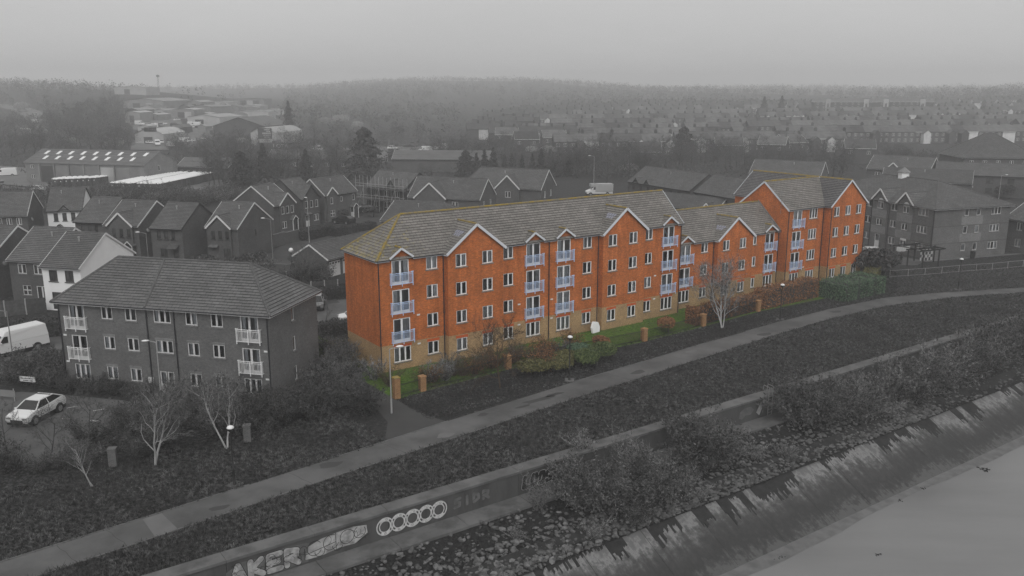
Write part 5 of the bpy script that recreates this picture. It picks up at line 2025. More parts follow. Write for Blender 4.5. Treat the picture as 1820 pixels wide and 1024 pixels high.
# ------------------------------------------------------------------ far town: terraced houses with chimneys
def far_house_meshes(w, D, ze, zr, wall, ext, wing=None):
    a, b, c, x, fcs = MB(), MB(), MB(), MB(), MB()
    a.box(0, w, 0, D, -3.0, ze)
    a.face([(0, 0, ze), (0, D, ze), (0, D / 2, zr - 0.1)])
    a.face([(w, 0, ze), (w, D, ze), (w, D / 2, zr - 0.1)])
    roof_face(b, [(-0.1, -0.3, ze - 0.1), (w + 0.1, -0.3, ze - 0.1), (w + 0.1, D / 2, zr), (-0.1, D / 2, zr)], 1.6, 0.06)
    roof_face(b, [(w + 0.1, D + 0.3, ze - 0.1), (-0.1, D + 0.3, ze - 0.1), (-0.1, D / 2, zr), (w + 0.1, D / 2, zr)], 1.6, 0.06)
    if wing or wall == 'wall_far_light':
        fcs.box(-0.05, w + 0.05, -0.36, -0.31, ze - 0.32, ze + 0.02)
    c.box(w - 0.5, w + 0.5, D / 2 - 0.35, D / 2 + 0.35, zr - 0.5, zr + 1.0)
    for q in (-0.3, 0.0, 0.3):
        c.tube((w + q, D / 2, zr + 1.0), (w + q, D / 2, zr + 1.45), 0.13, 0.1, 6)
    if ext:
        ez = ze - 0.5
        x.box(w * 0.45, w, -3.2, 0.0, -3.0, ez)
        x.face([(w * 0.45, -3.2, ez), (w, -3.2, ez), (w * 0.725, -3.2, ez + 1.3)])
        x.face([(w * 0.4, -3.4, ez - 0.1), (w * 0.725, -3.4, ez + 1.35), (w * 0.725, 2.0, ez + 1.35), (w * 0.4, 2.0, ez - 0.1)], 1)
        x.face([(w + 0.1, -3.4, ez - 0.1), (w * 0.725, -3.4, ez + 1.35), (w * 0.725, 2.0, ez + 1.35), (w + 0.1, 2.0, ez - 0.1)], 1)
    return a.mesh('wall', M[wall]), b.mesh('roof', M['tile_far']), c.mesh('chimney', M['wall_far_dark']), (x.mesh('rear_wing', [M[wing or wall], M['tile_far']]) if ext else None), (fcs.mesh('fascia', M['wall_far_light']) if fcs.f else None)


FH = [far_house_meshes(5.6, 8.0, 5.0, 7.9, 'wall_far_dark', False), far_house_meshes(5.6, 8.0, 5.0, 7.9, 'wall_far_light', False),
      far_house_meshes(5.6, 8.0, 5.0, 7.9, 'wall_far_dark', True), far_house_meshes(5.6, 8.0, 5.0, 7.9, 'wall_far_dark', True, 'wall_far_light')]
FW = win_meshes('w2', 1.2, 1.3, 'far')


def far_house(k, x, y, z, th, label, group, chim=True, sc=1.0):
    o = empty('terraced_house', (x, y, z), th, label, 'house', group, scale=sc)
    a, b, c, e, fs = FH[k]
    if fs:
        put('fascia', fs, o)
    put('wall', a, o)
    r = put('roof', b, o)
    if chim:
        put('chimney', c, r)
    if e:
        put('rear_wing', e, o)
    for s in ((0.8, 3.5) if not e else (0.7,)):
        for zz in (3.2, 0.8):
            w = put('window', FW[0], o, (s, -0.06, zz))
            for p in FW[1]:
                put('pane', p, w)
    return o


ROWS = [(277, 985, 1180, 2), (270, 1200, 1500, -3), (262, 1010, 1340, 4), (256, 1380, 1830, -2), (250, 930, 1310, 3), (243, 1330, 1830, 0), (238, 980, 1420, 2), (232, 1440, 1835, -2), (227, 960, 1330, 3), (222, 1350, 1835, 1), (217, 1020, 1480, 2), (212, 1500, 1838, 0), (208, 1080, 1400, 2)]
RN = ['nearest the tree belt on the left', 'behind the tall right block', 'left of the dark conifer', 'facing the pyramid roof', 'in the fifth far terrace', 'along the pale walled terrace right of centre', 'in the middle of the far town',
      'above the pyramid roof', 'at the left end of the far town', 'in a far terrace at the right edge', 'high in the far town', 'highest terrace at the right edge', 'in the topmost terrace of the far town']
def nth(n):
    return '%d%s' % (n, 'th' if 10 < n % 100 < 14 else {1: 'st', 2: 'nd', 3: 'rd'}.get(n % 10, 'th'))


nh = 0
for ri, (py, xa, xb, tilt) in enumerate(ROWS):
    x, y, z = hit(xa, py)
    th = R(tilt + 3)
    i = ir = 0
    while nh < 298:
        px_ = 910 + 1540 * x / (y * math.cos(R(13.05)) + (CAMH - z) * math.sin(R(13.05)))
        if px_ > xb:
            break
        blk = (i // 7) % 5 == 4
        if not blk and rnd.random() < 0.95:
            k = rnd.choices((0, 1, 2, 3), (0.42, 0.06, 0.22, 0.30))[0]
            nh += 1
            ir += 1
            far_house(k, x, y, float(terrain(x, y)), th + R(rnd.uniform(-1, 1)), 'small terraced house ' + RN[ri] + ', ' + nth(ir) + ' from the left', 'terraced houses, row ' + RN[ri], chim=rnd.random() < 0.8)
        step = 5.6 if not blk else 3.0
        x += math.cos(th) * step
        y += math.sin(th) * step
        i += 1
# the rest of the far town, beyond what can be told apart
vs_, fs_, ms_ = [], [], []
nv_ = 0
rt = random.Random(31)
for (py, xa, xb, tilt) in [(204, 930, 1500, 2), (200, 1000, 1838, 0), (197, 1080, 1838, 1), (194, 1000, 1440, -2), (216, 880, 1020, 4), (223, 860, 960, 3), (232, 850, 975, 2), (241, 840, 930, 0), (249, 830, 930, 3), (210, 900, 1080, 1), (257, 870, 1010, 2), (205, 1400, 1838, 2)]:
    x, y, z = hit(xa, py)
    th = R(tilt + 3)
    while True:
        px_ = 910 + 1540 * x / (y * math.cos(R(13.05)) + (CAMH - z) * math.sin(R(13.05)))
        if px_ > xb:
            break
        if rt.random() < 0.86:
            w_, D_, ze_, zr_ = 5.6, 8.0, 5.0, 7.9 + rt.uniform(-0.4, 0.4)
            z0 = float(terrain(x, y))
            P_ = [(0, 0, -3), (w_, 0, -3), (w_, D_, -3), (0, D_, -3), (0, 0, ze_), (w_, 0, ze_), (w_, D_, ze_), (0, D_, ze_), (-0.1, -0.3, ze_ - 0.1), (w_ + 0.1, -0.3, ze_ - 0.1), (w_ + 0.1, D_ / 2, zr_), (-0.1, D_ / 2, zr_), (-0.1, D_ + 0.3, ze_ - 0.1), (w_ + 0.1, D_ + 0.3, ze_ - 0.1),
                  (w_ - 0.5, D_ / 2 - 0.4, zr_ - 0.5), (w_ + 0.5, D_ / 2 - 0.4, zr_ - 0.5), (w_ + 0.5, D_ / 2 - 0.4, zr_ + 1.2), (w_ - 0.5, D_ / 2 - 0.4, zr_ + 1.2), (w_ - 0.5, D_ / 2 + 0.4, zr_ - 0.5), (w_ + 0.5, D_ / 2 + 0.4, zr_ - 0.5), (w_ + 0.5, D_ / 2 + 0.4, zr_ + 1.2), (w_ - 0.5, D_ / 2 + 0.4, zr_ + 1.2)]
            c_, s_ = math.cos(th), math.sin(th)
            vs_ += [(x + p[0] * c_ - p[1] * s_, y + p[0] * s_ + p[1] * c_, z0 + p[2]) for p in P_]
            wm = 1 if rt.random() < 0.2 else 0
            for f_, m_ in (((0, 1, 5, 4), wm), ((1, 2, 6, 5), wm), ((3, 0, 4, 7), wm), ((4, 7, 11, 11), wm), ((5, 6, 10, 10), wm), ((8, 9, 10, 11), 2), ((13, 12, 11, 10), 2), ((14, 15, 16, 17), 0), ((15, 19, 20, 16), 0), ((18, 14, 17, 21), 0), ((17, 16, 20, 21), 0)):
                q = [nv_ + i for i in f_]
                fs_.append(tuple(dict.fromkeys(q)))
                ms_.append(m_)
            nv_ += len(P_)
        st_ = 5.6 if rt.random() < 0.85 else 9.0
        x += math.cos(th) * st_
        y += math.sin(th) * st_
mb = MB()
mb.v, mb.f, mb.m, mb.uv = vs_, fs_, ms_, [None] * len(fs_)
tag(put('far_town', mb.mesh('far_town', [M['wall_far_dark'], M['wall_far_light'], M['tile_far']], uv=False)), 'farthest terraced roofs of the town fading into the mist', 'town', None, 'stuff')
# larger houses at the front of the town
for px_, py, th, lab in ((1120, 300, -6, 'dark-roofed house beside the pale ivy at the tree belt'), (1270, 285, -8, 'dark house right of the dark conifer'), (1345, 283, -25, 'gabled house left of the two conifers line'), (1395, 280, 20, 'gabled house with white verge in the tree belt'), (880, 262, -4, 'dark house at the left end of the terraces'), (915, 272, 6, 'dark house with blank walls among bare trees'),
                         (965, 268, 4, 'dark long house left of the pale ivy'), (1500, 292, -15, 'dark house among trees above the rear roofs')):
    x, y, z = hit(px_, py)
    building('town_house', lab, 'house', (x, y), th, 9.5, 8.5, 5.0, 8.0, z=z, wall='wall_far_dark', roof='tile_far', course=1.4, caps=False, st='far', gutter=False, wins=[('F', 'w2', 1.2, 3.2, 1.2, 1.2), ('F', 'w2', 6.8, 3.2, 1.2, 1.2)], chim=[(9.0, 4.2, 0.9)])
# blocks of flats with white stair towers on the far rise
for px_, w, lab in ((1445, 62, 'four-storey far flats with white stair towers, left of the pair'), (1548, 58, 'four-storey far flats with white stair towers, right of the pair')):
    x, y, z = hit(px_, 208)
    L_ = w * math.hypot(x, y) / 1540 * 1.6
    fb = building('far_flats', lab, 'building', (x, y), -10, L_, 11, 10.5, 13.5, z=z, wall='wall_far_dark', roof='tile_far', course=2.0, caps=False, st='far', gutter=False, hipl=4, hipr=4, wins=[('F', 'w2', 2 + 4 * i, zz, 1.4, 1.4) for i in range(int(L_ / 4) - 1) for zz in (1, 3.6, 6.2, 8.8)])
    for k in (0.18, 0.78):
        t_ = MB()
        t_.box(L_ * k, L_ * k + 3.4, -1.2, 0.5, 0, 12.6)
        to = t_.obj('stair_tower', M['sheet_light'], fb)
        t2 = MB()
        t2.box(L_ * k + 1.0, L_ * k + 2.4, -1.25, -1.19, 1, 9.5)
        t2.obj('stair_window', M['pane_dark'], to)

# ------------------------------------------------------------------ trading estate
def shed(px_, py, wpx, depth, ze, rise, th, wallm, roofm, lab, doors=1, barrel=False):
    x, y, z = hit(px_, py)
    w = wpx * math.hypot(x, y) / 1540
    ze, rise = ze * 0.68, rise * 0.7
    o = empty('shed', (x, y, z), R(th), lab, 'warehouse', 'sheds of the trading estate')
    a, r = MB(), MB()
    a.box(0, w, 0, depth, -4, ze)
    n = 8 if barrel else 2
    pr = [(w * i / n, ze + rise * (math.sin(math.pi * i / n) if barrel else 1 - abs(2 * i / n - 1))) for i in range(n + 1)]
    for yy in (0.0, depth):
        a.face([(q[0], yy, q[1]) for q in pr] if n > 2 else [(0, yy, ze), (w, yy, ze), (w / 2, yy, ze + rise)])
    for i in range(n):
        (xa, za), (xb, zb) = pr[i], pr[i + 1]
        r.face([(xa - 0.1, -0.4, za + 0.08), (xb + 0.1 * (i == n - 1), -0.4, zb + 0.08), (xb, depth + 0.4, zb + 0.08), (xa - 0.1, depth + 0.4, za + 0.08)])
    a.obj('wall', M[wallm], o)
    r.obj('roof', M[roofm], o)
    for d in range(doors):
        c = MB()
        x0 = w * (0.18 + 0.64 * (d + 0.2) / max(1, doors))
        c.box(x0, x0 + min(5.0, w * 0.3), -0.12, 0.0, 0, ze * 0.72)
        c.obj('loading_door', M['sheet_dark'] if d % 2 == 0 else M['sheet_light'], o)
    return o, w


shed(204, 168, 52, 25, 9, 1.0, -4, 'sheet_light', 'sheet_light', 'tall pale shed at the top left of the trading estate', 1)
shed(219, 193, 68, 40, 7, 2.5, -6, 'sheet_mid', 'sheet_mid', 'broad shed with pale roof above the estate road', 2)
shed(223, 219, 24, 18, 8, 1.2, 0, 'sheet_mid', 'sheet_light', 'small shed with dark opening left of the estate road', 1)
sh4, w4 = shed(241, 256, 47, 22, 6, 3.2, -3, 'sheet_light', 'sheet_light', 'barrel-roofed pale shed with dark strip window', 1, True)
c = MB()
c.box(w4 * 0.35, w4 * 0.78, -0.15, 0.0, 5.2, 7.0)
c.obj('strip_window', M['pane_dark'], sh4)
shed(334, 194, 24, 20, 7, 1.5, -8, 'sheet_mid', 'sheet_light', 'small pale-roofed shed right of the estate road', 1)
shed(307, 210, 36, 18, 7, 0.8, -2, 'sheet_mid', 'sheet_light', 'flat pale-topped unit beside the estate road', 2)
shed(334, 224, 58, 26, 7, 2.0, -12, 'sheet_light', 'sheet_light', 'wide white-roofed shed in the middle of the estate', 2)
shed(380, 242, 92, 30, 7, 6.0, -10, 'sheet_dark', 'sheet_roof', 'large dark gabled shed with speckled roof', 1)
sh9, w9 = shed(447, 259, 46, 24, 8, 3.2, -14, 'sheet_light', 'sheet_light', 'pale barrel-roofed store with dark sign', 0, True)
c = MB()
c.box(w9 * 0.3, w9 * 0.86, -0.2, -0.02, 3.0, 7.4)
so = c.obj('sign_board', M['sheet_dark'], sh9)
for xa, xb, za, zb in ((0.56, 0.78, 6.5, 7.1), (0.64, 0.80, 5.75, 6.25), (0.48, 0.82, 4.9, 5.55), (0.52, 0.82, 4.2, 4.5), (0.55, 0.76, 3.5, 3.8)):
    c = MB()                                          # blurred pale lettering, too far off to read
    c.box(w9 * xa, w9 * xb, -0.24, -0.205, za, zb)
    c.obj('lettering', M['paint_pale'], so)
shed(417, 208, 58, 14, 5, 0.5, -4, 'sheet_light', 'sheet_light', 'long white low unit at the right of the estate', 0)
shed(415, 186, 52, 20, 7, 0.6, -3, 'sheet_mid', 'sheet_dark', 'box-framed unit on the far edge of the estate', 3)
shed(417, 196, 44, 16, 5, 0.8, -6, 'sheet_light', 'sheet_light', 'pale roofed unit behind the long white unit', 0)
shed(358, 192, 46, 18, 6, 0.8, -3, 'sheet_light', 'sheet_mid', 'pale unit with small windows on the far edge', 3)
shed(340, 203, 40, 22, 7, 1.5, -20, 'sheet_mid', 'sheet_mid', 'blank grey shed in the middle of the estate', 0)
SU = [(262, 214, 20), (276, 206, 16), (318, 199, 18), (352, 212, 20), (376, 204, 22), (396, 214, 26), (430, 222, 24), (455, 230, 20), (482, 238, 22), (246, 236, 18), (226, 205, 20), (400, 199, 24), (436, 199, 22), (470, 204, 20), (300, 240, 12), (368, 240, 16), (352, 236, 14), (250, 200, 24)]
SN = ['left of the road', 'above the barrel roof', 'by the road bend', 'behind the white-roofed shed', 'right of centre', 'behind the dark gabled shed', 'at the right end', 'near the tall conifer', 'beside the conifer', 'left of the lorries', 'at the left wood edge', 'on the far edge', 'under the box-framed unit', 'at the far right', 'beside the road', 'among the vans', 'in the vans yard', 'below the tall pale shed']
for i, (a, b, w) in enumerate(SU):
    shed(a, b, w, 12 + (i * 5) % 9, 4.5 + (i * 3) % 3, 1.0 + (i % 3) * 0.6, -14 + (i * 7) % 22, ['sheet_mid', 'sheet_light', 'wall_far_dark', 'sheet_mid'][i % 4], ['sheet_light', 'sheet_mid', 'sheet_roof'][i % 3], 'small low unit of the trading estate ' + SN[i], i % 2)
x, y, z = hit(460, 267)
wl = empty('dark_wall', (x, y, z), R(-6), 'long dark boundary wall with pale letters below the store', 'wall')
c = MB()
c.box(0, 16, 0, 0.3, -1, 3.0)
c.obj('wall_panel', M['sheet_dark'], wl)


def text(parent, body, size, loc, rot, mt, name='lettering', extrude=0.004, offset=0.0, shear=0.0, sx=1.0):
    cu_ = bpy.data.curves.new(name, 'FONT')
    cu_.body = body
    cu_.size = size
    cu_.extrude = extrude
    cu_.offset = offset
    cu_.shear = shear
    cu_.resolution_u = 3
    cu_.materials.append(mt)
    o = put(name, cu_, parent, loc, rot)
    o.scale = (sx, 1, 1)
    return o


text(wl, 'J OTA', 2.4, (6, -0.05, 0.8), (R(90), 0, 0), M['paint_white'])
# masts on the skyline
for px_, py, h in ((283, 164, 17), (298, 163, 13), (303, 163, 16)):
    x, y, z = hit(px_, py)
    o = empty('mast', (x, y, z), 0, {283: 'tall lattice mast, leftmost of three on the estate skyline', 298: 'shortest skyline mast, in the middle of the three', 303: 'rightmost of the three masts on the estate skyline'}[px_], 'mast')
    c = MB()
    for q in ((-0.9, -0.9), (0.9, -0.9), (0, 1.0)):
        c.tube((q[0], q[1], 0), (q[0] * 0.4, q[1] * 0.4, h), 0.16, 0.12, 4)
    for i in range(8):
        c.tube((-0.8, -0.8, h * i / 8), (0.6, -0.6, h * (i + 1) / 8), 0.09, None, 4)
    c.obj('lattice', M['sheet_dark'], o)
    c = MB()
    c.box(-1.2, 1.2, -1.0, 1.0, h * 0.86, h * 0.97)
    c.obj('aerial_head', M['sheet_dark'], o)
# ------------------------------------------------------------------ graffiti on the sea wall (paint, a few mm proud of the concrete; x = s + 30)
def ring(mb, cx_, cz, r0, r1, y=0.0, n=40, a0=0.0, a1=6.2832):
    for i in range(n):
        p, q = a0 + (a1 - a0) * i / n, a0 + (a1 - a0) * (i + 1) / n
        mb.face([(cx_ + r0 * math.cos(p), y, cz + r0 * math.sin(p)), (cx_ + r1 * math.cos(p), y, cz + r1 * math.sin(p)), (cx_ + r1 * math.cos(q), y, cz + r1 * math.sin(q)), (cx_ + r0 * math.cos(q), y, cz + r0 * math.sin(q))])


def disc(mb, cx_, cz, r, y=0.0, n=14):
    mb.face([(cx_ + r * math.cos(2 * math.pi * i / n), y, cz + r * math.sin(2 * math.pi * i / n)) for i in range(n)])


FY = -0.004
g = MB()
gk = MB()
for i in range(5):
    cx_, cz = 18.35 + i * 0.93, -0.78
    ring(g, cx_, cz, 0.50, 0.58, FY - 0.001 * i)
    ring(g, cx_, cz, 0.33, 0.40, FY - 0.001 * i)
    for a0, a1 in ((0.9, 2.4), (4.1, 5.5)):
        ring(g, cx_, cz, 0.40, 0.50, FY - 0.001 * i, 12, a0, a1)
    for a in (1.35, 4.7):
        ring(gk, cx_ + 0.455 * math.cos(a), cz + 0.455 * math.sin(a), 0.055, 0.07, FY - 0.008, 12)
go = g.obj('painted_rings', M['paint_white'], sea)
go['label'] = 'five interlinked white painted rings'
gk.obj('ring_outline', M['paint_black'], go)


def letter(px_, base, w, h, strokes, fill, line, nm, t=0.16, y=FY, sh=0.0):
    """fat graffiti letter from strokes in a unit box, dark outline behind a pale (or dark) fill"""
    for kk, (tt, mt, yy) in enumerate(((t + 0.035, line, y), (t, fill, y - 0.004))):
        mb = MB()
        for (xa, za, xb, zb) in strokes:
            A_ = np.array([px_ + xa * w + sh * za, base + za * h])
            B_ = np.array([px_ + xb * w + sh * zb, base + zb * h])
            d = B_ - A_
            L_ = np.linalg.norm(d)
            d = d / L_
            n_ = np.array([-d[1], d[0]]) * tt
            q = [A_ - n_, B_ - n_, B_ + n_, A_ + n_]
            mb.face([(p[0], yy - 0.0006 * len(mb.f), p[1]) for p in q])
            disc(mb, A_[0], A_[1], tt, yy - 0.0006 * len(mb.f), 10)
            disc(mb, B_[0], B_[1], tt, yy - 0.0006 * len(mb.f), 10)
        mb.obj(nm, mt, sea)


LT = {'A': [(0, 0, .5, 1), (.5, 1, 1, 0), (.25, .4, .75, .4)], 'K': [(0, 0, 0, 1), (0, .5, .9, 1), (.1, .5, 1, 0)], 'E': [(0, 0, 0, 1), (0, 1, 1, 1), (0, .5, .8, .5), (0, 0, 1, 0)],
      'R': [(0, 0, 0, 1), (0, 1, .9, .85), (.9, .85, .8, .5), (.8, .5, 0, .45), (.2, .45, 1, 0)], 'S': [(1, 1, .1, .9), (.1, .9, .1, .55), (.1, .55, .9, .5), (.9, .5, .9, .1), (.9, .1, 0, 0)],
      'L': [(0, 1, 0, 0), (0, 0, .9, 0)], 'O': [(.2, 0, 0, .5), (0, .5, .2, 1), (.2, 1, .8, 1), (.8, 1, 1, .5), (1, .5, .8, 0), (.8, 0, .2, 0)], 'I': [(.5, 0, .5, 1)], 'D': [(0, 0, 0, 1), (0, 1, .8, .8), (.8, .8, .9, .3), (.9, .3, 0, 0)]}
g = MB()
g.face([(p[0], FY + 0.003, p[1]) for p in ((8.7, -1.45), (13.5, -1.45), (13.6, -0.3), (12.2, -0.15), (10.8, -0.3), (9.6, -0.22), (8.9, -0.6))])
g.obj('graffiti_fill', M['paint_dull'], sea)
x = 9.2
for ch in 'AKER':
    letter(x, -1.28, 0.66, 0.90, LT[ch], M['paint_pale'], M['paint_black'], 'graffiti_letter', 0.17)
    x += 1.02
g = MB()
rq = random.Random(4)
for i in range(34):
    ring(g, rq.uniform(8.9, 17.2), rq.uniform(-1.15, -0.45), 0.10 + 0.22 * rq.random(), 0, FY - 0.012 - 0.0002 * i, 1, 0, 0.001) if False else None
    cx_, cz, r_ = rq.uniform(8.9, 17.1), rq.uniform(-1.1, -0.45), 0.08 + 0.22 * rq.random()
    a0 = rq.uniform(0, 6.28)
    ring(g, cx_, cz, r_, r_ + 0.022, FY - 0.012 - 0.0002 * i, 10, a0, a0 + rq.uniform(1.2, 3.6))
g.obj('graffiti_scribble', M['paint_black'], sea)
# pale block with sprayed outlines
g = MB()
pts = [(13.3, -1.3), (14.2, -1.36), (15.4, -1.2), (16.4, -1.25), (17.2, -0.8), (17.15, -0.3), (16.3, -0.15), (15.2, -0.2), (14.3, -0.3), (13.5, -0.55)]
g.face([(p[0], FY, p[1]) for p in pts])
g.obj('graffiti_fill', M['paint_pale'], sea)
g = MB()
for cx_, cz, r, a0, a1 in ((13.9, -0.75, 0.42, 0.6, 5.8), (14.9, -0.7, 0.45, 1.0, 6.0), (15.9, -0.65, 0.42, 0, 6.28), (16.7, -0.6, 0.35, 2, 7), (15.3, -1.0, 0.3, 3, 6), (14.2, -1.05, 0.28, 3, 6.5)):
    ring(g, cx_, cz, r, r + 0.035, FY - 0.006, 24, a0, a1)
for a, b in (((13.3, -1.0), (15.2, -0.75)), ((15.2, -0.2), (15.2, -1.2)), ((13.3, -1.3), (13.3, -0.6)), ((16.4, -1.25), (17.3, -0.9))):
    d = np.array(b) - np.array(a)
    n_ = np.array([-d[1], d[0]]) / np.linalg.norm(d) * 0.018
    g.face([(a[0] - n_[0], FY - 0.0068, a[1] - n_[1]), (b[0] - n_[0], FY - 0.0068, b[1] - n_[1]), (b[0] + n_[0], FY - 0.0068, b[1] + n_[1]), (a[0] + n_[0], FY - 0.0068, a[1] + n_[1])])
g.obj('graffiti_outline', M['paint_black'], sea)
x = 28.55
for ch in 'LOOSE':
    letter(x, -1.12, 0.40, 0.70, LT[ch], M['paint_black'], M['paint_pale'], 'graffiti_letter', 0.15, FY, 0.12)
    x += 0.62
x = 23.2
for ch in 'SIDR':
    letter(x, -1.0, 0.42, 0.55, LT[ch], M['paint_dull'], M['concrete_wall'], 'graffiti_letter', 0.10)
    x += 0.72
g = MB()
g.face([(p[0], FY, p[1]) for p in ((51.9, -1.0), (52.3, -1.35), (52.6, -0.8), (52.45, -0.2), (52.2, -0.55))])
g.obj('graffiti_fill', M['paint_pale'], sea)
g = MB()
g.face([(p[0], FY, p[1]) for p in ((49.8, -1.1), (50.2, -1.25), (50.6, -1.0), (51.2, -1.05), (51.6, -0.7), (51.2, -0.35), (50.4, -0.35), (49.9, -0.6))])
g.obj('graffiti_fill', M['paint_dull'], sea)
# ladder with hoop rails over the wall
ld = empty('wall_ladder', W(23.2, -23.78), TH, 'grey steel ladder with hooped handrails over the sea wall', 'ladder')
for q in (0, 0.5):
    c = MB()
    c.tube((q, -0.05, -1.5), (q, -0.05, 0.9), 0.03, None, 6)
    c.tube((q, -0.05, 0.9), (q, 0.5, 0.95), 0.03, None, 6)
    c.tube((q, 0.5, 0.95), (q, 0.6, 0.15), 0.03, None, 6)
    c.obj('handrail', M['grey_metal'], ld)
for i in range(6):
    c = MB()
    c.tube((0, -0.05, -1.3 + 0.28 * i), (0.5, -0.05, -1.3 + 0.28 * i), 0.018, None, 6)
    c.obj('rung', M['grey_metal'], ld)

# ------------------------------------------------------------------ lamps
def prom_lamp(s, v, label):
    o = empty('promenade_lamp', W(s, v), rnd.random() * 6, label, 'lamp', 'lamps along the promenade')
    c = MB()
    c.lathe([(0.13, 0.0), (0.13, 0.12), (0.085, 0.2), (0.085, 1.0), (0.10, 1.03), (0.055, 1.1), (0.045, 3.55), (0.07, 3.6)], 10)
    c.obj('post', M['black_metal'], o, smooth=True)
    c = MB()
    c.lathe([(0.05, 3.6), (0.14, 3.66), (0.20, 3.82), (0.20, 3.86)], 12)
    c.obj('lantern', M['black_metal'], o)
    c = MB()
    c.lathe([(0.22, 3.86), (0.24, 3.90), (0.19, 3.98), (0.09, 4.03), (0.01, 4.05)], 12)
    c.obj('lamp_cap', M['lamp_white'], o, smooth=True)
    c = MB()
    c.box(-0.45, 0.45, -0.4, 0.4, 0.0, 0.05)
    c.obj('base_slab', M['concrete'], o)
    return o


prom_lamp(-17.7, -14.6, 'black promenade lamp beside the path below the grey flats')
prom_lamp(12.6, -11.0, 'black promenade lamp beside the evergreen shrubs')
prom_lamp(44.1, -8.5, 'black promenade lamp in front of the brown hedge')
prom_lamp(74.3, -12.0, 'black promenade lamp on the grass at the right, by the rail fence')


def street_lamp(x, y, h, ang, label, mt='grey_metal', arm=0.9):
    o = empty('street_lamp', (x, y, 0), ang, label, 'lamp')
    c = MB()
    c.tube((0, 0, 0), (0, 0, 1.2), 0.08, 0.075, 8)
    c.tube((0, 0, 1.2), (0, 0, h), 0.055, 0.04, 8)
    c.tube((0, 0, h), (arm, 0, h + 0.18), 0.035, 0.03, 6)
    c.obj('column', M[mt], o)
    c = MB()
    c.lathe([(0.02, 0.09), (0.12, 0.05), (0.16, 0.0), (0.10, -0.06), (0.01, -0.08)], 10)
    hd = c.mesh('lamp_head', M['lamp_white'])
    put('lamp_head', hd, o, (arm + 0.2, 0, h + 0.18), 0, (2.0, 1, 1))
    return o


street_lamp(-9.4, 63.7, 5.2, R(20), 'thin grey lamp column at the corner of the garden railings', 'pale_metal', 0.6)
street_lamp(-28.5, 66.6, 4.9, R(190), 'grey street lamp in front of the grey flats entrance', 'pale_metal', 0.6)
street_lamp(-43.5, 72.2, 6.0, R(190), 'grey street lamp beside the white van')
street_lamp(-34.9, 124.2, 6.2, R(180), 'grey street lamp beside the clipped bushes on the side road')
street_lamp(-33.2, 140.0, 7.2, R(150), 'plain tall pole by the boundary wall of the side road', 'pale_metal', 0.1)
street_lamp(-48.3, 113.0, 6.0, R(180), 'grey street lamp in front of the row of four houses')
street_lamp(19.3, 204.9, 9.0, R(180), 'tall pale street lamp beside the white motorhome', 'pale_metal')
street_lamp(107.0, 190.0, 6.0, R(0), 'grey street lamp in front of the long terrace at right', 'pale_metal')
street_lamp(121.0, 197.0, 5.5, R(180), 'grey street lamp at the right edge by the pollarded tree', 'pale_metal')
gl = empty('globe_lamp', (-29.4, 113.4, 0), 0, 'white globe lamp on a dark post behind the grey flats', 'lamp')
c = MB()
c.tube((0, 0, 0), (0, 0, 3.4), 0.06, 0.05, 8)
c.obj('post', M['black_metal'], gl)
c = MB()
c.lathe([(0.02, 0)] + [(0.31 * math.sin(math.pi * i / 10), 0.31 - 0.31 * math.cos(math.pi * i / 10)) for i in range(1, 10)] + [(0.01, 0.62)], 16)
put('globe', c.mesh('globe', M['lamp_white'], True), gl, (0, 0, 3.38))

# ------------------------------------------------------------------ railings with brick pillars in front of the flats
pil = [(-1.8, -6.4, 1.75, 'lichen-topped tall brick pillar at the corner of the railings'), (0.8, -6.05, 1.25, 'brick pillar second from the lamp column corner'), (10.0, -5.35, 1.2, 'brick pillar half hidden behind the bare brown tree'),
       (26.2, -5.95, 1.25, 'brick pillar left of the round copper bush'), (35.2, -5.45, 1.25, 'brick pillar beside the white birch'), (45.0, -4.65, 1.2, 'brick pillar against the brown hedge')]
for s, v, h, lab in pil:
    o = empty('brick_pillar', W(s, v), TH, lab, 'pillar', 'brick pillars of the garden railings')
    c = MB()
    c.box(-0.25, 0.25, -0.25, 0.25, 0, h)
    c.obj('shaft', M['brick_pillar'], o)
    c = MB()
    c.box(-0.29, 0.29, -0.29, 0.29, h, h + 0.07)
    c.face([(-0.29, -0.29, h + 0.07), (0.29, -0.29, h + 0.07), (0, 0, h + 0.2)])
    c.face([(0.29, -0.29, h + 0.07), (0.29, 0.29, h + 0.07), (0, 0, h + 0.2)])
    c.face([(0.29, 0.29, h + 0.07), (-0.29, 0.29, h + 0.07), (0, 0, h + 0.2)])
    c.face([(-0.29, 0.29, h + 0.07), (-0.29, -0.29, h + 0.07), (0, 0, h + 0.2)])
    c.obj('cap', M['ridge_lichen'] if s < 0 else M['brick_pillar'], o)
RL = ['between the corner pillar and its neighbour', 'in front of the left half of the lawn', 'behind the evergreen shrubs', 'beside the round copper bush', 'in front of the copper hedge']
for i in range(len(pil) - 1):
    a, b = np.array(pil[i][:2]), np.array(pil[i + 1][:2])
    d = b - a
    L_ = float(np.linalg.norm(d))
    ang = TH + math.atan2(d[1], d[0])
    o = empty('iron_railing', W(*a), ang, 'black iron railing ' + RL[i], 'railing')
    c = MB()
    for z in (0.16, 1.02):
        c.box(0.25, L_ - 0.25, -0.02, 0.02, z, z + 0.04)
    c.obj('rail', M['black_metal'], o)
    c = MB()
    k = 0.35
    while k < L_ - 0.25:
        c.box(k - 0.009, k + 0.009, -0.009, 0.009, 0.05, 1.15)
        k += 0.125
    c.obj('bars', M['black_metal'], o)['kind'] = 'stuff'
o = empty('brick_pillar', (-26.8, 54.1, 0), 0.2, 'dark brick pillar in the hedge below the grey flats', 'pillar')
c = MB()
c.box(-0.25, 0.25, -0.25, 0.25, 0, 1.2)
c.obj('shaft', M['brick_grey'], o)
c = MB()
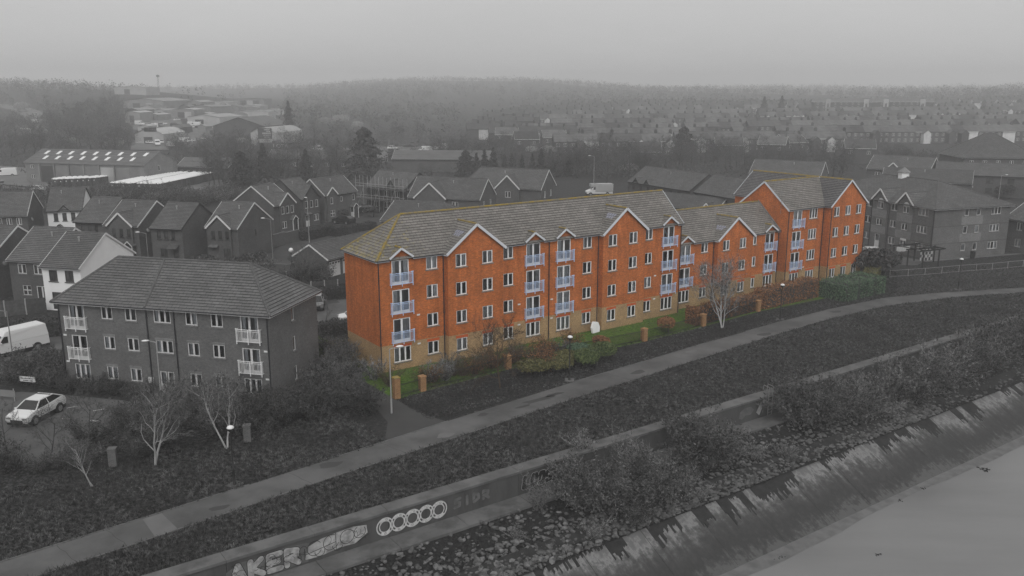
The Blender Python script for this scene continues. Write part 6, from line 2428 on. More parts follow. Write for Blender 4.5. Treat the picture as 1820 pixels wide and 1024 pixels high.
c.box(-0.28, 0.28, -0.28, 0.28, 1.2, 1.27)
c.obj('cap', M['brick_grey'], o)
o = empty('brick_pillar', (-19.0, 58.2, 0), 0.2, 'dark brick pillar behind the birch trunks by the lamp', 'pillar')
c = MB()
c.box(-0.25, 0.25, -0.25, 0.25, 0, 1.2)
c.obj('shaft', M['brick_grey'], o)
c = MB()
c.box(-0.28, 0.28, -0.28, 0.28, 1.2, 1.27)
c.obj('cap', M['brick_grey'], o)
st = empty('stone_block', W(24.3, -0.9), TH + 0.2, 'pale broken stone slab leaning at the foot of the flats', 'stone')
c = MB()
c.face([(-0.55, 0, 0), (0.5, 0, 0), (0.6, 0.05, 0.5), (0.45, 0.15, 1.0), (-0.2, 0.2, 1.15), (-0.6, 0.1, 0.6)])
c.face([(-0.55, 0.25, 0), (0.5, 0.25, 0), (0.6, 0.3, 0.5), (0.45, 0.38, 1.0), (-0.2, 0.42, 1.15), (-0.6, 0.35, 0.6)][::-1])
pq = [(-0.55, 0, 0), (0.5, 0, 0), (0.6, 0.05, 0.5), (0.45, 0.15, 1.0), (-0.2, 0.2, 1.15), (-0.6, 0.1, 0.6)]
for i in range(6):
    p, q = pq[i], pq[(i + 1) % 6]
    c.face([p, (p[0], p[1] + 0.25, p[2]), (q[0], q[1] + 0.25, q[2]), q])
c.obj('slab', M['render_white'], st)

# ------------------------------------------------------------------ drying frame (timber posts and beams) with washing
dfm = empty('drying_frame', (57.6, 119.2, 0), 0, 'dark timber drying frame with washing beside the far grey block', 'frame')
pp = [(55.0, 122.7), (56.1, 120.6), (57.6, 119.2), (60.5, 120.6), (61.4, 123.9), (58.9, 124.6)]
for p in pp:
    c = MB()
    c.box(p[0] - 57.6 - 0.08, p[0] - 57.6 + 0.08, p[1] - 119.2 - 0.08, p[1] - 119.2 + 0.08, 0, 2.45)
    c.obj('post', M['timber_dark'], dfm)
for a, b in (((54.6, 123.2), (59.6, 125.0)), ((55.6, 120.2), (61.0, 122.0)), ((57.0, 118.9), (61.5, 121.0))):
    c = MB()
    c.beam((a[0] - 57.6, a[1] - 119.2, 2.5), (b[0] - 57.6, b[1] - 119.2, 2.5), 0.14, 0.2)
    c.obj('beam', M['timber_dark'], dfm)
for a, b in (((54.8, 122.9), (57.5, 118.7)), ((58.9, 124.6), (61.0, 120.4)), ((57.0, 123.8), (59.3, 119.7))):
    c = MB()
    c.beam((a[0] - 57.6, a[1] - 119.2, 2.66), (b[0] - 57.6, b[1] - 119.2, 2.66), 0.08, 0.1)
    c.obj('cross_beam', M['timber_dark'], dfm)


def cloth(x, y, w, h, ang, mt, label):
    c = MB()
    n = 14
    for i in range(n):
        for j in range(4):
            f = lambda a, b: (w * a / n, 0.06 * math.sin(a * 1.3) * (1 - b / 4 * 0.3), 2.35 - h * (1 - b / 4) - 0.06 * math.sin(a * math.pi / n))
            c.face([f(i, j), f(i + 1, j), f(i + 1, j + 1), f(i, j + 1)], 1 if (i // 2 + j) % 2 and mt == 'check' else 0)
    m_ = [M['cloth'], M['sheet_dark']] if mt == 'check' else [M['cloth']]
    return tag(put('washing', c.mesh('washing', m_, True), None, (x, y, 0), ang), label, 'washing')


cloth(58.3, 121.6, 2.2, 1.7, R(19), 'check', 'checked sheet hanging in the drying frame')
cloth(55.6, 123.3, 2.4, 0.7, R(19), 'plain', 'row of pale towels hanging at the back of the drying frame')
# white post-and-rail fence
fp = [(50.5, 113.2), (53.3, 114.0), (55.9, 114.7), (58.6, 115.6), (61.5, 116.7), (64.3, 117.5), (66.9, 118.2), (69.6, 119.2), (72.4, 120.3), (75.2, 121.4), (78, 122.5)]
fo = empty('rail_fence', (fp[0][0], fp[0][1], 0), 0, 'low pale metal rail fence across the grass at right', 'fence')
for i, p in enumerate(fp):
    c = MB()
    c.tube((p[0] - fp[0][0], p[1] - fp[0][1], 0), (p[0] - fp[0][0], p[1] - fp[0][1], 1.0), 0.03, None, 6)
    c.obj('post', M['pale_metal'], fo)
    if i < len(fp) - 1:
        q = fp[i + 1]
        for z in (0.12, 0.95):
            c = MB()
            c.tube((p[0] - fp[0][0], p[1] - fp[0][1], z), (q[0] - fp[0][0], q[1] - fp[0][1], z), 0.02, None, 6)
            c.obj('rail', M['pale_metal'], fo)
bn = empty('litter_bin', (68.5, 126.6, 0), 0, 'dark litter bin against the far grey block', 'bin')
c = MB()
c.lathe([(0.3, 0), (0.38, 0.95), (0.42, 1.0), (0.36, 1.05), (0.01, 1.12)], 10)
c.obj('body', M['black_metal'], bn)

# ------------------------------------------------------------------ vehicles
VEH = {}


def vehicle(key, kind, paint):
    """lower body, glasshouse, roof, pillars, wheels, lamps, bumpers"""
    if kind == 'suv':
        L_, w, low, gh = 4.4, 1.86, [(0.05, 0.40), (0.0, 0.62), (0.06, 0.86), (0.35, 0.99), (1.15, 1.10), (2.6, 1.13), (3.95, 1.20), (4.3, 1.12), (4.4, 0.80), (4.34, 0.45)], [(1.05, 1.07), (1.85, 1.56), (3.25, 1.62), (4.18, 1.17)]
    elif kind == 'hatch':
        L_, w, low, gh = 4.0, 1.74, [(0.04, 0.38), (0.0, 0.58), (0.06, 0.76), (0.3, 0.86), (1.0, 0.96), (3.6, 1.02), (3.9, 0.95), (4.0, 0.7), (3.96, 0.4)], [(0.85, 0.94), (1.6, 1.44), (3.2, 1.46), (3.85, 0.98)]
    else:
        L_, w, low, gh = 5.9, 2.05, [(0.0, 0.40), (0.0, 0.85), (0.15, 1.05), (0.95, 1.32), (5.85, 1.34), (5.9, 0.42)], None
    bd = MB()
    hw0 = w / 2

    def extrude(pr, ha, hb, m=0):
        n = len(pr)
        for i in range(n):
            p, q = pr[i], pr[(i + 1) % n]
            bd.face([(p[0], -ha(p[1]), p[1]), (p[0], ha(p[1]), p[1]), (q[0], ha(q[1]), q[1]), (q[0], -ha(q[1]), q[1])], m)
        bd.face([(p[0], ha(p[1]), p[1]) for p in pr], m)
        bd.face([(p[0], -ha(p[1]), p[1]) for p in pr][::-1], m)

    ha = lambda z: hw0 * (0.94 if z < 0.5 else (1.0 if z < 0.95 else 0.95))
    mid = [(p[0], p[1]) for p in low]
    extrude(mid, ha, ha)
    parts = {}
    gm = MB()
    if gh:
        hb = lambda z: hw0 * (0.93 - 0.33 * (z - gh[0][1]) / 0.6)
        n = 4
        for i in range(4):
            p, q = gh[i], gh[(i + 1) % 4]
            gm.face([(p[0], -hb(p[1]), p[1]), (p[0], hb(p[1]), p[1]), (q[0], hb(q[1]), q[1]), (q[0], -hb(q[1]), q[1])])
        gm.face([(p[0], hb(p[1]), p[1]) for p in gh])
        gm.face([(p[0], -hb(p[1]), p[1]) for p in gh][::-1])
        zt = gh[1][1]
        bd.box(gh[1][0] - 0.03, gh[2][0] + 0.12, -hb(zt) - 0.02, hb(zt) + 0.02, zt - 0.03, zt + 0.05)
        for sg in (-1, 1):
            for a, b in ((gh[0], gh[1]), (gh[3], gh[2])):
                bd.beam((a[0], sg * hb(a[1]) * 1.005, a[1]), (b[0], sg * hb(b[1]) * 1.005, b[1]), 0.09, 0.09)
            xm = (gh[1][0] + gh[2][0]) / 2
            bd.beam((xm, sg * hb(1.05) * 1.004, 1.05), (xm, sg * hb(zt) * 1.004, zt), 0.07, 0.05)
    else:
        top = [(0.95, 1.30), (1.65, 2.05), (2.0, 2.42), (5.7, 2.45), (5.86, 1.32)]
        hv = lambda z: hw0 * (0.95 if z < 1.5 else (0.93 if z < 2.2 else 0.86))
        extrude(top, hv, hv)
        gm.face([(1.02, -0.86, 1.40), (1.02, 0.86, 1.40), (1.60, 0.84, 2.02), (1.60, -0.84, 2.02)])
        gm.v = [(p[0] - 0.03, p[1], p[2] + 0.02) for p in gm.v]
        for sg in (-1, 1):
            gm.face([(1.25, sg * hw0 * 0.962, 1.38), (2.05, sg * hw0 * 0.962, 1.38), (2.05, sg * hw0 * 0.95, 1.98), (1.72, sg * hw0 * 0.95, 1.98)])
    me_b = bd.mesh('body', M[paint])
    bmv = bmesh.new()
    bmv.from_mesh(me_b)
    bmesh.ops.remove_doubles(bmv, verts=bmv.verts, dist=0.0005)
    bmesh.ops.recalc_face_normals(bmv, faces=bmv.faces)
    eds = [e for e in bmv.edges if len(e.link_faces) == 2 and e.calc_face_angle(0) > 0.5]
    bmesh.ops.bevel(bmv, geom=eds, offset=0.045, segments=2, affect='EDGES', clamp_overlap=True)
    bmv.to_mesh(me_b)
    bmv.free()
    VEH[key] = dict(L=L_, w=w, body=me_b, glass=gm.mesh('windows', M['car_glass']))
    ty, rm = MB(), MB()
    r = 0.36 if kind != 'hatch' else 0.31
    ty.tube((0, -0.11, 0), (0, 0.11, 0), r, None, 18)
    rm.tube((0, -0.118, 0), (0, 0.118, 0), r * 0.64, None, 10)
    VEH[key]['tyre'], VEH[key]['rim'], VEH[key]['r'] = ty.mesh('wheel', M['rubber']), rm.mesh('rim', M['rim']), r
    hl = MB()
    hl.box(-0.02, 0.16, -0.2, 0.2, -0.07, 0.07)
    VEH[key]['lamp'] = hl.mesh('headlight', M['pane_dark'] if False else M['rim'])
    gr = MB()
    gr.box(-0.025, 0.05, -0.5, 0.5, -0.12, 0.1)
    VEH[key]['grille'] = gr.mesh('grille', M['rubber'])
    bp_ = MB()
    bp_.box(0.08, L_ - 0.08, -hw0 * 0.96, hw0 * 0.96, 0.22, 0.46)
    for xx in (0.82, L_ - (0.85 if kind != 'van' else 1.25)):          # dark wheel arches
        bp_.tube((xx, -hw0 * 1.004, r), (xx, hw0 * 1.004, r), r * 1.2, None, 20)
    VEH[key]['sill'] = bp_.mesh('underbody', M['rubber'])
    mm = MB()
    mm.box(-0.06, 0.06, -0.1, 0.1, -0.06, 0.06)
    VEH[key]['mirror'] = mm.mesh('mirror', M[paint])
    VEH[key]['kind'] = kind


def park(key, x, y, ang, label, z=0.0, name=None, group=None, parts=True, cat='car', sc=1.0):
    q = VEH[key]
    o = empty(name or 'parked_car', (x, y, z), ang, label, cat, group, scale=sc)
    put('body', q['body'], o)
    put('windows', q['glass'], o)
    if not parts:
        return o
    put('underbody', q['sill'], o)
    L_, w, r = q['L'], q['w'], q['r']
    for xx in (0.82, L_ - (0.85 if q['kind'] != 'van' else 1.25)):
        for sg in (-1, 1):
            wh = put('wheel', q['tyre'], o, (xx, sg * (w / 2 - 0.07), r))
            put('rim', q['rim'], wh)
    for sg in (-1, 1):
        put('headlight', q['lamp'], o, (0.02, sg * w * 0.36, 0.74))
        put('mirror', q['mirror'], o, (1.25 if q['kind'] != 'van' else 1.35, sg * (w / 2 + 0.06), 1.06 if q['kind'] != 'van' else 1.45))
    put('grille', q['grille'], o, (0.0, 0, 0.55))
    return o


vehicle('suv_white', 'suv', 'car_white')
vehicle('hatch_white', 'hatch', 'car_white')
vehicle('suv_dark', 'suv', 'car_dark')
vehicle('hatch_grey', 'hatch', 'car_grey')
vehicle('van_white', 'van', 'car_white')
vehicle('van_grey', 'van', 'car_grey')
park('suv_white', -36.9, 60.6, R(80), 'white sport utility car parked in the car park by the grey flats')
park('van_white', -49.4, 77.2, R(55), 'white panel van on the road left of the grey flats', name='parked_van', cat='van')
park('hatch_white', 56.3, 127.6, math.atan2(0.4, -2.9) + 0.1, 'white hatchback parked behind the dark round bush at right')
park('hatch_grey', -22.2, 95.0, R(100), 'grey car half hidden behind the corner of the grey flats')
park('hatch_white', -18.7, 90.0, R(20), 'white car half hidden behind the end wall of the orange flats')
park('suv_dark', -33.2, 161.0, R(-30), 'dark car on the drive of the middle side road house')
park('suv_dark', -27.0, 176.0, R(200), 'dark car parked under the scaffolding')
park('hatch_grey', -31.5, 174.0, R(200), 'grey car left of the dark car under the scaffolding')
mh = park('van_white', 17.4, 203.4, R(8), 'white motorhome seen over the roof of the orange flats', name='motorhome', cat='van', sc=1.05)
c = MB()
c.box(1.9, 5.95, -1.08, 1.08, 0.9, 2.6)
c.box(0.95, 2.2, -1.02, 1.02, 2.0, 2.6)
c.obj('camper_box', M['sheet_light'], mh)
# parking bay marks
for i, (x, y) in enumerate(((-35.0, 65.0), (-32.6, 64.4), (-30.4, 64.0))):
    c = MB()
    c.box(-0.4, 0.4, -0.05, 0.05, 0, 0.004)
    put('bay_line', c.mesh('bay_line', M['paint_white']), bpy.data.objects['car_park'], (x, y, 0.016), R(35))
for i, (x, y) in enumerate(((-34.2, 62.5), (-31.9, 62.1), (-29.9, 61.7))):
    c = MB()
    for k in range(3):
        c.box(-0.35 + 0.25 * k, -0.2 + 0.25 * k, -0.12 + 0.05 * (k % 2), 0.12, 0, 0.004)
    put('bay_number', c.mesh('bay_number', M['paint_white']), bpy.data.objects['car_park'], (x, y, 0.016), R(-12))
# signs
sg = empty('direction_sign', (-40.6, 69.0, 0), R(-12), 'small white sign with an arrow behind the white car', 'sign')
c = MB()
c.box(-0.75, 0.75, -0.02, 0.02, 0.75, 1.2)
sb = c.obj('board', M['sign_white'], sg)
for q in (-0.6, 0.6):
    c = MB()
    c.tube((q, 0.04, 0), (q, 0.04, 1.1), 0.03, None, 6)
    c.obj('post', M['black_metal'], sg)
c = MB()
c.face([(0.2, -0.025, 0.82), (0.4, -0.025, 0.82), (0.4, -0.025, 0.78), (0.55, -0.025, 0.85), (0.4, -0.025, 0.92), (0.4, -0.025, 0.88), (0.2, -0.025, 0.88)])
for k in range(9):
    c.box(-0.62 + 0.135 * k, -0.52 + 0.135 * k, -0.026, -0.021, 1.0, 1.1 - 0.02 * (k % 3))
for k in range(4):
    c.box(-0.4 + 0.13 * k, -0.3 + 0.13 * k, -0.026, -0.021, 0.82, 0.9)
c.obj('lettering', M['paint_black'], sb)
sg = empty('notice_sign', (-41.0, 66.4, 0), R(-12), 'low grey board on two posts left of the white car', 'sign')
c = MB()
c.box(-0.9, 0.9, -0.02, 0.02, 0.4, 0.95)
c.obj('board', M['sheet_mid'], sg)
for q in (-0.75, 0.75):
    c = MB()
    c.tube((q, 0.04, 0), (q, 0.04, 1.1), 0.04, None, 6)
    c.obj('post', M['pale_metal'], sg)

# ------------------------------------------------------------------ fences, walls, hedges of the estate
def panel_fence(pts, h, label, mt='timber_grey', post='pale_metal'):
    o = empty('panel_fence', (pts[0][0], pts[0][1], 0), 0, label, 'fence')
    for i in range(len(pts) - 1):
        a, b = np.array(pts[i]) - pts[0], np.array(pts[i + 1]) - pts[0]
        L_ = float(np.linalg.norm(b - a))
        n = max(1, int(round(L_ / 1.85)))
        for k in range(n):
            p, q = a + (b - a) * (k + 0.03) / n, a + (b - a) * (k + 0.97) / n
            c = MB()
            c.beam((p[0], p[1], h / 2 + 0.05), (q[0], q[1], h / 2 + 0.05), 0.04, h)
            for z in (0.3, h * 0.55, h * 0.95):
                c.beam((p[0], p[1], z), (q[0], q[1], z), 0.09, 0.07)
            c.obj('fence_panel', M[mt], o)
            t_ = MB()
            p = a + (b - a) * k / n
            t_.box(p[0] - 0.06, p[0] + 0.06, p[1] - 0.06, p[1] + 0.06, 0, h + 0.15)
            t_.obj('post', M[post], o)
    return o


panel_fence([(-58.0, 92.0), (-52.5, 94.8)], 1.7, 'timber fence with pale posts below the white-gabled house')
panel_fence([(-24.5, 103.0), (-18.5, 105.6)], 1.6, 'grey picket fence above the hedge behind the grey flats')
panel_fence([(-27.3, 114.0), (-33, 106.5)], 1.2, 'low dark fence by the globe lamp')


def brick_wall(pts, h, label, mt='brick_grey_house'):
    o = empty('garden_wall', (pts[0][0], pts[0][1], 0), 0, label, 'wall')
    for i in range(len(pts) - 1):
        a, b = np.array(pts[i]) - pts[0], np.array(pts[i + 1]) - pts[0]
        hh = h[i] if isinstance(h, (list, tuple)) else h
        c = MB()
        c.beam((a[0], a[1], hh / 2), (b[0], b[1], hh / 2), 0.22, hh)
        c.obj('wall_section', M[mt], o)
        c = MB()
        c.beam((a[0], a[1], hh + 0.04), (b[0], b[1], hh + 0.04), 0.3, 0.08)
        c.obj('coping', M['kerb'], o)
    return o


brick_wall([(-38.6, 131.5), (-38.0, 135.0), (-36.8, 138.5), (-35.4, 142.0)], [2.3, 2.0, 1.8], 'stepped boundary wall along the side road')
brick_wall([(-35.5, 117.5), (-30.5, 116.3), (-30.0, 119)], 1.1, 'low brick wall with pale coping by the globe lamp')

# scaffolding
sc_ = empty('scaffolding', (-30.0, 178.8, 0), R(-36), 'tube scaffolding with two board decks on the dark house', 'scaffold')
for i in range(7):
    for yy in (-0.4, -1.6):
        c = MB()
        c.tube((-1.5 + 2.2 * i, yy, 0), (-1.5 + 2.2 * i, yy, 7.2), 0.05, None, 5)
        c.obj('standard', M['pale_metal'], sc_)
for z in (2.4, 4.7):
    c = MB()
    c.box(-1.7, 12.0, -1.6, -0.4, z, z + 0.12)
    c.obj('board_deck', M['timber_grey'], sc_)
    for zz in (z + 0.5, z + 1.0):
        c = MB()
        c.tube((-1.7, -1.62, zz), (12.0, -1.62, zz), 0.045, None, 5)
        c.obj('guard_rail', M['pale_metal'], sc_)
for i in range(3):
    c = MB()
    c.tube((-1.5 + 4.4 * i, -1.65, 0.2), (0.7 + 4.4 * i, -1.65, 4.8), 0.045, None, 5)
    c.obj('brace', M['pale_metal'], sc_)

# portable toilets in the depot yard
tb, tr_, td = MB(), MB(), MB()
tb.box(-0.55, 0.55, -0.55, 0.55, 0.1, 2.05)
for q in (-0.55, 0.55):
    tb.box(q - 0.04, q + 0.04, -0.59, 0.59, 0.1, 2.05)
tr_.box(-0.62, 0.62, -0.62, 0.62, 2.05, 2.15)
tr_.lathe([(0.85, 2.15), (0.62, 2.3), (0.2, 2.36), (0.01, 2.37)], 4)
td.box(-0.42, 0.42, -0.60, -0.56, 0.2, 1.95)
td.box(-0.14, 0.14, -0.62, -0.6, 1.35, 1.62, 1)
TB, TR, TD = tb.mesh('cabin', M['toilet_body']), tr_.mesh('roof', M['toilet_roof']), td.mesh('door', [M['sheet_dark'], M['toilet_roof']])


def toilet(x, y, ang, label, group):
    o = empty('portable_toilet', (x, y, 0.02), ang, label, 'toilet', group)
    put('cabin', TB, o)
    put('roof', TR, o)
    put('door', TD, o)


for i in range(9):
    for j in range(4):
        if (i * 7 + j * 3) % 11 == 0:
            continue
        toilet(-116.6 + 1.28 * i * 0.9 + 0.35 * j, 219.6 + 0.62 * i * 0.9 + 1.5 * j, R(-15) + rnd.uniform(-0.04, 0.04), 'portable toilet with white roof in the small block before the roller doors', 'small block of portable toilets')
for r_ in range(8):
    for i in range(22):
        x = -97.2 + 1.55 * r_ + 0.16 * i + (0.9 if r_ > 3 else 0)
        y = 211.5 - 0.30 * r_ + 1.30 * i
        toilet(x, y, R(-8) + rnd.uniform(-0.03, 0.03), 'portable toilet with white roof in the long rows beside the depot', 'long rows of portable toilets')
# yard vehicles
for i, (x, y, a, k) in enumerate(((-131, 214, 20, 'suv_dark'), (-134, 228, 170, 'hatch_grey'), (-118.5, 211, 5, 'hatch_white'), (-152, 243, 10, 'hatch_white'), (-147, 247, 20, 'van_white'), (-156, 249, 5, 'hatch_grey'))):
    lab = ['dark pickup with tank in front of the depot', 'grey car left of the depot', 'small white car before the portable toilets', 'white car at the left edge of the depot yard', 'white van left of the depot', 'grey car at the far left of the depot yard'][i]
    park(k, x, y, R(a), lab)
FV = [(338, 226), (345, 229), (353, 225), (362, 230), (371, 226), (378, 229), (255, 224), (262, 226), (270, 228), (279, 226), (289, 227), (296, 223), (341, 256), (352, 253), (362, 257), (374, 254), (386, 260), (270, 258), (281, 261), (290, 256), (300, 262), (318, 225), (326, 232), (310, 216), (330, 204), (470, 214), (487, 216), (462, 218), (520, 270), (545, 268), (570, 272), (600, 268), (610, 275), (640, 266), (484, 262), (705, 268), (745, 272), (760, 276), (770, 268), (735, 264), (48, 200), (60, 206), (66, 220), (52, 232)]
for i, (px_, py) in enumerate(FV):
    x, y, z = hit(px_, py)
    k = ['van_white', 'hatch_white', 'van_white', 'suv_dark', 'van_grey', 'hatch_white'][i % 6]
    if i < 40:
        lab = 'small far vehicle parked in the trading estate yards'
        gp = 'vehicles in the far yards'
    else:
        lab, gp = 'far vehicle driving on the curved main road', 'vehicles on the far main road'
    park(k, x, y, rnd.uniform(0, 6.28), lab, z + 0.3, 'far_' + ('van' if 'van' in k else 'car'), gp, parts=False, cat='van' if 'van' in k else 'car')
# ------------------------------------------------------------------ planting round the flats
def at_sv(s, v):
    return W(s, v)[:2]


def bush(key, s, v, sc, label, name='shrub', cat='shrub', group=None, parts=('stems', 'foliage'), frame=True, z=0.0):
    x, y = at_sv(s, v) if frame else (s, v)
    return plant(key, x, y, z, sc, None, label, cat, group, name, parts)


bush('olive_shrub', 10.9, -8.0, 1.0, 'olive shrub left of the promenade lamp by the flats')
bush('olive_shrub', 13.2, -8.6, 0.95, 'olive shrub right behind the promenade lamp by the flats')
bush('garden_copper', 12.2, -7.3, 1.2, 'brown leafy scrub behind the olive shrubs', parts=('stems', 'twigs'))
bush('laurel', 16.2, -9.0, 0.85, 'glossy green laurel right of the promenade lamp')
bush('laurel', 18.6, -8.3, 0.9, 'rounded green laurel at the right end of the shrub bed')
bush('blue_shrub', 17.4, -6.6, 0.9, 'blue-green shrub behind the laurels')
bush('olive_shrub', 15.0, -7.2, 0.9, 'dull olive shrub between the lamp and the laurels')
bush('copper_shrub', 21.0, -5.3, 0.9, 'copper-leaved shrub left of the pillar')
bush('copper_ball', 30.3, -4.9, 1.0, 'clipped round copper bush on the lawn', 'topiary_bush')
for i, (s, v, sc, k, lab) in enumerate(((2.6, -4.6, 0.9, 'garden_pale', 'grey twiggy shrub behind the second pillar'), (5.0, -3.6, 1.0, 'garden_pale', 'pale twiggy shrub at the left of the lawn'), (7.0, -4.3, 1.0, 'garden_twigs', 'olive twiggy shrub left of the bare brown tree'),
                                     (9.0, -4.4, 1.0, 'garden_copper', 'copper-leaved shrub behind the bare brown tree'), (11.6, -4.2, 1.0, 'garden_twigs', 'olive twiggy shrub under the ground floor windows'), (14.6, -4.4, 1.1, 'garden_copper', 'copper-leaved shrub under the balcony column'), (18.6, -3.6, 1.0, 'garden_copper', 'low copper shrub left of the pale stone'),
                                     (-1.3, -1.2, 1.0, 'garden_pale', 'pale bare shrub at the corner of the end wall'), (-1.4, 1.4, 1.0, 'garden_twigs', 'olive shrub against the end wall'), (-1.5, 3.8, 1.1, 'garden_pale', 'pale bare shrub midway along the end wall'), (-1.6, 6.3, 1.0, 'garden_twigs', 'dull shrub at the back of the end wall'), (-0.9, -3.6, 0.9, 'garden_twigs', 'olive scrub beside the corner pillar'))):
    bush(k, s, v, sc, lab, parts=('stems', 'twigs'))
for i in range(16):
    s = 1.6 + 1.05 * i + rnd.uniform(-0.3, 0.3)
    v = -5.0 + 0.9 * rnd.random() + (0.6 if 8 < s < 14 else 0)
    bush(['garden_twigs', 'garden_copper', 'garden_pale', 'garden_twigs'][i % 4], s, v, rnd.uniform(0.6, 0.9), 'low shrub along the garden railings, ' + nth(i + 1) + ' from the corner pillar', parts=('stems', 'twigs'), group='shrubs along the garden railings')


def hedge(key, seed, s0, v0, s1, v1, w, h, leaf, n, label, size=0.12, frame=True):
    a = np.array(at_sv(s0, v0)) if frame else np.array([s0, v0])
    b = np.array(at_sv(s1, v1)) if frame else np.array([s1, v1])
    L_ = float(np.linalg.norm(b - a))
    bush_proto(key, seed, L_ / 2, w / 2, h, n, size, leaf, box=True, stems=False)
    o = empty('hedge', ((a[0] + b[0]) / 2, (a[1] + b[1]) / 2, 0), math.atan2(b[1] - a[1], b[0] - a[0]), label, 'hedge')
    put('foliage', TREE[key][1], o)
    c = MB()
    c.box(-L_ / 2 + 0.1, L_ / 2 - 0.1, -w / 2 + 0.12, w / 2 - 0.12, 0, h - 0.12)
    c.obj('branch_core', M['bark'], o)
    return o


hedge('h1', 61, 34.5, -4.4, 46, -3.8, 1.5, 1.8, 'leaf_copper', 9000, 'copper beech hedge behind the white birch')
hedge('h1b', 65, 46, -3.9, 56.2, -3.7, 1.7, 2.3, 'leaf_copper', 9500, 'taller copper hedge left of the green hedge')
hedge('h2', 62, 56.6, -6.0, 65.2, -5.8, 3.8, 2.0, 'leaf_bluegreen', 15000, 'broad clipped green hedge at the right end of the flats', 0.13)
hedge('h3', 63, 65.3, -5.2, 70.6, -2.6, 1.6, 1.9, 'leaf_olive', 6000, 'dull olive hedge round the right corner of the flats')
hedge('h4', 64, -2.4, 8.0, -2.2, 14.0, 1.6, 1.3, 'leaf_green', 5000, 'dark green hedge behind the end wall')
bush('evergreen', 47.9, 112.6, 2.0, 'big dark round evergreen bush right of the orange flats', frame=False)
bush('evergreen', 50.2, 115.5, 1.7, 'dark evergreen bush behind the big round one', frame=False)
# trees on the promenade grass
plant('birch_b', *at_sv(36.3, -7.2), 0, 1.1, 0.6, 'multi-stemmed white birch in front of the flats', name='birch_tree')
plant('tree_brown', -1.0, 69.5, 0, 1.0, 1.0, 'bare brown tree in front of the left gable of the flats')
plant('sapling', -7.1, 64.5, 0, 0.5, 0.2, 'tiny bare sapling on the soil beside the corner pillar', name='sapling')
plant('birch_a', -24.1, 54.3, 0, 1.0, 2.0, 'tall forked white birch below the grey flats', name='birch_tree')
plant('birch_a', -20.1, 56.9, 0, 0.85, 4.4, 'white birch with leaning stems behind the promenade lamp', name='birch_tree')
plant('birch_thin', -26.7, 51.0, 0, 0.85, 0.6, 'small thin white birch nearest the path', name='birch_tree')
for i, (x, y, sc, k, lab) in enumerate(((-34.2, 54.5, 0.9, 'tree_small', 'bare dark small tree at the left end of the car park'), (-31.4, 54.6, 0.8, 'tree_small', 'bare small tree beside the left car park corner'), (-29.3, 55.5, 0.95, 'tree_small', 'bare small tree below the middle of the car park'), (-26.6, 57.2, 0.9, 'tree_small', 'bare small tree behind the dark brick pillar'),
                                     (-38.5, 55.5, 1.0, 'tree_small', 'bare dark tree at the left edge of the photo'), (-22.4, 60.0, 0.8, 'tree_small', 'bare small tree in the scrub below the entrance'))):
    plant(k, x, y, 0, sc, None, lab)
# scrub round the grey flats
rg = np.random.default_rng(77)
SCR = [(-21.5, 59.5), (-19.5, 61.0), (-23.5, 60.5), (-25.2, 61.8), (-22.0, 62.6), (-19.0, 63.2), (-17.0, 62.0), (-16.4, 64.5), (-15.2, 66.5), (-13.8, 65.0), (-16.0, 68.5), (-14.0, 69.0), (-12.6, 67.4), (-15.5, 71.5), (-13.8, 72.2), (-15.8, 74.5), (-27.0, 62.6), (-25.8, 64.0), (-21.2, 64.2), (-17.8, 60.2), (-14.8, 62.6), (-12.4, 63.6), (-16.6, 77.5), (-18.4, 79.5)]
for i, (x, y) in enumerate(SCR):
    k = ['scrub_c', 'scrub_a', 'scrub_leafy', 'scrub_a', 'scrub_c'][i % 5]
    plant(k, x + rg.normal(0, 0.3), y + rg.normal(0, 0.3), 0, rg.uniform(0.5, 0.82), None, 'dark tangled scrub between the grey flats and the side path', 'shrub', 'scrub by the grey flats', 'scrub', ('stems', 'twigs'))
for i, (x, y) in enumerate(((-36.5, 53.6), (-35.0, 53.4), (-33.2, 53.2), (-31.4, 53.2), (-29.6, 53.6), (-28.3, 54.2), (-38.4, 54.0), (-40.2, 54.5), (-30.2, 57.6), (-28.8, 58.8), (-28.0, 60.4), (-27.6, 56.6), (-25.6, 55.4), (-25.2, 57.6))):
    plant(['scrub_a', 'scrub_c', 'scrub_leafy'][i % 3], x, y, 0, rg.uniform(0.42, 0.68), None, 'low dark hedge bush along the car park edge', 'shrub', 'hedge bushes round the car park', 'hedge_bush', ('stems', 'twigs'))
for i, (x, y) in enumerate(((-41.5, 70.6), (-40.0, 71.6), (-42.4, 72.6), (-40.8, 73.8), (-43.5, 71.4), (-38.8, 69.6), (-37.2, 68.6), (-36.0, 68.9), (-34.6, 68.2), (-33.0, 67.8), (-31.6, 67.4), (-30.2, 67.2))):
    plant(['scrub_c', 'scrub_leafy', 'scrub_a'][i % 3], x, y, 0, rg.uniform(0.55, 0.8) if i < 6 else rg.uniform(0.4, 0.52), None, 'dark bush in the bed along the front of the grey flats', 'shrub', 'bushes at the foot of the grey flats', 'shrub', ('stems', 'twigs'))
hedge('h5', 71, -22.5, 85.0, -14.5, 87.4, 1.5, 1.3, 'leaf_dark', 6000, 'low dark hedge on the near side of the estate road', 0.13, False)
hedge('h6', 72, -26.5, 99.5, -19.5, 102.6, 1.6, 1.4, 'leaf_dark', 6000, 'dark hedge below the picket fence across the estate road', 0.13, False)
hedge('h7', 73, -54.5, 84.5, -41.5, 87.0, 2.0, 1.6, 'leaf_dark', 7000, 'dark hedge behind the white van', 0.14, False)
hedge('h8', 74, -34.6, 141.5, -31.6, 148.5, 1.8, 1.7, 'leaf_dark', 5000, 'clipped hedge at the top of the side road', 0.14, False)
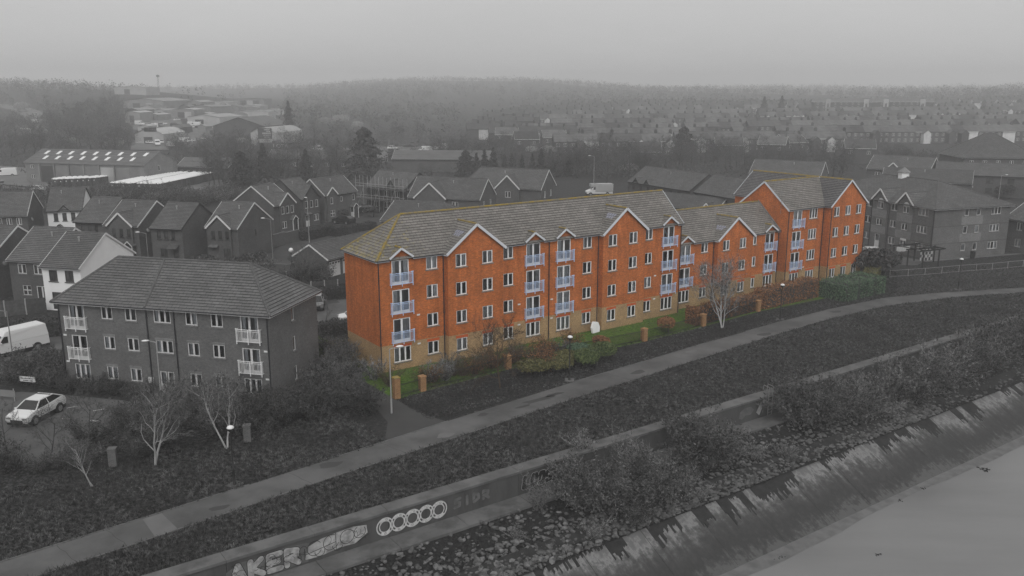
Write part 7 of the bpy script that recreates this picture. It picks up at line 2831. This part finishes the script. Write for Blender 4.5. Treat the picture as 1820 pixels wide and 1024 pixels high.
hedge('h9', 75, -30.6, 146.0, -24.5, 152.0, 1.8, 1.6, 'leaf_dark', 5000, 'dark hedge along the bend of the side road', 0.14, False)
for i, (x, y, sc, lab) in enumerate(((-39.3, 119.5, 0.95, 'clipped dark bush nearest the road beside the right row house'), (-37.6, 121.5, 0.95, 'clipped dark bush in the middle beside the right row house'), (-36.6, 123.8, 0.95, 'clipped dark bush farthest up beside the right row house'), (-43.0, 118.6, 1.2, 'round bush in front of the right row house'), (-33.0, 165.5, 1.2, 'round dark bush in front of the farthest side road house'), (-27.6, 168.5, 1.2, 'dark bush left of the drive by the scaffolding'))):
    plant('evergreen_mid', x, y, 0, sc, None, lab, 'shrub', None, 'clipped_bush', ('stems', 'foliage'))
for i, (x, y, sc) in enumerate(((-36.5, 111.5, 0.9), (-33.5, 112.5, 1.0), (-40, 112, 0.9), (-43.5, 113, 0.8))):
    plant('scrub_b', x, y, 0, sc, None, 'pale flowering shrub behind the grey flats ridge', 'shrub', 'pale shrubs behind the grey flats', 'shrub', ('stems', 'twigs'))
plant('tree_small', -27.2, 108.8, 0, 1.0, None, 'bare tree right of the globe lamp')
for x, y, sc in ((-26.0, 110.6, 1.0), (-24.3, 110.0, 0.9), (-28.4, 111.0, 0.9)):
    plant('scrub_leafy', x, y, 0, sc, None, 'dark leafy bush round the bare tree by the globe lamp', 'shrub', 'bushes by the globe lamp', 'shrub', ('stems', 'twigs'))
plant('sapling', -19.8, 88.4, 0, 1.2, None, 'thin bare sapling in the low hedge between the two blocks', name='sapling')
plant('evergreen', 112.0, 197.0, 0, 1.6, None, 'dense dark bush in front of the long terrace at right', 'shrub', None, 'shrub', ('stems', 'foliage'))
plant('tree_small', 118.0, 196.0, 0, 1.0, None, 'pollarded bare tree at the right edge')
plant('evergreen', 122.0, 196.0, 0, 1.7, None, 'dark bush at the right edge before the terrace', 'shrub', None, 'shrub', ('stems', 'foliage'))
# scrub below the sea wall
SH = [(1.0, -26.6, 'scrub_c', 1.1), (2.8, -27.4, 'scrub_c', 1.15), (4.6, -26.8, 'scrub_a', 1.2), (5.8, -28.2, 'scrub_c', 1.0), (7.4, -27.0, 'scrub_b', 1.0), (3.8, -28.8, 'scrub_b', 0.85), (6.2, -25.9, 'reed_fan', 1.25), (8.6, -27.8, 'scrub_b', 0.9), (12.0, -26.3, 'scrub_c', 1.25), (13.4, -27.0, 'scrub_a', 1.1), (11.2, -27.2, 'scrub_a', 0.9),
      (24.4, -26.0, 'scrub_c', 1.15), (26.0, -26.8, 'scrub_a', 1.1), (27.8, -26.4, 'scrub_c', 1.0), (29.6, -26.8, 'reed_fan', 1.2), (30.8, -27.4, 'scrub_b', 1.2), (32.6, -26.6, 'scrub_a', 1.0), (36.4, -26.6, 'scrub_b', 1.25), (38.4, -27.4, 'scrub_b', 1.3), (40.4, -26.8, 'scrub_a', 1.25), (42.6, -27.2, 'scrub_b', 1.2), (45.0, -26.8, 'scrub_b', 1.35), (47.5, -27.4, 'scrub_a', 1.2), (50.0, -26.6, 'scrub_b', 1.35), (53.0, -26.6, 'scrub_b', 1.4), (56.0, -26.0, 'scrub_a', 1.35), (59.5, -26.5, 'scrub_b', 1.4), (63.0, -26.2, 'scrub_a', 1.4), (67, -26, 'scrub_b', 1.4),
      (3.9, -23.2, 'scrub_low', 1.2), (-1.6, -25.4, 'reed_fan', 0.8), (19.8, -28.6, 'scrub_low', 1.0), (17.2, -27.6, 'scrub_low', 0.9), (-4.5, -27.2, 'scrub_low', 0.7), (0.4, -28.8, 'scrub_low', 1.1), (9.9, -29.0, 'scrub_low', 0.9), (33.5, -28.2, 'scrub_low', 1.3)]
BL = {'scrub_a': 'dark bare bramble thicket below the sea wall', 'scrub_b': 'pale twiggy thicket below the sea wall', 'scrub_c': 'dark thicket with a few leaves below the sea wall', 'reed_fan': 'fan of tall pale bare stems below the sea wall', 'scrub_low': 'low pale weedy tuft on the rubble bank'}
CNT = {}
for s, v, k, sc in sorted(SH):
    CNT[k] = CNT.get(k, 0) + 1
    x, y = at_sv(s, v)
    z = bank_z(v) - 0.05 if v < -24 else 0.0
    sc *= 0.76 if s < 10 else 0.86
    plant(k, x, y, z, sc, None, BL[k] + ', ' + nth(CNT[k]) + ' from the left', 'shrub', 'thickets below the sea wall: ' + k.replace('_', ' '), 'thicket', ('stems', 'twigs'))

# ------------------------------------------------------------------ middle distance trees
def belt(n, x0, x1, y0, y1, keys, s0, s1, label, group, seed, name='bare_tree', cat='tree', parts=('trunk', 'crown')):
    rg_ = np.random.default_rng(seed)
    for i in range(n):
        px_ = x0 + (x1 - x0) * (i + rg_.random()) / n
        py = rg_.uniform(y0, y1)
        x, y, z = hit(px_, py)
        plant(keys[int(rg_.integers(0, len(keys)))], x, y, z - 0.2, rg_.uniform(s0, s1), rg_.random() * 6.28, label, cat, group, name, parts)


T3 = ['tree_a', 'tree_b', 'tree_c']
belt(26, 985, 1135, 300, 330, T3, 0.7, 1.0, 'bare tree in the belt right of the motorhome', 'tree belt behind the flats', 201)
belt(34, 1130, 1520, 292, 318, T3, 0.6, 0.9, 'bare tree in the belt above the two long terraces', 'tree belt above the terraces', 202)
belt(26, 1130, 1560, 272, 292, T3, 0.55, 0.8, 'bare tree between the belt and the first terraced houses', 'trees before the far town', 203)
belt(20, 1540, 1740, 290, 306, T3, 0.5, 0.75, 'bare tree in the gap left of the pyramid roof', 'trees left of the pyramid roof', 204)
belt(26, 340, 620, 300, 332, T3, 0.7, 1.05, 'bare tree between the depot and the side road houses', 'trees right of the depot', 205)
belt(16, 350, 640, 276, 298, T3, 0.6, 0.95, 'bare tree below the dark boundary wall', 'trees before the trading estate', 206)
belt(22, 700, 990, 290, 306, T3, 0.5, 0.8, 'bare tree among the low halls', 'trees among the low halls', 207)
belt(22, 760, 1010, 262, 284, T3, 0.55, 0.8, 'bare tree at the left end of the far town', 'trees left of the far town', 208)
belt(22, 0, 240, 262, 284, T3, 0.7, 1.0, 'bare tree behind the depot', 'trees behind the depot', 209)
belt(22, 0, 235, 240, 260, T3, 0.8, 1.1, 'bare tree below the curved main road', 'trees below the main road', 210)
belt(18, 300, 420, 262, 282, T3, 0.5, 0.75, 'bare tree along the foot of the trading estate', 'trees at the estate foot', 211)
belt(22, 80, 225, 200, 240, T3, 0.8, 1.25, 'tall bare tree in the wood left of the trading estate', 'wood left of the trading estate', 212)
belt(16, 470, 760, 236, 262, T3, 0.6, 0.9, 'bare tree on the rough ground right of the trading estate', 'trees right of the trading estate', 213)
belt(24, 60, 430, 348, 364, ['scrub_a', 'scrub_c'], 0.6, 0.95, 'dark scrub bank below the depot yard', 'scrub bank below the depot', 214, 'scrub', 'shrub', ('stems', 'twigs'))
belt(26, 90, 420, 352, 372, ['scrub_b', 'scrub_a'], 0.9, 1.2, 'pale rough scrub on the slope behind the row of four', 'slope scrub behind the row of four', 215, 'scrub', 'shrub', ('stems', 'twigs'))
belt(10, 0, 70, 352, 378, ['scrub_c', 'scrub_a'], 0.9, 1.2, 'dark scrub behind the left edge house', 'scrub at the left edge', 216, 'scrub', 'shrub', ('stems', 'twigs'))
belt(8, 640, 800, 320, 332, T3, 0.35, 0.5, 'small bare tree behind the scaffolded house', 'small trees behind the scaffolding', 217)
for px_, py, k, sc, lab in ((650, 318, 'conifer_round', 1.15, 'big broad dark conifer behind the scaffolded house'), (515, 243, 'conifer_tall', 1.15, 'tall dark conifer right of the pale store'), (828, 316, 'conifer_round', 0.62, 'broad dark conifer at the left end of the conifer row'), (1214, 286, 'conifer_round', 0.95, 'dark conifer standing alone before the far town'),
                            (1357, 207, 'conifer', 1.3, 'left of the two far conifers on the rise'), (1388, 207, 'conifer', 1.35, 'right of the two far conifers on the rise'), (470, 322, 'conifer', 0.9, 'dark evergreen among bare trees right of the depot'), (430, 335, 'conifer_round', 0.75, 'ivy-dark evergreen nearest the portable toilets'), (545, 325, 'conifer', 0.8, 'dark evergreen left of the big broad conifer')):
    x, y, z = hit(px_, py)
    plant(k, x, y, z, sc, None, lab, 'tree', None, 'conifer', ('trunk', 'foliage'))
for i in range(11):
    x, y, z = hit(846 + 16.5 * i + rnd.uniform(-3, 3), 314)
    plant('conifer_slim', x, y, z, rnd.uniform(0.75, 1.05), None, 'dark conifer in the row behind the wide gabled houses', 'tree', 'conifer row', 'conifer', ('trunk', 'foliage'))
for px_, py, sc, lab in ((205, 268, 1.3, 'white blossom tree behind the depot roof'), (100, 205, 2.0, 'pale blossom tree beside the far main road'), (40, 200, 1.8, 'pale blossom tree above the far main road'), (745, 290, 1.0, 'pale blossom thicket among the low halls'), (775, 296, 1.0, 'pale blossom bush by the low hall end'), (866, 288, 0.8, 'small pale blossom bush before the conifer row'), (1116, 312, 0.9, 'pale ivy-clad tree before the far town'),
                         (578, 226, 1.5, 'pale blossom tree left on the rough ground'), (606, 224, 1.7, 'pale blossom tree right on the rough ground'), (945, 277, 0.9, 'pale ivy thicket left of the far town'), (975, 278, 1.0, 'pale ivy thicket on the dark houses'), (430, 262, 1.0, 'pale blossom tree left of the pale store'), (635, 232, 1.3, 'grey pale thicket on the rough ground'), (130, 262, 1.0, 'low pale thicket behind the depot')):
    x, y, z = hit(px_, py)
    plant('blossom_tree', x, y, z, sc, None, lab, 'tree', None, 'blossom_tree', ('stems', 'foliage'))

# ------------------------------------------------------------------ far woods: one mass of small crowns on the hills
rg = np.random.default_rng(99)
cells = []
while len(cells) < 8200:
    a = rg.uniform(-0.66, 0.66)
    d = 420 + 2150 * rg.random() ** 0.85
    x, y = d * math.sin(a), d * math.cos(a)
    z = float(terrain(x, y))
    dep = y * math.cos(R(13.05)) + (CAMH - z) * math.sin(R(13.05))
    px_ = 910 + 1540 * x / dep
    py = 155 + 1540 * (CAMH - z) / d
    if 205 < px_ < 500 and 162 < py < 262:                    # trading estate stays open
        if rg.random() < 0.95:
            continue
    if 930 < px_ < 1900 and 196 < py < 285:                   # so does the town
        if rg.random() < 0.96:
            continue
    if px_ < 110 and 183 < py < 245 and rg.random() < 0.8:
        continue
    if 820 < px_ < 1900 and 188 < py < 285 and rg.random() < 0.9:
        continue
    if 480 < px_ < 930 and py > 215 and rg.random() < 0.8:
        continue
    if math.sin(x * 0.017 + 1.3 * math.sin(y * 0.011)) * math.cos(y * 0.009 + 0.6) > 0.45 and rg.random() < 0.85:
        continue                                             # open fields between the woods
    cells.append((x, y, z, d))
N = len(cells)
cells = np.array(cells)
K = 26
hh = rg.uniform(4.0, 10.5, N) * np.where(cells[:, 3] > 900, 1.15, 0.85) * (0.75 + 0.45 * np.sin(cells[:, 0] * 0.021 + np.sin(cells[:, 1] * 0.013) * 2) ** 2)
P = np.repeat(cells[:, :3], K, 0)
dirs = rg.normal(0, 1, (N * K, 3))
dirs /= np.linalg.norm(dirs, axis=1)[:, None]
rad = np.repeat(hh, K) * (0.5 + 0.5 * rg.random(N * K) ** 0.5)
off = dirs * rad[:, None] * np.array([0.42, 0.42, 0.46])
off[:, 2] += np.repeat(hh, K) * 0.52
v, f = leaf_cloud(rg, P + off, dirs, 1.15, 0.7)
tag(put('far_wood', np_mesh('far_wood', v, f, M['twig_far'])), 'far misty winter woods on the hills', 'wood', None, 'stuff')
# rough scrub on the open far ground
n = 16000
a = rg.uniform(-0.62, 0.62, n)
d = 200 + 900 * rg.random(n) ** 1.1
x, y = d * np.sin(a), d * np.cos(a)
z = terrain(x, y)
py = 155 + 1540 * (CAMH - z) / d
px_ = 910 + 1540 * x / (y * math.cos(R(13.05)) + (CAMH - z) * math.sin(R(13.05)))
ok = ~((px_ > 930) & (py > 196) & (py < 286)) & ~((px_ > 215) & (px_ < 500) & (py < 262)) & ~((px_ < 430) & (py > 288)) & ~((px_ > 90) & (py > 330))
ok &= ~((px_ > 600) & (px_ < 1560) & (py > 312)) & ~((px_ > 1500) & (py > 292))
x, y, z = x[ok], y[ok], z[ok]
K = 6
P = np.repeat(np.stack([x, y, z], 1), K, 0)
off = rg.normal(0, 1, (len(P), 3)) * np.array([1.1, 1.1, 0.5]) + np.array([0, 0, 0.8])
off[:, 2] = np.abs(off[:, 2])
v, f = leaf_cloud(rg, P + off, rg.normal(0, 1, (len(P), 3)), 0.5, 0.8)
tag(put('far_scrub', np_mesh('far_scrub', v, f, M['twig_far'])), 'far rough hedges and scrub on open ground', 'scrub', None, 'stuff')

# ------------------------------------------------------------------ haze: still, even air round everything
hz = MB()
hz.box(-4200, 4200, -2600, 4200, -7.0, 78.0)
hm = bpy.data.materials.new('haze')
hm.use_nodes = True
nt = hm.node_tree
nt.nodes.clear()
out = nt.nodes.new('ShaderNodeOutputMaterial')
pv = nt.nodes.new('ShaderNodeVolumePrincipled')
pv.inputs['Color'].default_value = (0.97, 0.97, 0.975, 1)
pv.inputs['Density'].default_value = 0.00074
pv.inputs['Anisotropy'].default_value = 0.1
nt.links.new(pv.outputs[0], out.inputs['Volume'])
ho = put('haze', hz.mesh('haze', hm))
tag(ho, 'thin even grey mist over the whole district', 'haze', None, 'stuff')
